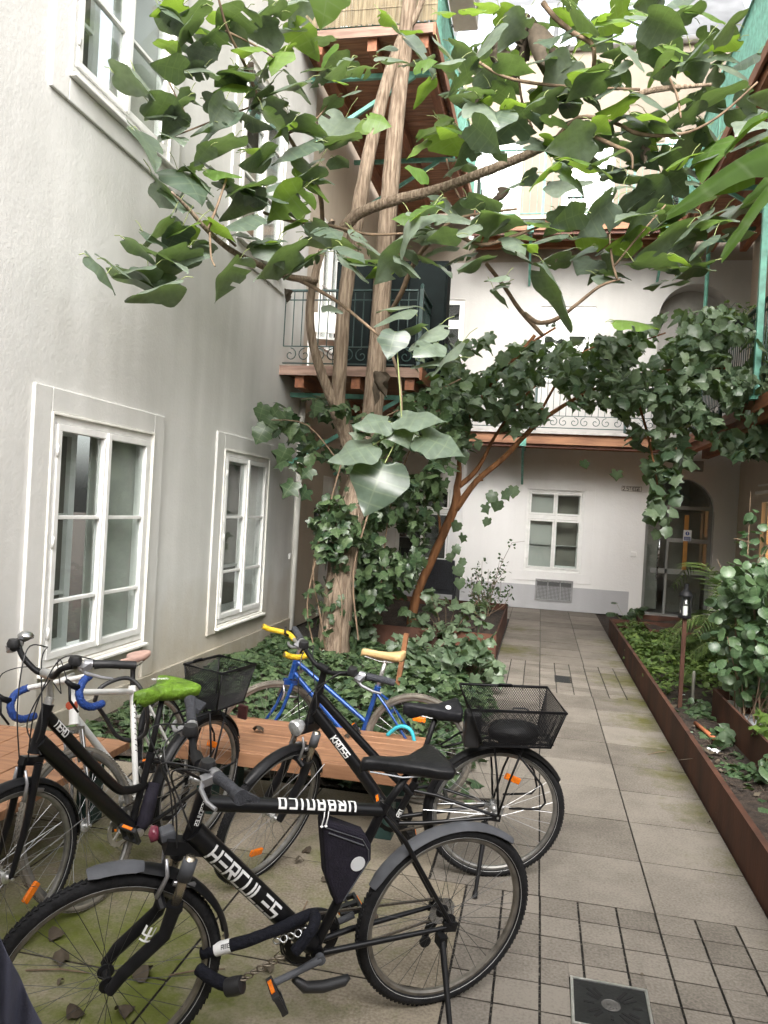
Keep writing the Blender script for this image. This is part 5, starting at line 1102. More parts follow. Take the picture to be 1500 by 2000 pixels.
class BikeB:
    def __init__(s, name, label, pos, head, lean, **k):
        s.k = k; h, l = rad(head), rad(lean)
        fx = Vector((cos(h), sin(h), 0)); lf = Vector((-fx.y, fx.x, 0)); up = UPV*cos(l)+lf*sin(l); lf2 = up.cross(fx)
        s.o = empty(name, (pos[0], pos[1], 0), label, 'bicycle', 'bicycles parked in the courtyard'); mm = Matrix((fx, lf2, up)).transposed(); s.o.rotation_euler = mm.to_euler(); s.mm = mm; s.l = l
        s.R = k.get('R', .35); s.wb = k['wb']; s.ht, s.hb, s.bb, s.st = V3(k['ht']), V3(k['hb']), V3(k['bb']), V3(k['st'])
        s.ax = (s.ht-s.hb).normalized(); s.sm = Matrix.Rotation(rad(k.get('steer', 0)), 3, s.ax)
        s.rh = Vector((0, 0, s.R)); s.fh = Vector((s.wb, 0, s.R))
    def S(s, p): p = Vector(p); return s.hb+s.sm@(p-s.hb)
    def world(s, p): return Vector(s.o.location)+s.mm@Vector(p)
    def wheel(s, front, tyre='rubber', rim='rim_alu', spoke='spoke', tr=.021, refl=True, n=32):
        R = s.R; c = s.fh if front else s.rh; xf = (lambda v: s.S(v)) if front else (lambda v: v)
        def arc(rr, nn): return [c+Vector((rr*cos(2*pi*i/nn), 0, rr*sin(2*pi*i/nn))) for i in range(nn)]
        b = MB(); rr = R-tr*1.75; seg = 60; prof = [(-.011, rr+.002), (-.0115, rr-.011), (-.006, rr-.018), (.006, rr-.018), (.0115, rr-.011), (.011, rr+.002)]
        for i in range(seg):
            a0, a1 = 2*pi*i/seg, 2*pi*(i+1)/seg; vs = []
            for a in (a0, a1):
                for (y, r_) in prof: vs.append(c+Vector((r_*cos(a), y, r_*sin(a))))
            b.add(vs, [(j, j+1, 7+j, 6+j) for j in range(5)])
        w_ = b.xform(xf).build('wheel', M[rim], s.o, smooth=True, auto=35)
        b = MB(); b.tube(arc(R-tr, 64), tr, 10, closed=True)
        if tyre != 'rubber_tan' or True:
            for i in range(110):                               # tread blocks
                a = 2*pi*i/110; 
                for s_ in (-1, 1):
                    p = c+Vector(((R-.0005)*cos(a+.012*s_), s_*.007, (R-.0005)*sin(a+.012*s_))); t = Vector((-sin(a), s_*.5, cos(a))); b.bar(p-t*.007, p+t*.007, .006, .003, up=Vector((cos(a), 0, sin(a))))
        b.xform(xf).build('tyre', M[tyre], w_, smooth=True, auto=50)
        if tyre == 'rubber':
            b = MB()
            for s_ in (-1, 1): b.tube([p+Vector((0, s_*tr*.80, 0)) for p in arc(R-tr*1.55, 64)], .0011, 4, closed=True)
            b.xform(xf).build('reflective_stripe', M['stripe'], w_)
        b = MB(); hr = .022
        for i in range(n):
            s_ = 1 if i % 2 else -1; a = 2*pi*i/n; off = (.42 if (i//2) % 2 else -.42)*1.6
            b.tube([c+Vector((hr*cos(a+off), s_*.028, hr*sin(a+off))), c+Vector(((rr-.02)*cos(a), s_*.003, (rr-.02)*sin(a)))], .00105, 4, cap=False)
        b.xform(xf).build('spokes', M[spoke], w_)
        b = MB(); Rm = Matrix.Translation(c)@Matrix.Rotation(pi/2, 4, 'X')
        b.lathe([(.006, -.065), (.006, -.05), (.012, -.048), (.012, -.034), (.026, -.032), (.026, -.026), (.014, -.022), (.012, 0), (.014, .022), (.026, .026), (.026, .032), (.012, .034), (.012, .048), (.006, .05), (.006, .065)], 14, Rm)
        b.xform(xf).build('hub', M['alu'] if spoke == 'spoke' else M['black_matt'], w_, smooth=True, auto=30)
        if refl:
            for a in (refl if isinstance(refl, (list, tuple)) else [2.1]):
                b = MB(); p = c+Vector((R*.55*cos(a), .0, R*.55*sin(a))); t = Vector((cos(a), 0, sin(a))); q = Vector((-sin(a), 0, cos(a)))
                b.bar(p-q*.042+Vector((0, .004, 0)), p+q*.042+Vector((0, .004, 0)), .016, .032, up=t); b.xform(xf).build('reflector', M['orange'], w_, bevel=.005)
        return w_
    def frame(s, m_, tubes, dt_r=.030, tt_r=.020, st_r=.017, stays=True):
        b = MB(); k = s.k
        b.tube([s.hb-s.ax*.008, s.hb+s.ax*.012, s.ht-s.ax*.012, s.ht+s.ax*.008], [.024, .0215, .0215, .024], 14)
        for pts, r in tubes: 
            q = spline([(V3(p), r if not isinstance(r, (list, tuple)) else r[i]) for i, p in enumerate(pts)], 5) if len(pts) > 2 else [(V3(pts[0]), r if not isinstance(r, (list, tuple)) else r[0]), (V3(pts[1]), r if not isinstance(r, (list, tuple)) else r[1])]
            b.tube([p for p, _ in q], [x for _, x in q], 14)
        b.tube([s.bb, s.st], st_r, 14)
        for s_ in (-1, 1):
            y = s_*.06
            b.tube([s.bb+Vector((-.02, s_*.03, 0)), s.bb+Vector((-.14, s_*.042, .012)), s.rh+Vector((.03, y, .0))], [.011, .011, .008], 10)
            b.tube([s.st+Vector((0, s_*.014, -.03)), s.st*.75+s.rh*.25+Vector((0, s_*.045, 0)), s.rh+Vector((.01, y, .01))], [.0085, .0085, .007], 10)
            b.bar(s.rh+Vector((.04, y, .004)), s.rh+Vector((-.015, y, -.004)), .008, .035)
        b.bar(s.st*.62+s.rh*.38+Vector((0, -.045, 0)), s.st*.62+s.rh*.38+Vector((0, .045, 0)), .014, .014)
        b.lathe([(.0, -.036), (.023, -.036), (.023, .036), (.0, .036)], 14, Matrix.Translation(s.bb)@Matrix.Rotation(pi/2, 4, 'X'))
        b.lathe([(.0, -.02), (.021, -.02), (.021, .012), (.0, .012)], 14, Matrix.Translation(s.st)@(s.st-s.bb).to_track_quat('Z', 'Y').to_matrix().to_4x4())
        s.f = b.build('frame', m_, s.o, smooth=True, auto=45); return s.f
    def fork(s, m_, susp=False, blade_r=.014, rake=True):
        b = MB(); cr = s.hb-s.ax*.035
        side = Vector((0, 1, 0))
        if susp:
            b.box(-.022, .022, -.070, .070, -.022, .022, Matrix.Translation(cr)@s.ax.to_track_quat('Z', 'Y').to_matrix().to_4x4())
        else:
            b.box(-.016, .016, -.048, .048, -.016, .016, Matrix.Translation(cr)@s.ax.to_track_quat('Z', 'Y').to_matrix().to_4x4())
        d = (s.fh-cr)
        for s_ in (-1, 1):
            y = s_*(.058 if susp else .042); 
            if susp:
                o = s.fh-cr; m1 = cr+s.ax*(-(o.length)*.36)
                b.tube([m1+Vector((0, y, 0)), cr+s.ax*-.56*o.length+Vector((.004, y, 0)), s.fh+Vector((-.035, y, .05)), s.fh+Vector((0, y, 0))], [.023, .021, .0195, .016], 12)
                b.tube([m1+Vector((0, y, .012)), m1+Vector((0, y, -.01))], .0255, 12)
            else:
                b.tube([cr+Vector((0, y, 0)), cr+d*.55+Vector((-.012, s_*.047, 0)), s.fh+Vector((-.012, s_*.05, .05)), s.fh+Vector((0, s_*.05, 0))], [blade_r, blade_r*.9, blade_r*.7, blade_r*.65], 10)
        if susp:
            b.tube([cr+s.ax*(-.36*d.length)+Vector((.035, -.058, 0)), cr+s.ax*(-.30*d.length)+Vector((.05, -.03, 0)), cr+s.ax*(-.30*d.length)+Vector((.05, .03, 0)), cr+s.ax*(-.36*d.length)+Vector((.035, .058, 0))], .014, 8)
        s.fk = b.xform(s.S).build('fork', m_, s.o, smooth=True, auto=40)
        if susp:
            b = MB()
            for s_ in (-1, 1): b.tube([cr+Vector((0, s_*.058, 0)), cr+s.ax*(-.36*d.length)+Vector((0, s_*.058, 0))], .0155, 12)
            b.xform(s.S).build('stanchion', mat('stanchion', (.45, .40, .32), .25, .85, var=.1), s.fk, smooth=True)
            for s_ in (-1, 1):
                b = MB(); b.tube([cr+Vector((0, s_*.058, -.01)), cr+s.ax*-.075+Vector((0, s_*.058, 0))], .022, 12, wob=.03); b.xform(s.S).build('dust_boot', M['guard_grey'], s.fk, smooth=True)
        b = MB()
        for s_ in (-1, 1):
            p = cr+d*.17+Vector((.025, s_*.036, 0)); b.tube([cr+d*.33+Vector((.02, s_*.040, 0)), p, p+Vector((.004, -s_*.012, .05))], [.008, .007, .005], 8); b.bar(p+Vector((-.02, -s_*.006, -.03)), p+Vector((-.09, -s_*.014, -.055)), .012, .014)
        b.xform(s.S).build('rim_brake', M['brake'], s.fk, smooth=True)
        return s.fk
    def bar(s, pts_r, r=.0115, m_='black_matt', grip=.125, grip_m='grip', ergo=False, lever=True, stem_m='black_matt', clamp=None, lever_m='brake', stem_r=.015):
        """pts_r: right half, from centre outwards as (x,y,z); mirrored to the left"""
        rt = [Vector(p) for p in pts_r]; lt = [Vector((p.x, -p.y, p.z)) for p in rt[::-1]]
        q = spline([(p, r) for p in lt[:-1]+rt], 6); b = MB(); b.tube([p for p, _ in q], [x for _, x in q], 10)
        h = b.xform(s.S).build('handlebar', M[m_], s.o, smooth=True)
        b = MB(); top = s.ht+s.ax*.035; c = clamp and Vector(clamp) or rt[0]
        b.tube([s.ht+s.ax*.005, top], .018, 12); b.tube([top, (top+c)/2+s.ax*.01, c], [stem_r+.002, stem_r, stem_r], 10); b.lathe([(.0, -.03), (.019, -.03), (.019, .03), (0, .03)], 12, Matrix.Translation(c)@Matrix.Rotation(pi/2, 4, 'X'))
        b.xform(s.S).build('stem', M[stem_m], s.o, smooth=True, auto=40)
        for pts in (q, q[::-1]):
            e = pts[-1][0]; i = len(pts)-1; L_ = 0; path = [e]
            while L_ < grip and i > 0: L_ += (pts[i][0]-pts[i-1][0]).length; i -= 1; path.append(pts[i][0])
            path = path[::-1]; out = (path[-1]-path[0]).normalized(); path[-1] = e+out*.006
            b = MB(); rs = [.0165]*len(path); rs[0] = .019
            b.tube(path, rs, 12)
            if ergo:                                         # palm rest wing
                bk = Vector((-1, 0, -.25)); w0 = e-out*.055; b.loft([[w0+bk*.010+UPV*.012, w0+bk*.030+UPV*.004, w0+bk*.026-UPV*.012, w0-UPV*.012], [e-out*.02+bk*.01+UPV*.016, e-out*.02+bk*.047+UPV*.006, e-out*.02+bk*.045-UPV*.010, e-out*.02-UPV*.014], [e+out*.004+bk*.008+UPV*.018, e+out*.004+bk*.056+UPV*.004, e+out*.004+bk*.054-UPV*.010, e+out*.004-UPV*.016]])
                b.tube([e-out*.03, e+out*.008], [.018, .022], 12)
            b.xform(s.S).build('grip', M[grip_m], h, smooth=True, auto=45)
            if lever:
                p = path[0]-out*.02; f_ = Vector((1, 0, -.35)).normalized(); b = MB()
                b.tube([p-out*.018, p+out*.012], .019, 10); b.bar(p+f_*.0, p+f_*.042, .034, .022); b.tube([p+f_*.035-out*.005, p+f_*.055+out*.03-UPV*.008, p+f_*.06+out*.09-UPV*.02, p+f_*.05+out*.125-UPV*.03], [.007, .0075, .0065, .006], 8)
                b.xform(s.S).build('brake_lever', M[lever_m], h, smooth=True, auto=40)
                b = MB(); pp = p-out*.045; b.lathe([(0, -.014), (.024, -.014), (.026, .0), (.02, .016), (0, .02)], 12, Matrix.Translation(pp+UPV*.018+f_*.008)); b.tube([pp-out*.012, pp+out*.012], .018, 10)
                b.xform(s.S).build('shifter', M['black_plastic'], h, smooth=True, auto=40)
        b = MB()
        for s_ in (-1, 1):
            p = Vector((rt[-1].x+.03, s_*(abs(rt[-1].y)-grip-.03), rt[-1].z-.01)); d_ = Vector((.14, -s_*.05, .02))
            b.tube([x for x, _ in spline([(p, .1), (p+d_, .1), (s.ht+Vector((.10, s_*.05, .02)), .1), (s.hb+Vector((.045, s_*.025, -.02)), .1)], 7)], .0028, 5)
            b.tube([x for x, _ in spline([(p, .1), (p+Vector((.10, -s_*.09, -.03)), .1), (s.ht+Vector((.055, -s_*.04, -.06)), .1), (s.hb+Vector((-.01, s_*.03, -.01)), .1)], 7)], .0028, 5)
        b.xform(s.S).build('cables', M['black_plastic'], h)
        return h
    def saddle(s, c, m_, L_=.27, W_=.15, tilt=0, post_m='alu', cover=None, post_r=.0135, name='saddle', thick=.05):
        c = Vector((c[0], 0, c[1])); b = MB(); rings = []
        Rt = Matrix.Rotation(rad(-tilt), 3, 'Y')
        for (t, w_, h_) in ((1.0, .08, -.012), (.97, .16, .0), (.85, .20, .002), (.6, .26, -.004), (.38, .42, -.006), (.18, .78, .0), (.07, .96, .008), (.02, .88, .008), (0, .6, .0)):
            x = (t-.42)*L_; w2 = w_*W_/2; th = thick*(.55+.45*w_) if not cover else .07+.02*sin(t*17)
            ring_ = []
            for k in range(14):
                a = 2*pi*k/14; yy = cos(a); zz = sin(a); ww = w2*(1.12 if cover else 1)
                ring_.append(c+Rt@Vector((x*(1.05 if cover else 1), ww*(abs(yy)**.7)*(1 if yy > 0 else -1), h_+(zz*.014 if zz > 0 else zz*th*(.55+.45*abs(yy)))+(random.uniform(-.006, .006) if cover and zz < .3 else 0))))
            rings.append(ring_)
        b.loft(rings); sd = b.build(name, M[m_] if isinstance(m_, str) else m_, s.o, smooth=True)
        b = MB(); top = c-UPV*.045; b.tube([s.st+(s.st-s.bb).normalized()*-.03, top], post_r, 12); b.build('seat_post', M[post_m], s.o, smooth=True)
        b = MB()
        for y in (-.022, .022): b.tube([c+Rt@Vector((.13*L_/.27, y*.5, -.03)), c+Rt@Vector((.03, y, -.048)), c+Rt@Vector((-.05, y, -.045)), c+Rt@Vector((-.09, y*1.6, -.028))], .0035, 6)
        b.build('saddle_rails', M['steel'], sd)
        return sd
    def crank(s, ang=20, L_=.17, ring_r=.092, m_='black_matt', guard=True, pedal_m='black_plastic', chain=True):
        a = rad(ang); d = Vector((cos(a), 0, sin(a))); b = MB()
        cr = MB(); Rm = Matrix.Translation(s.bb+Vector((0, -.048, 0)))@Matrix.Rotation(pi/2, 4, 'X')
        n = 40
        for (r0, r1, y) in ((ring_r*.78, ring_r, 0), (.018, .034, 0)):
            vs = []; 
            for i in range(n):
                t = 2*pi*i/n; rr = r1+(.004 if i % 2 and r1 == ring_r else 0)
                vs += [Rm@Vector((r0*cos(t), r0*sin(t), -.003)), Rm@Vector((rr*cos(t), rr*sin(t), -.003)), Rm@Vector((rr*cos(t), rr*sin(t), .003)), Rm@Vector((r0*cos(t), r0*sin(t), .003))]
            fs = []
            for i in range(n):
                j = (i+1) % n
                for q in range(4): fs.append((i*4+q, i*4+(q+1) % 4, j*4+(q+1) % 4, j*4+q))
            cr.add(vs, fs)
        for k in range(5): t = 2*pi*k/5+a; cr.bar(Rm@Vector((.02*cos(t), .02*sin(t), 0)), Rm@Vector((ring_r*.8*cos(t), ring_r*.8*sin(t), 0)), .014, .006, up=(0, 1, 0))
        co = cr.build('chainring', M['black_matt'] if m_ != 'alu' else M['alu'], s.o)
        for s_ in (-1, 1):
            dd = d*s_; y0, y1 = s_*.05, s_*.075; b = MB(); p0 = s.bb+Vector((0, y0+s_*.008, 0)); p1 = s.bb+dd*L_+Vector((0, y1, 0)); b.tube([p0, p0*.5+p1*.5+Vector((0, s_*.003, 0)), p1], [.015, .0115, .012], 10); b.tube([p0-Vector((0, s_*.012, 0)), p0+Vector((0, s_*.01, 0))], .017, 10); ca = b.build('crank_arm', M[m_], s.o, smooth=True, auto=40)
            b = MB(); pc = p1+Vector((0, s_*.055, 0)); th = rad(60 if s_ > 0 else -10); u = Vector((cos(th), 0, sin(th))); v = Vector((-sin(th), 0, cos(th)))
            for q in (-1, 1): b.bar(pc+u*(q*.036)-Vector((0, .045, 0)), pc+u*(q*.036)+Vector((0, .045, 0)), .012, .022, up=v); b.bar(pc-u*.036+Vector((0, q*.04, 0)), pc+u*.036+Vector((0, q*.04, 0)), .012, .018, up=v)
            b.bar(pc-u*.036, pc+u*.036, .02, .016, up=v); b.tube([p1, pc+Vector((0, s_*.04, 0))], .006, 8); pd = b.build('pedal', M[pedal_m], ca, bevel=.002)
            for q in (-1, 1): b = MB(); b.bar(pc+u*(q*.0435)-Vector((0, .026, 0)), pc+u*(q*.0435)+Vector((0, .026, 0)), .004, .013, up=v); b.build('pedal_reflector', M['orange'], ca)
        # sprocket, chain
        b = MB(); Rm = Matrix.Translation(s.rh+Vector((0, -.038, 0)))@Matrix.Rotation(pi/2, 4, 'X')
        for k in range(6): r_ = .052-.006*k; b.lathe([(.012, k*.004-.012), (r_, k*.004-.012), (r_, k*.004-.010), (.012, k*.004-.010)], 26, Rm)
        b.build('cassette', M['steel'], s.o)
        if chain:
            b = MB(); yc = -.046
            for zz in (1, -1): b.bar(s.bb+Vector((0, yc-.002, zz*ring_r)), s.rh+Vector((0, yc, zz*.04)), .007, .008)
            b.build('chain', mat('chain_steel', (.16, .14, .12), .45, .7, var=.3, vscale=150), s.o)
            b = MB(); p = s.rh+Vector((.02, -.062, -.05)); b.bar(s.rh+Vector((.005, -.062, -.015)), p, .012, .022); b.bar(p, p+Vector((.02, 0, -.085)), .012, .02)
            for q in (Vector((0, 0, -.01)), Vector((.02, 0, -.085))): b.lathe([(0, -.005), (.022, -.005), (.022, .005), (0, .005)], 14, Matrix.Translation(p+q+Vector((0, .01, 0)))@Matrix.Rotation(pi/2, 4, 'X'))
            b.build('derailleur', M['black_matt'], s.o)
    def guard(s, front, a0, a1, m_, gap=.016, hw=.029, stays=True, tail=None):
        c = s.fh if front else s.rh; r_ = s.R+gap; rings = []; n = max(6, int(abs(a1-a0)/6))
        for i in range(n+1):
            t = i/n; a = rad(a0+(a1-a0)*t); rr = r_+(tail*(t-.75)**2*4 if tail and t > .75 else 0); w_ = hw*(1 if .04 < t < .96 else .72); sec = []
            for k in range(7): q = -1+2*k/6; sec.append((q*w_, -.016*q*q))
            sec2 = sec+[(y*.93, z-.0028) for y, z in sec[::-1]]
            rings.append([c+Vector(((rr+z)*cos(a), y, (rr+z)*sin(a))) for y, z in sec2])
        b = MB(); b.loft(rings); xf = s.S if front else (lambda v: v); g_ = b.xform(xf).build('mudguard', M[m_], s.o, smooth=True, auto=50)
        if stays:
            b = MB()
            for t in ((.92,) if not isinstance(stays, (list, tuple)) else stays):
                a = rad(a0+(a1-a0)*t)
                for s_ in (-1, 1): b.tube([c+Vector((r_*cos(a), s_*hw, r_*sin(a)-.0)), c+Vector((0, s_*.058, .012))], .0022, 5)
            b.xform(xf).build('guard_stay', M['steel'], g_)
        return g_
    def rack(s, z=.735, x0=.20, x1=-.24, m_='black_matt'):
        b = MB(); r_ = .0055
        for y in (-.055, 0, .055): b.tube([(x0, y, z), (x1, y, z)], r_, 8)
        b.tube([(x0+.10, -.015, z-.05), (x0, -.055, z), (x0-.02, -.06, z)], r_, 7); b.tube([(x0+.10, .015, z-.05), (x0, .055, z)], r_, 7)
        for s_ in (-1, 1):
            y = s_*.068
            for x in (.05, -.10): b.tube([(x, s_*.058, z), (x*.4, y, .55), (0, y, s.R+.02)], r_, 8)
            b.tube([(-.03, s_*.06, z), (-.20, y+s_*.008, z-.20), (-.225, y+s_*.01, z-.29), (-.20, y+s_*.008, z-.325), (-.05, y, z-.33)], r_, 8)
        b.tube([(x1, -.055, z), (x1-.01, 0, z-.02), (x1, .055, z)], r_, 8)
        return b.build('rack', M[m_], s.o, smooth=True)
    def basket(s, x0, x1, z0, z1, w0, w1, tx0, tx1):
        """wire mesh basket: bottom x0..x1 half width w0 at z0, rim tx0..tx1 half width w1 at z1"""
        B_ = [Vector((x0, -w0, z0)), Vector((x1, -w0, z0)), Vector((x1, w0, z0)), Vector((x0, w0, z0))]; T_ = [Vector((tx0, -w1, z1)), Vector((tx1, -w1, z1)), Vector((tx1, w1, z1)), Vector((tx0, w1, z1))]
        rm = MB(); rm.tube(T_, .0075, 8, closed=True); rm.tube(B_, .005, 8, closed=True)
        for k in range(4): rm.tube([B_[k], T_[k]], .004, 6)
        for s_ in (-1, 1): rm.tube([Vector((.0, s_*w1, z1)), Vector((-.0, s_*w1*.92, z1+.012)), Vector((-.06, s_*w1*.92, z1+.012)), Vector((-.08, s_*w1, z1))], .005, 6)
        bo = rm.build('basket', M['black_matt'], s.o, smooth=True)
        ms = MB()
        def panel(a, b_, c, d, n, m2):                        # diamond wire mesh on a quad a-b-c-d
            f = lambda u, v: (a*(1-u)+b_*u)*(1-v)+(d*(1-u)+c*u)*v
            nn = n+m2
            for s_ in (1, -1):
                for i in range(-m2, n+1):
                    u0, v0, u1, v1 = i/n, 0.0, (i+m2)/n, 1.0
                    if s_ < 0: u0, u1 = u1, u0
                    du = u1-u0; ta, tb = 0.0, 1.0
                    if du > 0: ta, tb = max(ta, -u0/du), min(tb, (1-u0)/du)
                    else: ta, tb = max(ta, (1-u0)/du), min(tb, -u0/du)
                    if tb-ta < .02: continue
                    pa, pb = f(u0+du*ta, ta), f(u0+du*tb, tb); ms.tube([pa, pb], .0015, 3, cap=False)
        for k in range(4):
            L_ = (T_[k]-T_[(k+1) % 4]).length; n = int(L_/.0125); panel(B_[k], B_[(k+1) % 4], T_[(k+1) % 4], T_[k], n, int((z1-z0)/.0125))
        panel(B_[0], B_[1], B_[2], B_[3], int(abs(x1-x0)/.0125), int(2*w0/.0125))
        ms.build('wire_mesh', M['black_matt'], bo); return bo
    def tube_text(s, txt, a, b_, r, h, t, start, flip=False, side=1, roll=0.0, gap=.22, par=None):
        """letters wrapped round the tube a->b (local points), on the rider's left; v runs round the tube"""
        a, b_ = V3(a), V3(b_); d = (b_-a).normalized(); L_ = Vector((0, side, 0)); up = d.cross(L_)*(-1 if side > 0 else 1)
        if up.z < 0: up = -up
        if flip: d0 = b_; d = -d; up = -up
        else: d0 = a
        def fn(u, v):
            an = (v-h/2)/(r)+roll; return d0+d*(start+u)+L_*((r+.0012)*cos(an))+up*((r+.0012)*sin(an))
        mb = MB(); boxtext(mb, txt, h, t, fn, gap); return mb.build('lettering', M['letter'], par or s.f)
    def stand(s, a, e, m_='black_matt'):
        b = MB(); b.tube([Vector(a), Vector(a)*.6+Vector(e)*.4, Vector(e)], [.013, .011, .009], 10); b.tube([Vector(e)+(Vector(a)-Vector(e)).normalized()*.03, Vector(e)], .013, 10); b.bar(Vector(a)+Vector((.0, -.03, .0)), Vector(a)+Vector((0, .01, 0)), .03, .04); return b.build('kickstand', M[m_], s.o, smooth=True, auto=40)
# ------------------------------------------------------------------ 1 the black trekking bike in front
B1 = BikeB('bicycle', 'black trekking bike in front with large white lettering on its down tube', (-.289, 2.86), -145, 8, wb=1.175, ht=(.924, .926), hb=(.955, .790), bb=(.500, .318), st=(.302, .815), steer=3)
B1.frame(M['black_paint'], [([(.950, .805), (.515, .335)], [.036, .034]), ([(.928, .895), (.305, .800)], [.026, .021])])
B1.wheel(False, spoke='spoke_dark', rim='rim_dark', tr=.022, refl=False); B1.wheel(True, spoke='spoke_dark', rim='rim_dark', tr=.023, refl=False); B1.fork(M['black_matt'], susp=True)
B1.bar([(.952, 0, 1.038), (.952, .06, 1.038), (.940, .15, 1.066), (.925, .25, 1.084), (.912, .322, 1.088)], ergo=True, clamp=(.952, 0, 1.038), grip=.13)
B1.saddle((.222, .972), 'saddle', L_=.315, W_=.23, tilt=4, thick=.065, post_m='black_matt'); B1.crank(ang=-14, m_='guard_grey')
b = MB(); n = 30                                       # chain guard disc
for i in range(n):
    pass
for r_ in (.098, .106): b.tube([B1.bb+Vector((r_*cos(2*pi*i/40), -.056, r_*sin(2*pi*i/40))) for i in range(40)], .004, 6, closed=True)
b.tube([B1.bb+Vector(p) for p in ((.085, .058, -.055), (.045, .060, -.092), (-.02, .060, -.104), (-.095, .058, -.100), (-.115, .056, -.088))], [.012, .019, .020, .018, .010], 12); b.build('chain_guard', M['black_plastic'], B1.o, smooth=True)
B1.guard(False, 28, 132, 'guard_grey', hw=.031, stays=False, tail=.03); B1.guard(True, 8, 80, 'guard_grey', hw=.031, stays=False, tail=None) if False else None
B1.guard(True, 100, 170, 'guard_black', hw=.033, gap=.030, stays=False); B1.guard(True, 78, 103, 'guard_grey', hw=.035, gap=.034, stays=False)
B1.tube_text('HXRCULXS', (.950, .805), (.515, .335), .035, .049, .0090, .085, gap=.30)
B1.tube_text('URBANICO', (.928, .895), (.305, .800), .0245, .034, .0072, .115, flip=True, gap=.50, roll=-.95)
crn = B1.hb-B1.ax*.035; dd = B1.fh-crn; p0 = crn+dd*.50+Vector((-.002, .058, 0)); p1 = crn+dd*.72+Vector((-.01, .058, 0))
def fkt(u, v):
    q = p0+(p1-p0).normalized()*u; d_ = (p1-p0).normalized(); up = d_.cross(Vector((0, 1, 0))); an = (v-.013)/.021; return B1.S(q+Vector((0, 1, 0))*(.0226*cos(an))+up*(.0226*sin(an)))
mb = MB(); boxtext(mb, 'XH', .030, .0062, fkt); mb.build('lettering', M['letter'], B1.fk)
B1.tube_text('HERCULES', (.920, .922), (.956, .790), .0215, .011, .0022, .012, gap=.35)
fbm = mat('bag_cloth', (.015, .013, .021), .8, 0, spec=.25, var=.2, vscale=40, bump=.4, bscale=160)
poly = [(.535, .800), (.500, .795), (.372, .735), (.345, .690), (.340, .640), (.425, .492), (.452, .485), (.500, .60)]
b = MB(); b.prism(poly, lambda p: Vector((p[0], -.032, p[1])), lambda p: Vector((p[0], .034, p[1]))); bag = b.build('frame_bag', fbm, B1.o, bevel=.012)
b = MB(); b.lathe([(.0, 0), (.026, 0), (.026, .002), (0, .002)], 24, Matrix.Translation(Vector((.392, .0355, .635)))@Matrix.Rotation(-pi/2, 4, 'X')); b.build('reflector_dot', mat('dot', (.62, .63, .64), .35), bag)
b = MB(); b.tube([(.522, .036, .782), (.385, .036, .722), (.358, .036, .68), (.353, .036, .64), (.43, .036, .505)], .0022, 5); b.tube([(.51, .036, .762), (.378, .036, .70)], .003, 5); b.build('zip', M['guard_grey'], bag)
b = MB()
for dx in (0, .014): b.tube([(.515+dx, .028, .835), (.518+dx, .036, .82), (.522+dx, .034, .79)], .0022, 5); b.lathe([(0, -.006), (.006, 0), (0, .006)], 8, Matrix.Translation(Vector((.522+dx, .034, .787))))
b.build('drawstring', M['letter'], bag)
B1.stand((.045, .075, .31), (.085, .30, .30*math.tan(rad(8))+.004))
b = MB(); b.bar(B1.S(Vector((1.0, -.02, .80))), B1.S(Vector((1.045, -.02, .79))), .05, .035); hl = b.build('lamp_bracket', M['guard_grey'], B1.o, bevel=.008)
b = MB(); b.lathe([(0, -.01), (.022, -.008), (.026, .012), (0, .02)], 14, Matrix.Translation(B1.S(Vector((1.06, -.02, .80))))@Matrix.Rotation(pi/2, 4, 'Y')); b.build('lamp_lens', mat('red_lens', (.16, .03, .05), .2), hl, smooth=True)
# ------------------------------------------------------------------ 2 black bike with the rear basket
B2 = BikeB('bicycle', 'black bike with wire basket over the rear wheel and rain cover on its saddle', (-.154, 3.93), -164.2, 8, wb=1.144, ht=(.908, .955), hb=(.945, .800), bb=(.50, .29), st=(.415, .485), steer=52)
B2.frame(M['black_paint'], [([(.930, .850), (.70, .560), (.515, .305)], [.030, .030, .030]), ([(.912, .925), (.62, .62), (.425, .43)], [.021, .020, .019])])
B2.wheel(False, tr=.021, refl=[1.95]); B2.wheel(True, tr=.021, refl=[-1.2]); B2.fork(M['black_paint'], susp=True)
B2.bar([(.900, 0, 1.065), (.905, .05, 1.068), (.88, .14, 1.095), (.82, .24, 1.10), (.77, .315, 1.092)], clamp=(.90, 0, 1.065), grip=.125)
B2.saddle((.335, .885), mat('rain_cover', (.013, .013, .016), .5, 0, spec=.25, var=.3, vscale=20, bump=.6, bscale=25), L_=.27, W_=.19, cover=True, post_m='black_matt', name='saddle_cover'); B2.crank(ang=60)
b = MB()
for k in range(12): a = 2*pi*k/12; 
b.lathe([(0, 0), (.014, 0), (.014, .0012), (0, .0012)], 14, Matrix.Translation(Vector((.285, .035, .9)))@Matrix.Rotation(-.35, 4, 'X')); b.box(.235, .262, .030, .042, .897, .899); b.build('cover_mark', M['letter'], B2.o)
B2.guard(False, -18, 150, 'guard_black', stays=(.12,), hw=.027); B2.guard(True, 55, 170, 'guard_black', stays=(.9,), hw=.027)
B2.rack(.735); B2.basket(.12, -.21, .75, .945, .12, .165, .20, -.255)
b = MB(); b.box(.125, .205, .02, .095, .72, .90); b.build('frame_lock', M['black_plastic'], B2.o, bevel=.015)
b = MB(); rr_ = random.Random(3)
rings = [[Vector((-.05+.12*cos(2*pi*k/12)*f, .02+.08*sin(2*pi*k/12)*f, .755+z+rr_.uniform(-.012, .012))) for k in range(12)] for (f, z) in ((1, 0), (1.1, .025), (.95, .05), (.6, .075), (.15, .07))]
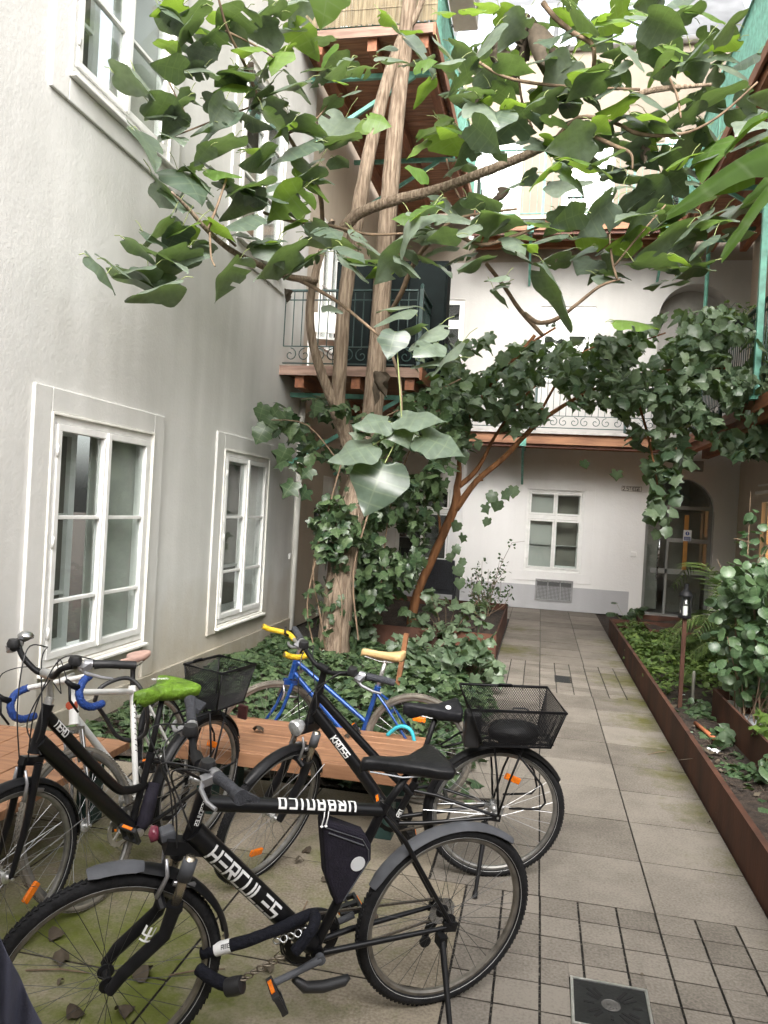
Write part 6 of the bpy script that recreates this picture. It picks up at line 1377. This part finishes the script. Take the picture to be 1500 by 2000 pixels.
b.loft(rings); bg2 = b.build('plastic_bag', mat('bin_bag', (.012, .012, .013), .35, 0, bump=.8, bscale=25), smooth=True)
bg2.matrix_world = B2.o.matrix_basis.copy(); bg2.location = B2.o.location; bg2.rotation_euler = B2.o.rotation_euler
tag(bg2, 'crumpled black plastic bag lying inside the wire bike basket', 'bag')
B2.tube_text('KROSS', (.930, .850), (.70, .560), .030, .030, .0062, .16, gap=.26)
B2.tube_text('PIN', (.50, .29), (.415, .485), .017, .02, .004, .03)
p = B2.S(Vector((1.03, .0, .80))); b = MB(); b.bar(B2.S(Vector((.97, 0, .77))), p, .02, .02); hl = b.build('headlight', M['black_plastic'], B2.o)
b = MB(); b.lathe([(0, -.03), (.022, -.025), (.036, .0), (.040, .02), (.036, .03), (0, .036)], 18, Matrix.Translation(p)@(B2.sm@Vector((1, 0, -.15))).to_track_quat('Z', 'Y').to_matrix().to_4x4()); b.build('lamp_glass', mat('lamp_glass', (.62, .63, .64), .15, .6, var=.2, vscale=60), hl, smooth=True, auto=30)
B2.stand((.06, .07, .30), (.12, .23, .23*math.tan(rad(8))+.004))
# ------------------------------------------------------------------ 3 black step through bike, green saddle cover
B3 = BikeB('bicycle', 'black step-through city bike at left with bright green saddle cover', (-1.701, 3.764), -102.7, 4, wb=1.194, ht=(1.058, .975), hb=(1.102, .805), bb=(.490, .27), st=(.405, .60), steer=-2)
B3.frame(M['black_paint'], [([(1.090, .845), (.505, .29)], [.033, .033]), ([(1.066, .945), (.66, .545), (.54, .47), (.415, .455)], [.024, .022, .020, .018])])
B3.wheel(False, tr=.021, refl=[2.0]); B3.wheel(True, tr=.021, refl=[.6, -2.4], rim='rim_alu'); B3.fork(M['black_paint'], blade_r=.016)
B3.bar([(1.07, 0, 1.105), (1.085, .05, 1.11), (1.10, .12, 1.16), (1.03, .23, 1.185), (.93, .305, 1.18)], clamp=(1.07, 0, 1.105), grip=.13, grip_m='black_plastic', stem_m='alu', stem_r=.013)
B3.saddle((.365, .915), mat('cover_green', (.105, .20, .013), .55, 0, var=.3, vscale=16, bump=1.0, bscale=16, bdist=.03), L_=.31, W_=.25, cover=True, post_m='black_matt', name='saddle_cover')
b = MB(); Rz = Matrix.Translation(Vector((.36, -.045, .938)))@Matrix.Rotation(rad(160), 4, 'Z'); boxtext(b, 'MR.PRINT', .024, .0045, lambda u, v: Rz@Vector((u*.62-.02, v+.006*sin(u*40), .004))); b.build('lettering', M['letter'], B3.o)
B3.crank(ang=25, m_='alu'); B3.guard(False, -15, 155, 'guard_black', stays=(.12,)); B3.guard(True, 60, 175, 'guard_black', stays=(.9,)); B3.rack(.735); B3.basket(.04, -.20, .75, .955, .09, .12, .07, -.23)
B3.tube_text('NERO', (1.066, .945), (.66, .545), .0245, .028, .0055, .06, gap=.2, side=1)
b = MB(); b.lathe([(0, 0), (.03, 0), (.032, .012), (.02, .024), (0, .028)], 16, Matrix.Translation(Vector((1.02, -.20, 1.205)))); b.build('bell', M['steel'], B3.o, smooth=True)
b = MB(); b.tube([(.38, .02, .46), (.42, .035, .38), (.43, .03, .30), (.46, .02, .26)], [.03, .034, .036, .03], 12, wob=.08); b.build('lock_pouch', fbm, B3.o, smooth=True)
b = MB(); b.box(-.355, -.335, -.03, .03, .60, .68); b.build('tail_light', mat('tail', (.06, .02, .02), .3), B3.o, bevel=.006)
# ------------------------------------------------------------------ 4 white racing bike with blue tape
B4 = BikeB('bicycle', 'white road bike with blue taped drop handlebars leaning by the house wall', (-1.959, 4.088), -84.4, -12.9, wb=.99, R=.342, ht=(.852, .945), hb=(.893, .785), bb=(.416, .268), st=(.265, .80), steer=-16)
wp_ = mat('white_paint', (.70, .70, .68), .35, 0, var=.06, vscale=12, coat=.2)
B4.frame(wp_, [([(.886, .815), (.42, .285)], .0175), ([(.857, .915), (.275, .785)], .0155)], st_r=.0155)
B4.wheel(False, tyre='rubber', tr=.015, refl=False); B4.wheel(True, tyre='rubber_tan', tr=.014, refl=False); B4.fork(mat('chrome', (.62, .62, .62), .18, .95), blade_r=.012)
tape = mat('tape_blue', (.010, .045, .215), .6, 0, var=.25, vscale=70, bump=.8, bscale=120)
top = Vector((.925, 0, .985)); half = [(.925, 0, .985), (.925, .12, .985), (.94, .19, .985), (.99, .205, .975), (1.03, .205, .935), (1.025, .205, .885), (.98, .205, .855), (.91, .205, .85)]
rt = [Vector(p) for p in half]; lt = [Vector((p.x, -p.y, p.z)) for p in rt[::-1]]; q = [p for p, _ in spline([(p, .1) for p in lt[:-1]+rt], 6)]
b = MB(); b.tube(q, .0125, 10); hb4 = b.xform(B4.S).build('handlebar', wp_, B4.o, smooth=True)
for sl_ in (q[:len(q)*38//100], q[len(q)*62//100:]):
    b = MB(); b.tube(sl_, [.0165+.0016*(i % 2) for i in range(len(sl_))], 12); b.xform(B4.S).build('grip_tape', tape, hb4, smooth=True)
b = MB(); b.tube([B4.ht, B4.ht+B4.ax*.05, top], [.014, .014, .014], 10); b.xform(B4.S).build('stem', M['alu'], B4.o, smooth=True)
for s_ in (-1, 1):
    b = MB(); p = Vector((1.03, s_*.205, .955)); b.tube([p, p+Vector((.035, 0, .02)), p+Vector((.055, 0, .045))], [.015, .014, .010], 8); b.tube([p+Vector((.045, 0, .02)), p+Vector((.06, 0, -.04)), p+Vector((.03, 0, -.10))], [.006, .006, .005], 6); b.xform(B4.S).build('brake_lever', M['black_matt'], hb4, smooth=True)
    b = MB(); b.tube([x for x, _ in spline([(p+Vector((.05, 0, .03)), .1), (p+Vector((.03, -s_*.03, .13)), .1), (Vector((.97, s_*.06, 1.07)), .1), (Vector((.93, 0, .93)), .1)], 7)], .0025, 5); b.xform(B4.S).build('cable', M['black_plastic'], hb4)
B4.saddle((.215, .955), mat('saddle_pink', (.46, .30, .25), .55, 0, var=.15, vscale=14), L_=.27, W_=.15, post_m='black_matt'); B4.crank(ang=70, m_='alu')
B4.guard(False, 40, 165, 'guard_black', hw=.018, stays=False)
b = MB(); b.lathe([(0, 0), (.017, .001), (.019, .002), (.012, .004)], 16, Matrix.Translation(Vector((.888, .018, .86)))@Matrix.Rotation(-pi/2, 4, 'X')); b.lathe([(0, 0), (.019, .002), (0, .003)], 16, Matrix.Translation(B4.S(Vector((.897, 0, .865))))@Matrix.Rotation(pi/2, 4, 'Y')); b.build('head_badge', mat('badge_red', (.42, .08, .04), .4), B4.f)
B4.tube_text('KOGA', (.416, .268), (.265, .80), .0155, .022, .0045, .24, side=1) if False else None
b = MB(); 
for k in range(9):
    u = .22+k*.028; c_ = B4.bb+(B4.st-B4.bb).normalized()*u; b.bar(c_+Vector((.010, .0125, .012)), c_+Vector((-.009, .0135, -.010)), .002, .007, up=(0, 1, 0))
b.build('script_decal', M['black_matt'], B4.f)
# ------------------------------------------------------------------ 5 blue bike behind the bench
B5 = BikeB('bicycle', 'blue bike with yellow bar tape and tan saddle behind the wooden bench', (-.667, 4.747), 173.8, 4, wb=1.026, R=.348, ht=(.826, .835), hb=(.862, .700), bb=(.395, .285), st=(.272, .700), steer=46)
B5.o.location = (-.667, 4.747, 0)
bl = mat('blue_paint', (.008, .060, .26), .28, .3, var=.15, vscale=12, coat=.4)
B5.frame(bl, [([(.852, .735), (.405, .30)], .0165), ([(.835, .81), (.345, .475)], .0145)], st_r=.0155)
B5.wheel(False, tyre='rubber_tan', tr=.016, refl=[1.6]); B5.wheel(True, tyre='rubber_tan', tr=.016, refl=False); B5.fork(bl, blade_r=.013)
yt = mat('tape_yellow', (.56, .38, .015), .55, 0, var=.15, vscale=70, bump=.7, bscale=120)
half = [(.815, 0, .915), (.815, .10, .915), (.83, .17, .925), (.89, .205, .94), (.95, .215, .96), (.99, .22, .985)]
rt = [Vector(p) for p in half]; lt = [Vector((p.x, -p.y, p.z)) for p in rt[::-1]]; q = [p for p, _ in spline([(p, .1) for p in lt[:-1]+rt], 6)]
b = MB(); b.tube(q, .0125, 10); hb5 = b.xform(B5.S).build('handlebar', M['alu'], B5.o, smooth=True)
for sl_ in (q[:len(q)*42//100], q[len(q)*58//100:]):
    b = MB(); b.tube(sl_, [.0165+.0016*(i % 2) for i in range(len(sl_))], 12); b.xform(B5.S).build('grip_tape', yt, hb5, smooth=True)
b = MB(); b.tube([B5.ht, B5.ht+B5.ax*.06, Vector((.815, 0, .915))], .014, 10); b.xform(B5.S).build('stem', M['alu'], B5.o, smooth=True)
for s_ in (-1, 1):
    b = MB(); p = Vector((.83, s_*.15, .92)); b.tube([p, p+Vector((.03, 0, .02)), p+Vector((.02, s_*.02, .06))], .008, 8); b.xform(B5.S).build('brake_lever', M['black_matt'], hb5, smooth=True)
B5.saddle((.225, .925), mat('saddle_tan', (.60, .42, .20), .5, 0, var=.12, vscale=16), L_=.28, W_=.15, post_m='alu', thick=.06); B5.crank(ang=100, m_='alu')
b = MB(); b.tube([x for x, _ in spline([(Vector((.18, .06, .43)), .1), (Vector((.10, .07, .50)), .1), (Vector((.03, .07, .49)), .1), (Vector((.0, .07, .42)), .1)], 6)], .012, 8); tl = b.build('cable_lock', mat('turquoise', (.04, .42, .52), .45), smooth=True)
tl.location = B5.o.location; tl.rotation_euler = B5.o.rotation_euler; tag(tl, 'turquoise cable lock on the rear wheel of the blue bike', 'lock')
# ------------------------------------------------------------------ locks
M['link'] = mat('link', (.20, .17, .13), .4, .7, var=.2, vscale=60)
LKm = mat('lock_cloth', (.006, .0065, .011), .85, 0, spec=.25, var=.3, vscale=60, bump=.6, bscale=90)
lk = empty('chain_lock', P(500, 1850, 2.5), 'black fabric sleeved chain lock between front wheel and cranks of the front bike', 'lock'); k0 = Vector(lk.location)
def lpts(a): return [p-k0 for p, _ in spline([(P(x, y, d), .1) for x, y, d in a], 5)]
b = MB(); b.tube(lpts([(395, 1862, 2.48), (430, 1852, 2.47), (480, 1838, 2.47), (530, 1820, 2.5), (575, 1800, 2.52), (610, 1785, 2.55), (615, 1800, 2.50), (600, 1830, 2.48), (575, 1860, 2.47)]), .019, 12, wob=.08); b.tube(lpts([(388, 1892, 2.44), (405, 1905, 2.42), (425, 1917, 2.40), (448, 1925, 2.38)]), .020, 12, wob=.05); b.build('sleeve', LKm, lk, smooth=True)
b = MB(); b.lathe([(0, -.03), (.026, -.026), (.028, 0), (.026, .026), (0, .03)], 16, Matrix.Translation(P(458, 1926, 2.37)-k0)@Matrix.Rotation(1.2, 4, 'Y')); b.build('lock_body', M['black_plastic'], lk, smooth=True, auto=40)
b = MB(); q = lpts([(395, 1862, 2.48), (430, 1852, 2.47), (480, 1838, 2.47)]); b.tube(q[4:8], .0212, 12, cap=False); b.build('white_patch', M['letter'], lk, smooth=True)
b = MB(); a_ = P(432, 1852, 2.41)-k0; u_ = (P(470, 1842, 2.41)-P(432, 1852, 2.41)).normalized(); boxtext(b, 'AIIIG', .013, .003, lambda u, v: a_+u_*(u*.8)+Vector((CU[0], CU[1], CU[2]))*(v-.004)); b.build('lettering', M['black_plastic'], lk)
b = MB()
for k in range(5): c_ = P(540+k*14, 1838-k*5, 2.5)-k0; b.tube([c_+Vector((.012*cos(t), .006*(k % 2)*sin(t), .010*sin(t))) for t in [i*pi/4 for i in range(8)]], .003, 5, closed=True)
b.build('chain_links', M['steel'], lk, smooth=True)
for k in range(7): b = MB(); c_ = P(474+k*12, 1912-k*7, 2.37)-k0; b.tube([c_+(Vector((CR[0], CR[1], CR[2]))*(.014*cos(t))+(UPV if k % 2 else Vector((CF[0], CF[1], 0)))*(.008*sin(t))) for t in [i*pi/4 for i in range(8)]], .0035, 5, closed=True); b.build('chain_link', M['link'], lk, smooth=True)
lk2 = empty('cable_lock', P(270, 1400, 4.0), 'thick black cable lock looped round the white bike seat tube', 'lock'); k0 = Vector(lk2.location); b = MB()
b.tube(lpts([(185, 1370, 3.9), (195, 1345, 3.9), (225, 1328, 3.95), (255, 1326, 4.0), (278, 1350, 4.0), (288, 1390, 4.0), (285, 1430, 4.05), (260, 1446, 4.1), (228, 1437, 4.0), (205, 1400, 3.95), (190, 1378, 3.9)]), .011, 10); b.build('cable', M['black_plastic'], lk2, smooth=True)
# ================================================================== BENCHES AND SMALL THINGS
def bench(label, x0, x1, y0, y1, along='x', z=.42, n=6, rot=0):
    o = empty('wooden_bench', ((x0+x1)/2, (y0+y1)/2, 0), label, 'bench', 'low wooden slat benches', rotz=rad(rot)); hx, hy = (x1-x0)/2, (y1-y0)/2; b = MB()
    if along == 'x':
        w_ = 2*hy/n
        for k in range(n): b.box(-hx, hx, -hy+k*w_+.003, -hy+(k+1)*w_-.003, z-.045, z+random.uniform(-.001, .001))
        b.box(-hx, hx, -hy-.02, -hy-.0005, z-.085, z-.004)
    else:
        w_ = 2*hx/n
        for k in range(n): b.box(-hx+k*w_+.003, -hx+(k+1)*w_-.003, -hy, hy, z-.045, z+random.uniform(-.001, .001))
    b.build('slats', M['bench_wood'], o, bevel=.004)
    for (sx, sy) in ((-1, -1), (1, -1), (1, 1), (-1, 1)): b = MB(); b.box(sx*(hx-.16)-.05, sx*(hx-.16)+.05, sy*(hy-.13)-.05, sy*(hy-.13)+.05, 0, z-.046); b.build('leg', M['dark_iron'], o)
    b = MB(); b.box(-hx+.1, hx-.1, -hy+.09, -hy+.14, z-.12, z-.0465); b.box(-hx+.1, hx-.1, hy-.14, hy-.09, z-.12, z-.0465); b.build('rail', M['dark_iron'], o)
    return o
bench('orange brown slatted bench between the bikes with a dry leaf on it', -1.98, -.60, 4.09, 4.74)
bench('orange brown slatted bench under the white bike against the house', -3.15, -2.22, 2.5, 4.02, along='y')
def dry_leaf(x, y, z, s_, label, k, grp='dry leaves lying about'):
    L_ = Leaves([tpl_heart(.8+.3*(k % 3), .5+.2*(k % 2), .09, 50+k)]); L_.add((0, 0, 0), (1, 0, .05), (0, .08, 1), s_*.43, random.random()*.9); o = L_.build('dry_leaf', M['dry'])
    zs = [v.co.z for v in o.data.vertices]; o.location = (x, y, z-min(zs)+.001); o.rotation_euler = (0, 0, random.uniform(0, 6.28)); return tag(o, label, 'leaf', grp)
dry_leaf(*gz_ if False else (-1.62, 4.42, .421), .16, 'large curled dry leaf lying on the bench top', 0, None)
dry_leaf(-1.06, 4.55, .421, .09, 'small curled dry leaf on the bench behind the black frame', 1, None)
def G(px, py, z=0.0):
    d = CF+CR*((px-750)/1500)-CU*((py-1000)/1500); t = (z-CAMZ)/d[2]; return Vector((d[0]*t, d[1]*t, z))
for k, (px, py, s_, lab) in enumerate(((100, 1832, .13, 'grey curled leaf on green moss inside the front wheel, upper left'), (120, 1875, .13, 'grey folded leaf on moss left of the front hub'), (290, 1912, .17, 'big dark leaf on the paving right of the front hub'), (120, 1925, .06, 'small leaf scrap below the folded leaf by the front hub'),
        (230, 1985, .14, 'brown torn leaf at the bottom edge right of the front wheel spokes'), (135, 1985, .13, 'brown leaf at the bottom edge under the front tyre'), (585, 1690, .10, 'curled leaf on the paving under the front bike frame'), (605, 1665, .10, 'pale twisted leaf beside the basket bike pedal'), (545, 1880, .13, 'grey brown leaf heap piece behind the chain lock'), (530, 1895, .10, 'crumpled leaf next to the chain lock end'),
        (700, 1660, .10, 'dry leaf behind the frame bag'), (735, 1800, .10, 'dry leaf beside the front bike rear tyre'), (440, 1830, .04, 'tiny orange leaf right of the front tyre'), (630, 1722, .07, 'dark leaf under the down tube lettering'), (255, 1905, .06, 'pale leaf bit touching the big dark leaf'), (1385, 1610, .05, 'yellow leaf on the path at the foot of the rusty edging'), (1255, 1905, .03, 'tiny pale leaf on the small pavers'))):
    q = G(px, py); dry_leaf(q.x, q.y, .003, s_, lab, k+2)
tw_ = MB()
for (a, b_) in (((330, 1905), (440, 1892)), ((50, 1895), (175, 1900)), ((1300, 1468), (1265, 1474)), ((1390, 1462), (1420, 1462)), ((455, 1735), (510, 1742)), ((600, 1760), (560, 1840))):
    p, q = G(*a, .006), G(*b_, .006); t_ = MB(); l0 = Vector(p); t_.tube([p-l0, (p+q)/2-l0+UPV*.008+Vector((.006, .004, 0)), q-l0], [.003, .0035, .002], 5); o = t_.build('twig', M['twig'], loc=p); tag(o, None, 'twig')
for o, lab in zip([o for o in COL.objects if o.name.startswith('twig') and o.parent is None and o.type == 'MESH'], ('dry twig crossing the front wheel spokes, right part', 'pale stick on the moss at the left edge', 'short twig on a slab beside the rusty edging', 'short stick on the path near the lantern post', 'thin twig on the moss under the front bike', 'thin dark twig beside the bag and cranks')): o['label'] = lab
# lantern post
lp = empty('garden_lantern', G(1327, 1386, .10), 'rusty steel stake with a glass lantern on top in the right bed', 'lantern')
b = MB(); b.box(-.018, .018, -.018, .018, -.05, .86); b.box(-.02, .02, -.0205, .0205, .62, .635); b.build('stake', M['corten'], lp)
b = MB(); b.lathe([(.0, .86), (.058, .86), (.062, .87), (.062, .885), (0, .885)], 14); b.lathe([(.062, 1.06), (.064, 1.075), (.05, 1.10), (.022, 1.125), (.018, 1.15), (.022, 1.18), (.0, 1.185)], 14)
for k in range(4): a = pi/4+k*pi/2; b.bar((cos(a)*.056, sin(a)*.056, .885), (cos(a)*.056, sin(a)*.056, 1.06), .008, .008)
b.build('lantern_frame', M['black_matt'], lp, smooth=True, auto=30)
b = MB(); b.lathe([(.05, .886), (.05, 1.058)], 16); b.build('glass', glassmat('lantern_glass', (.85, .87, .86), 1.4), lp, smooth=True); b = MB(); b.lathe([(0, .886), (.022, .886), (.022, .97), (0, .97)], 12); b.build('candle', M['paint_white'], lp, smooth=True, auto=40)
sp = MB(); sp.lathe([(0, 0), (.016, 0), (.016, .34), (.010, .36), (0, .36)], 12); tag(sp.build('spot_light', mat('brushed', (.55, .54, .48), .3, .9), loc=G(1343, 1382, .10)+Vector((.03, -.05, 0)), smooth=True, auto=40), 'short brushed metal spike light right of the lantern stake', 'garden light')
st_ = MB(); st_.tube([(0, 0, 0), (.0, 0, .16), (.01, 0, .62)], .022, 8); st_.build('x', None) if False else None
pt = MB(); pt.bar((0, 0, -.05), (.07, 0, .56), .055, .04); tag(pt.build('timber_stake', mat('stake_wood', (.20, .085, .035), .8, 0, var=.3, vscale=6, bump=.3), loc=P(772, 1352, 6.6)-UPV*.05), 'brown timber stake in the left bed right of the tan saddle', 'stake')
pi_ = MB(); pi_.tube([(0, 0, 0), (.07, -.42, -.01)], .017, 10); tag(pi_.build('terracotta_pipe', mat('terracotta', (.42, .14, .06), .7, 0, var=.15), loc=G(1358, 1412, .14), smooth=True), 'thin orange pipe lying in the right bed along the edging', 'pipe')
rk = MB(); rr_ = random.Random(8); rings = []
for (z, f) in ((0, .8), (.05, 1), (.11, .85), (.14, .4)): rings.append([Vector((.10*f*cos(2*pi*k/10)*rr_.uniform(.85, 1.1), .07*f*sin(2*pi*k/10)*rr_.uniform(.85, 1.1), z)) for k in range(10)])
rk.loft(rings); tag(rk.build('rock', M['stone'], loc=G(1425, 1400, .17), smooth=True), 'pale rock inside the rusty steel frame among stems', 'rock')
def scrap(px, py, s_, lab):
    b = MB(); n = 5; vs = [(i*s_/n, j*s_*.6/n, random.uniform(0, s_*.25)) for j in range(n+1) for i in range(n+1)]; b.add(vs, [(j*(n+1)+i, j*(n+1)+i+1, (j+1)*(n+1)+i+1, (j+1)*(n+1)+i) for j in range(n) for i in range(n)])
    o = b.build('plastic_scrap', mat('scrap', (.62, .64, .66), .35, 0, var=.15, vscale=30), loc=G(px, py, .118)); o.rotation_euler = (0, 0, random.uniform(0, 3)); tag(o, lab, 'litter')
scrap(1408, 1470, .09, 'crumpled white plastic scrap in the soil of the right bed'); scrap(1338, 1358, .06, 'tiny white scrap next to the spike light'); scrap(1376, 1375, .07, 'small white scrap in the soil left of the steel frame')
# wicker chairs and table in front of the rear house
def wicker(x, y, rot, lab):
    o = empty('wicker_chair', (x, y, 0), lab, 'chair', 'black wicker armchairs by the rear house', rotz=rad(rot))
    b = MB(); b.box(-.27, .27, -.27, .27, .30, .40); b.build('seat', M['wicker'], o, bevel=.015)
    b = MB(); rings = [[Vector((x_, .24+.06*t+dy, .38+.56*t)) for (x_, dy) in ((-.29+.02*t, 0), (.29-.02*t, 0), (.29-.02*t, .05), (-.29+.02*t, .05))] for t in (0, .25, .5, .75, 1)]; b.loft(rings); b.build('backrest', M['wicker'], o, bevel=.012)
    for s_ in (-1, 1): b = MB(); b.box(s_*.275-.035, s_*.275+.035, -.27, .26, .06, .66); b.build('armrest', M['wicker'], o, bevel=.015)
    for (sx, sy) in ((-1, -1), (1, -1), (1, 1), (-1, 1)): b = MB(); b.box(sx*.275-.025, sx*.275+.025, sy*.235-.025, sy*.235+.025, 0, .0595); b.build('leg', M['black_plastic'], o)
    return o
wicker(-1.75, 14.4, 178, 'black wicker armchair under the rear window, right of the thin tree stem'); wicker(-3.0, 14.2, 150, 'black wicker armchair behind the ivy left of the table')
tb = empty('garden_table', (-2.35, 14.5, 0), 'dark low table between the two black wicker chairs', 'table')
b = MB(); b.box(-.4, .4, -.32, .32, .66, .70); b.build('tabletop', mat('table_top', (.30, .31, .31), .3, 0, var=.1), tb, bevel=.006)
for (sx, sy) in ((-1, -1), (1, -1), (1, 1), (-1, 1)): b = MB(); b.box(sx*.35-.03, sx*.35+.03, sy*.27-.03, sy*.27+.03, 0, .659); b.build('leg', M['wicker'], tb)
# dark blue cloth in the corner of the picture
ck = empty('draped_cloth', P(-30, 2150, 1.22), 'dark slate blue cloth hanging at the bottom left corner', 'cloth'); c0 = Vector(ck.location); b = MB()
cols = [(-150, 1690), (-70, 1740), (-30, 1775), (0, 1815), (22, 1868), (38, 1900), (58, 1945), (92, 2010), (128, 2110)]
dps = [1.05, 1.10, 1.16, 1.17, 1.12, 1.20, 1.17, 1.20, 1.26]; n = 14; vs = []; fs = []
for i in range(n+1):
    t = i/n
    for j, ((x, y), d_) in enumerate(zip(cols, dps)):
        p = P(x, y, d_); bot = P(x-60+8*j, y, d_-.06*sin(j*1.9)); q = Vector((bot.x, bot.y, 0.0)); w_ = p*(1-t)+q*t; w_ = w_+Vector((.02*sin(j*2.2+t*3), .025*cos(j*1.7+t*2), 0))*t; vs.append(w_-c0)
nc = len(cols)
for i in range(n):
    for j in range(nc-1): fs.append((i*nc+j, i*nc+j+1, (i+1)*nc+j+1, (i+1)*nc+j))
b.add(vs, fs); co = b.build('cloth', mat('slate_cloth', (.058, .060, .088), .8, 0, var=.15, vscale=8, bump=.25, bscale=300), ck, smooth=True); sd_ = co.modifiers.new('solid', 'SOLIDIFY'); sd_.thickness = .006; ss = co.modifiers.new('sub', 'SUBSURF'); ss.levels = 1; ss.render_levels = 2
# a thin scatter of low plants over the bare stretch of the right bed
def h_right2(x, y):
    if x < 1.24 or x > 1.60: return None
    return .10+.09*abs(sin(x*7)*sin(y*3.1))
cover('ground_cover', Leaves([tpl_lobed('round', 5), tpl_lobed('ivy', 6), tpl_lobed('oval', 7)]), 520, (1.24, 1.6, 5.0, 8.2), h_right2, .05, .10, M['leaf_round'], .1, 1, thr=.2, cl=.3)
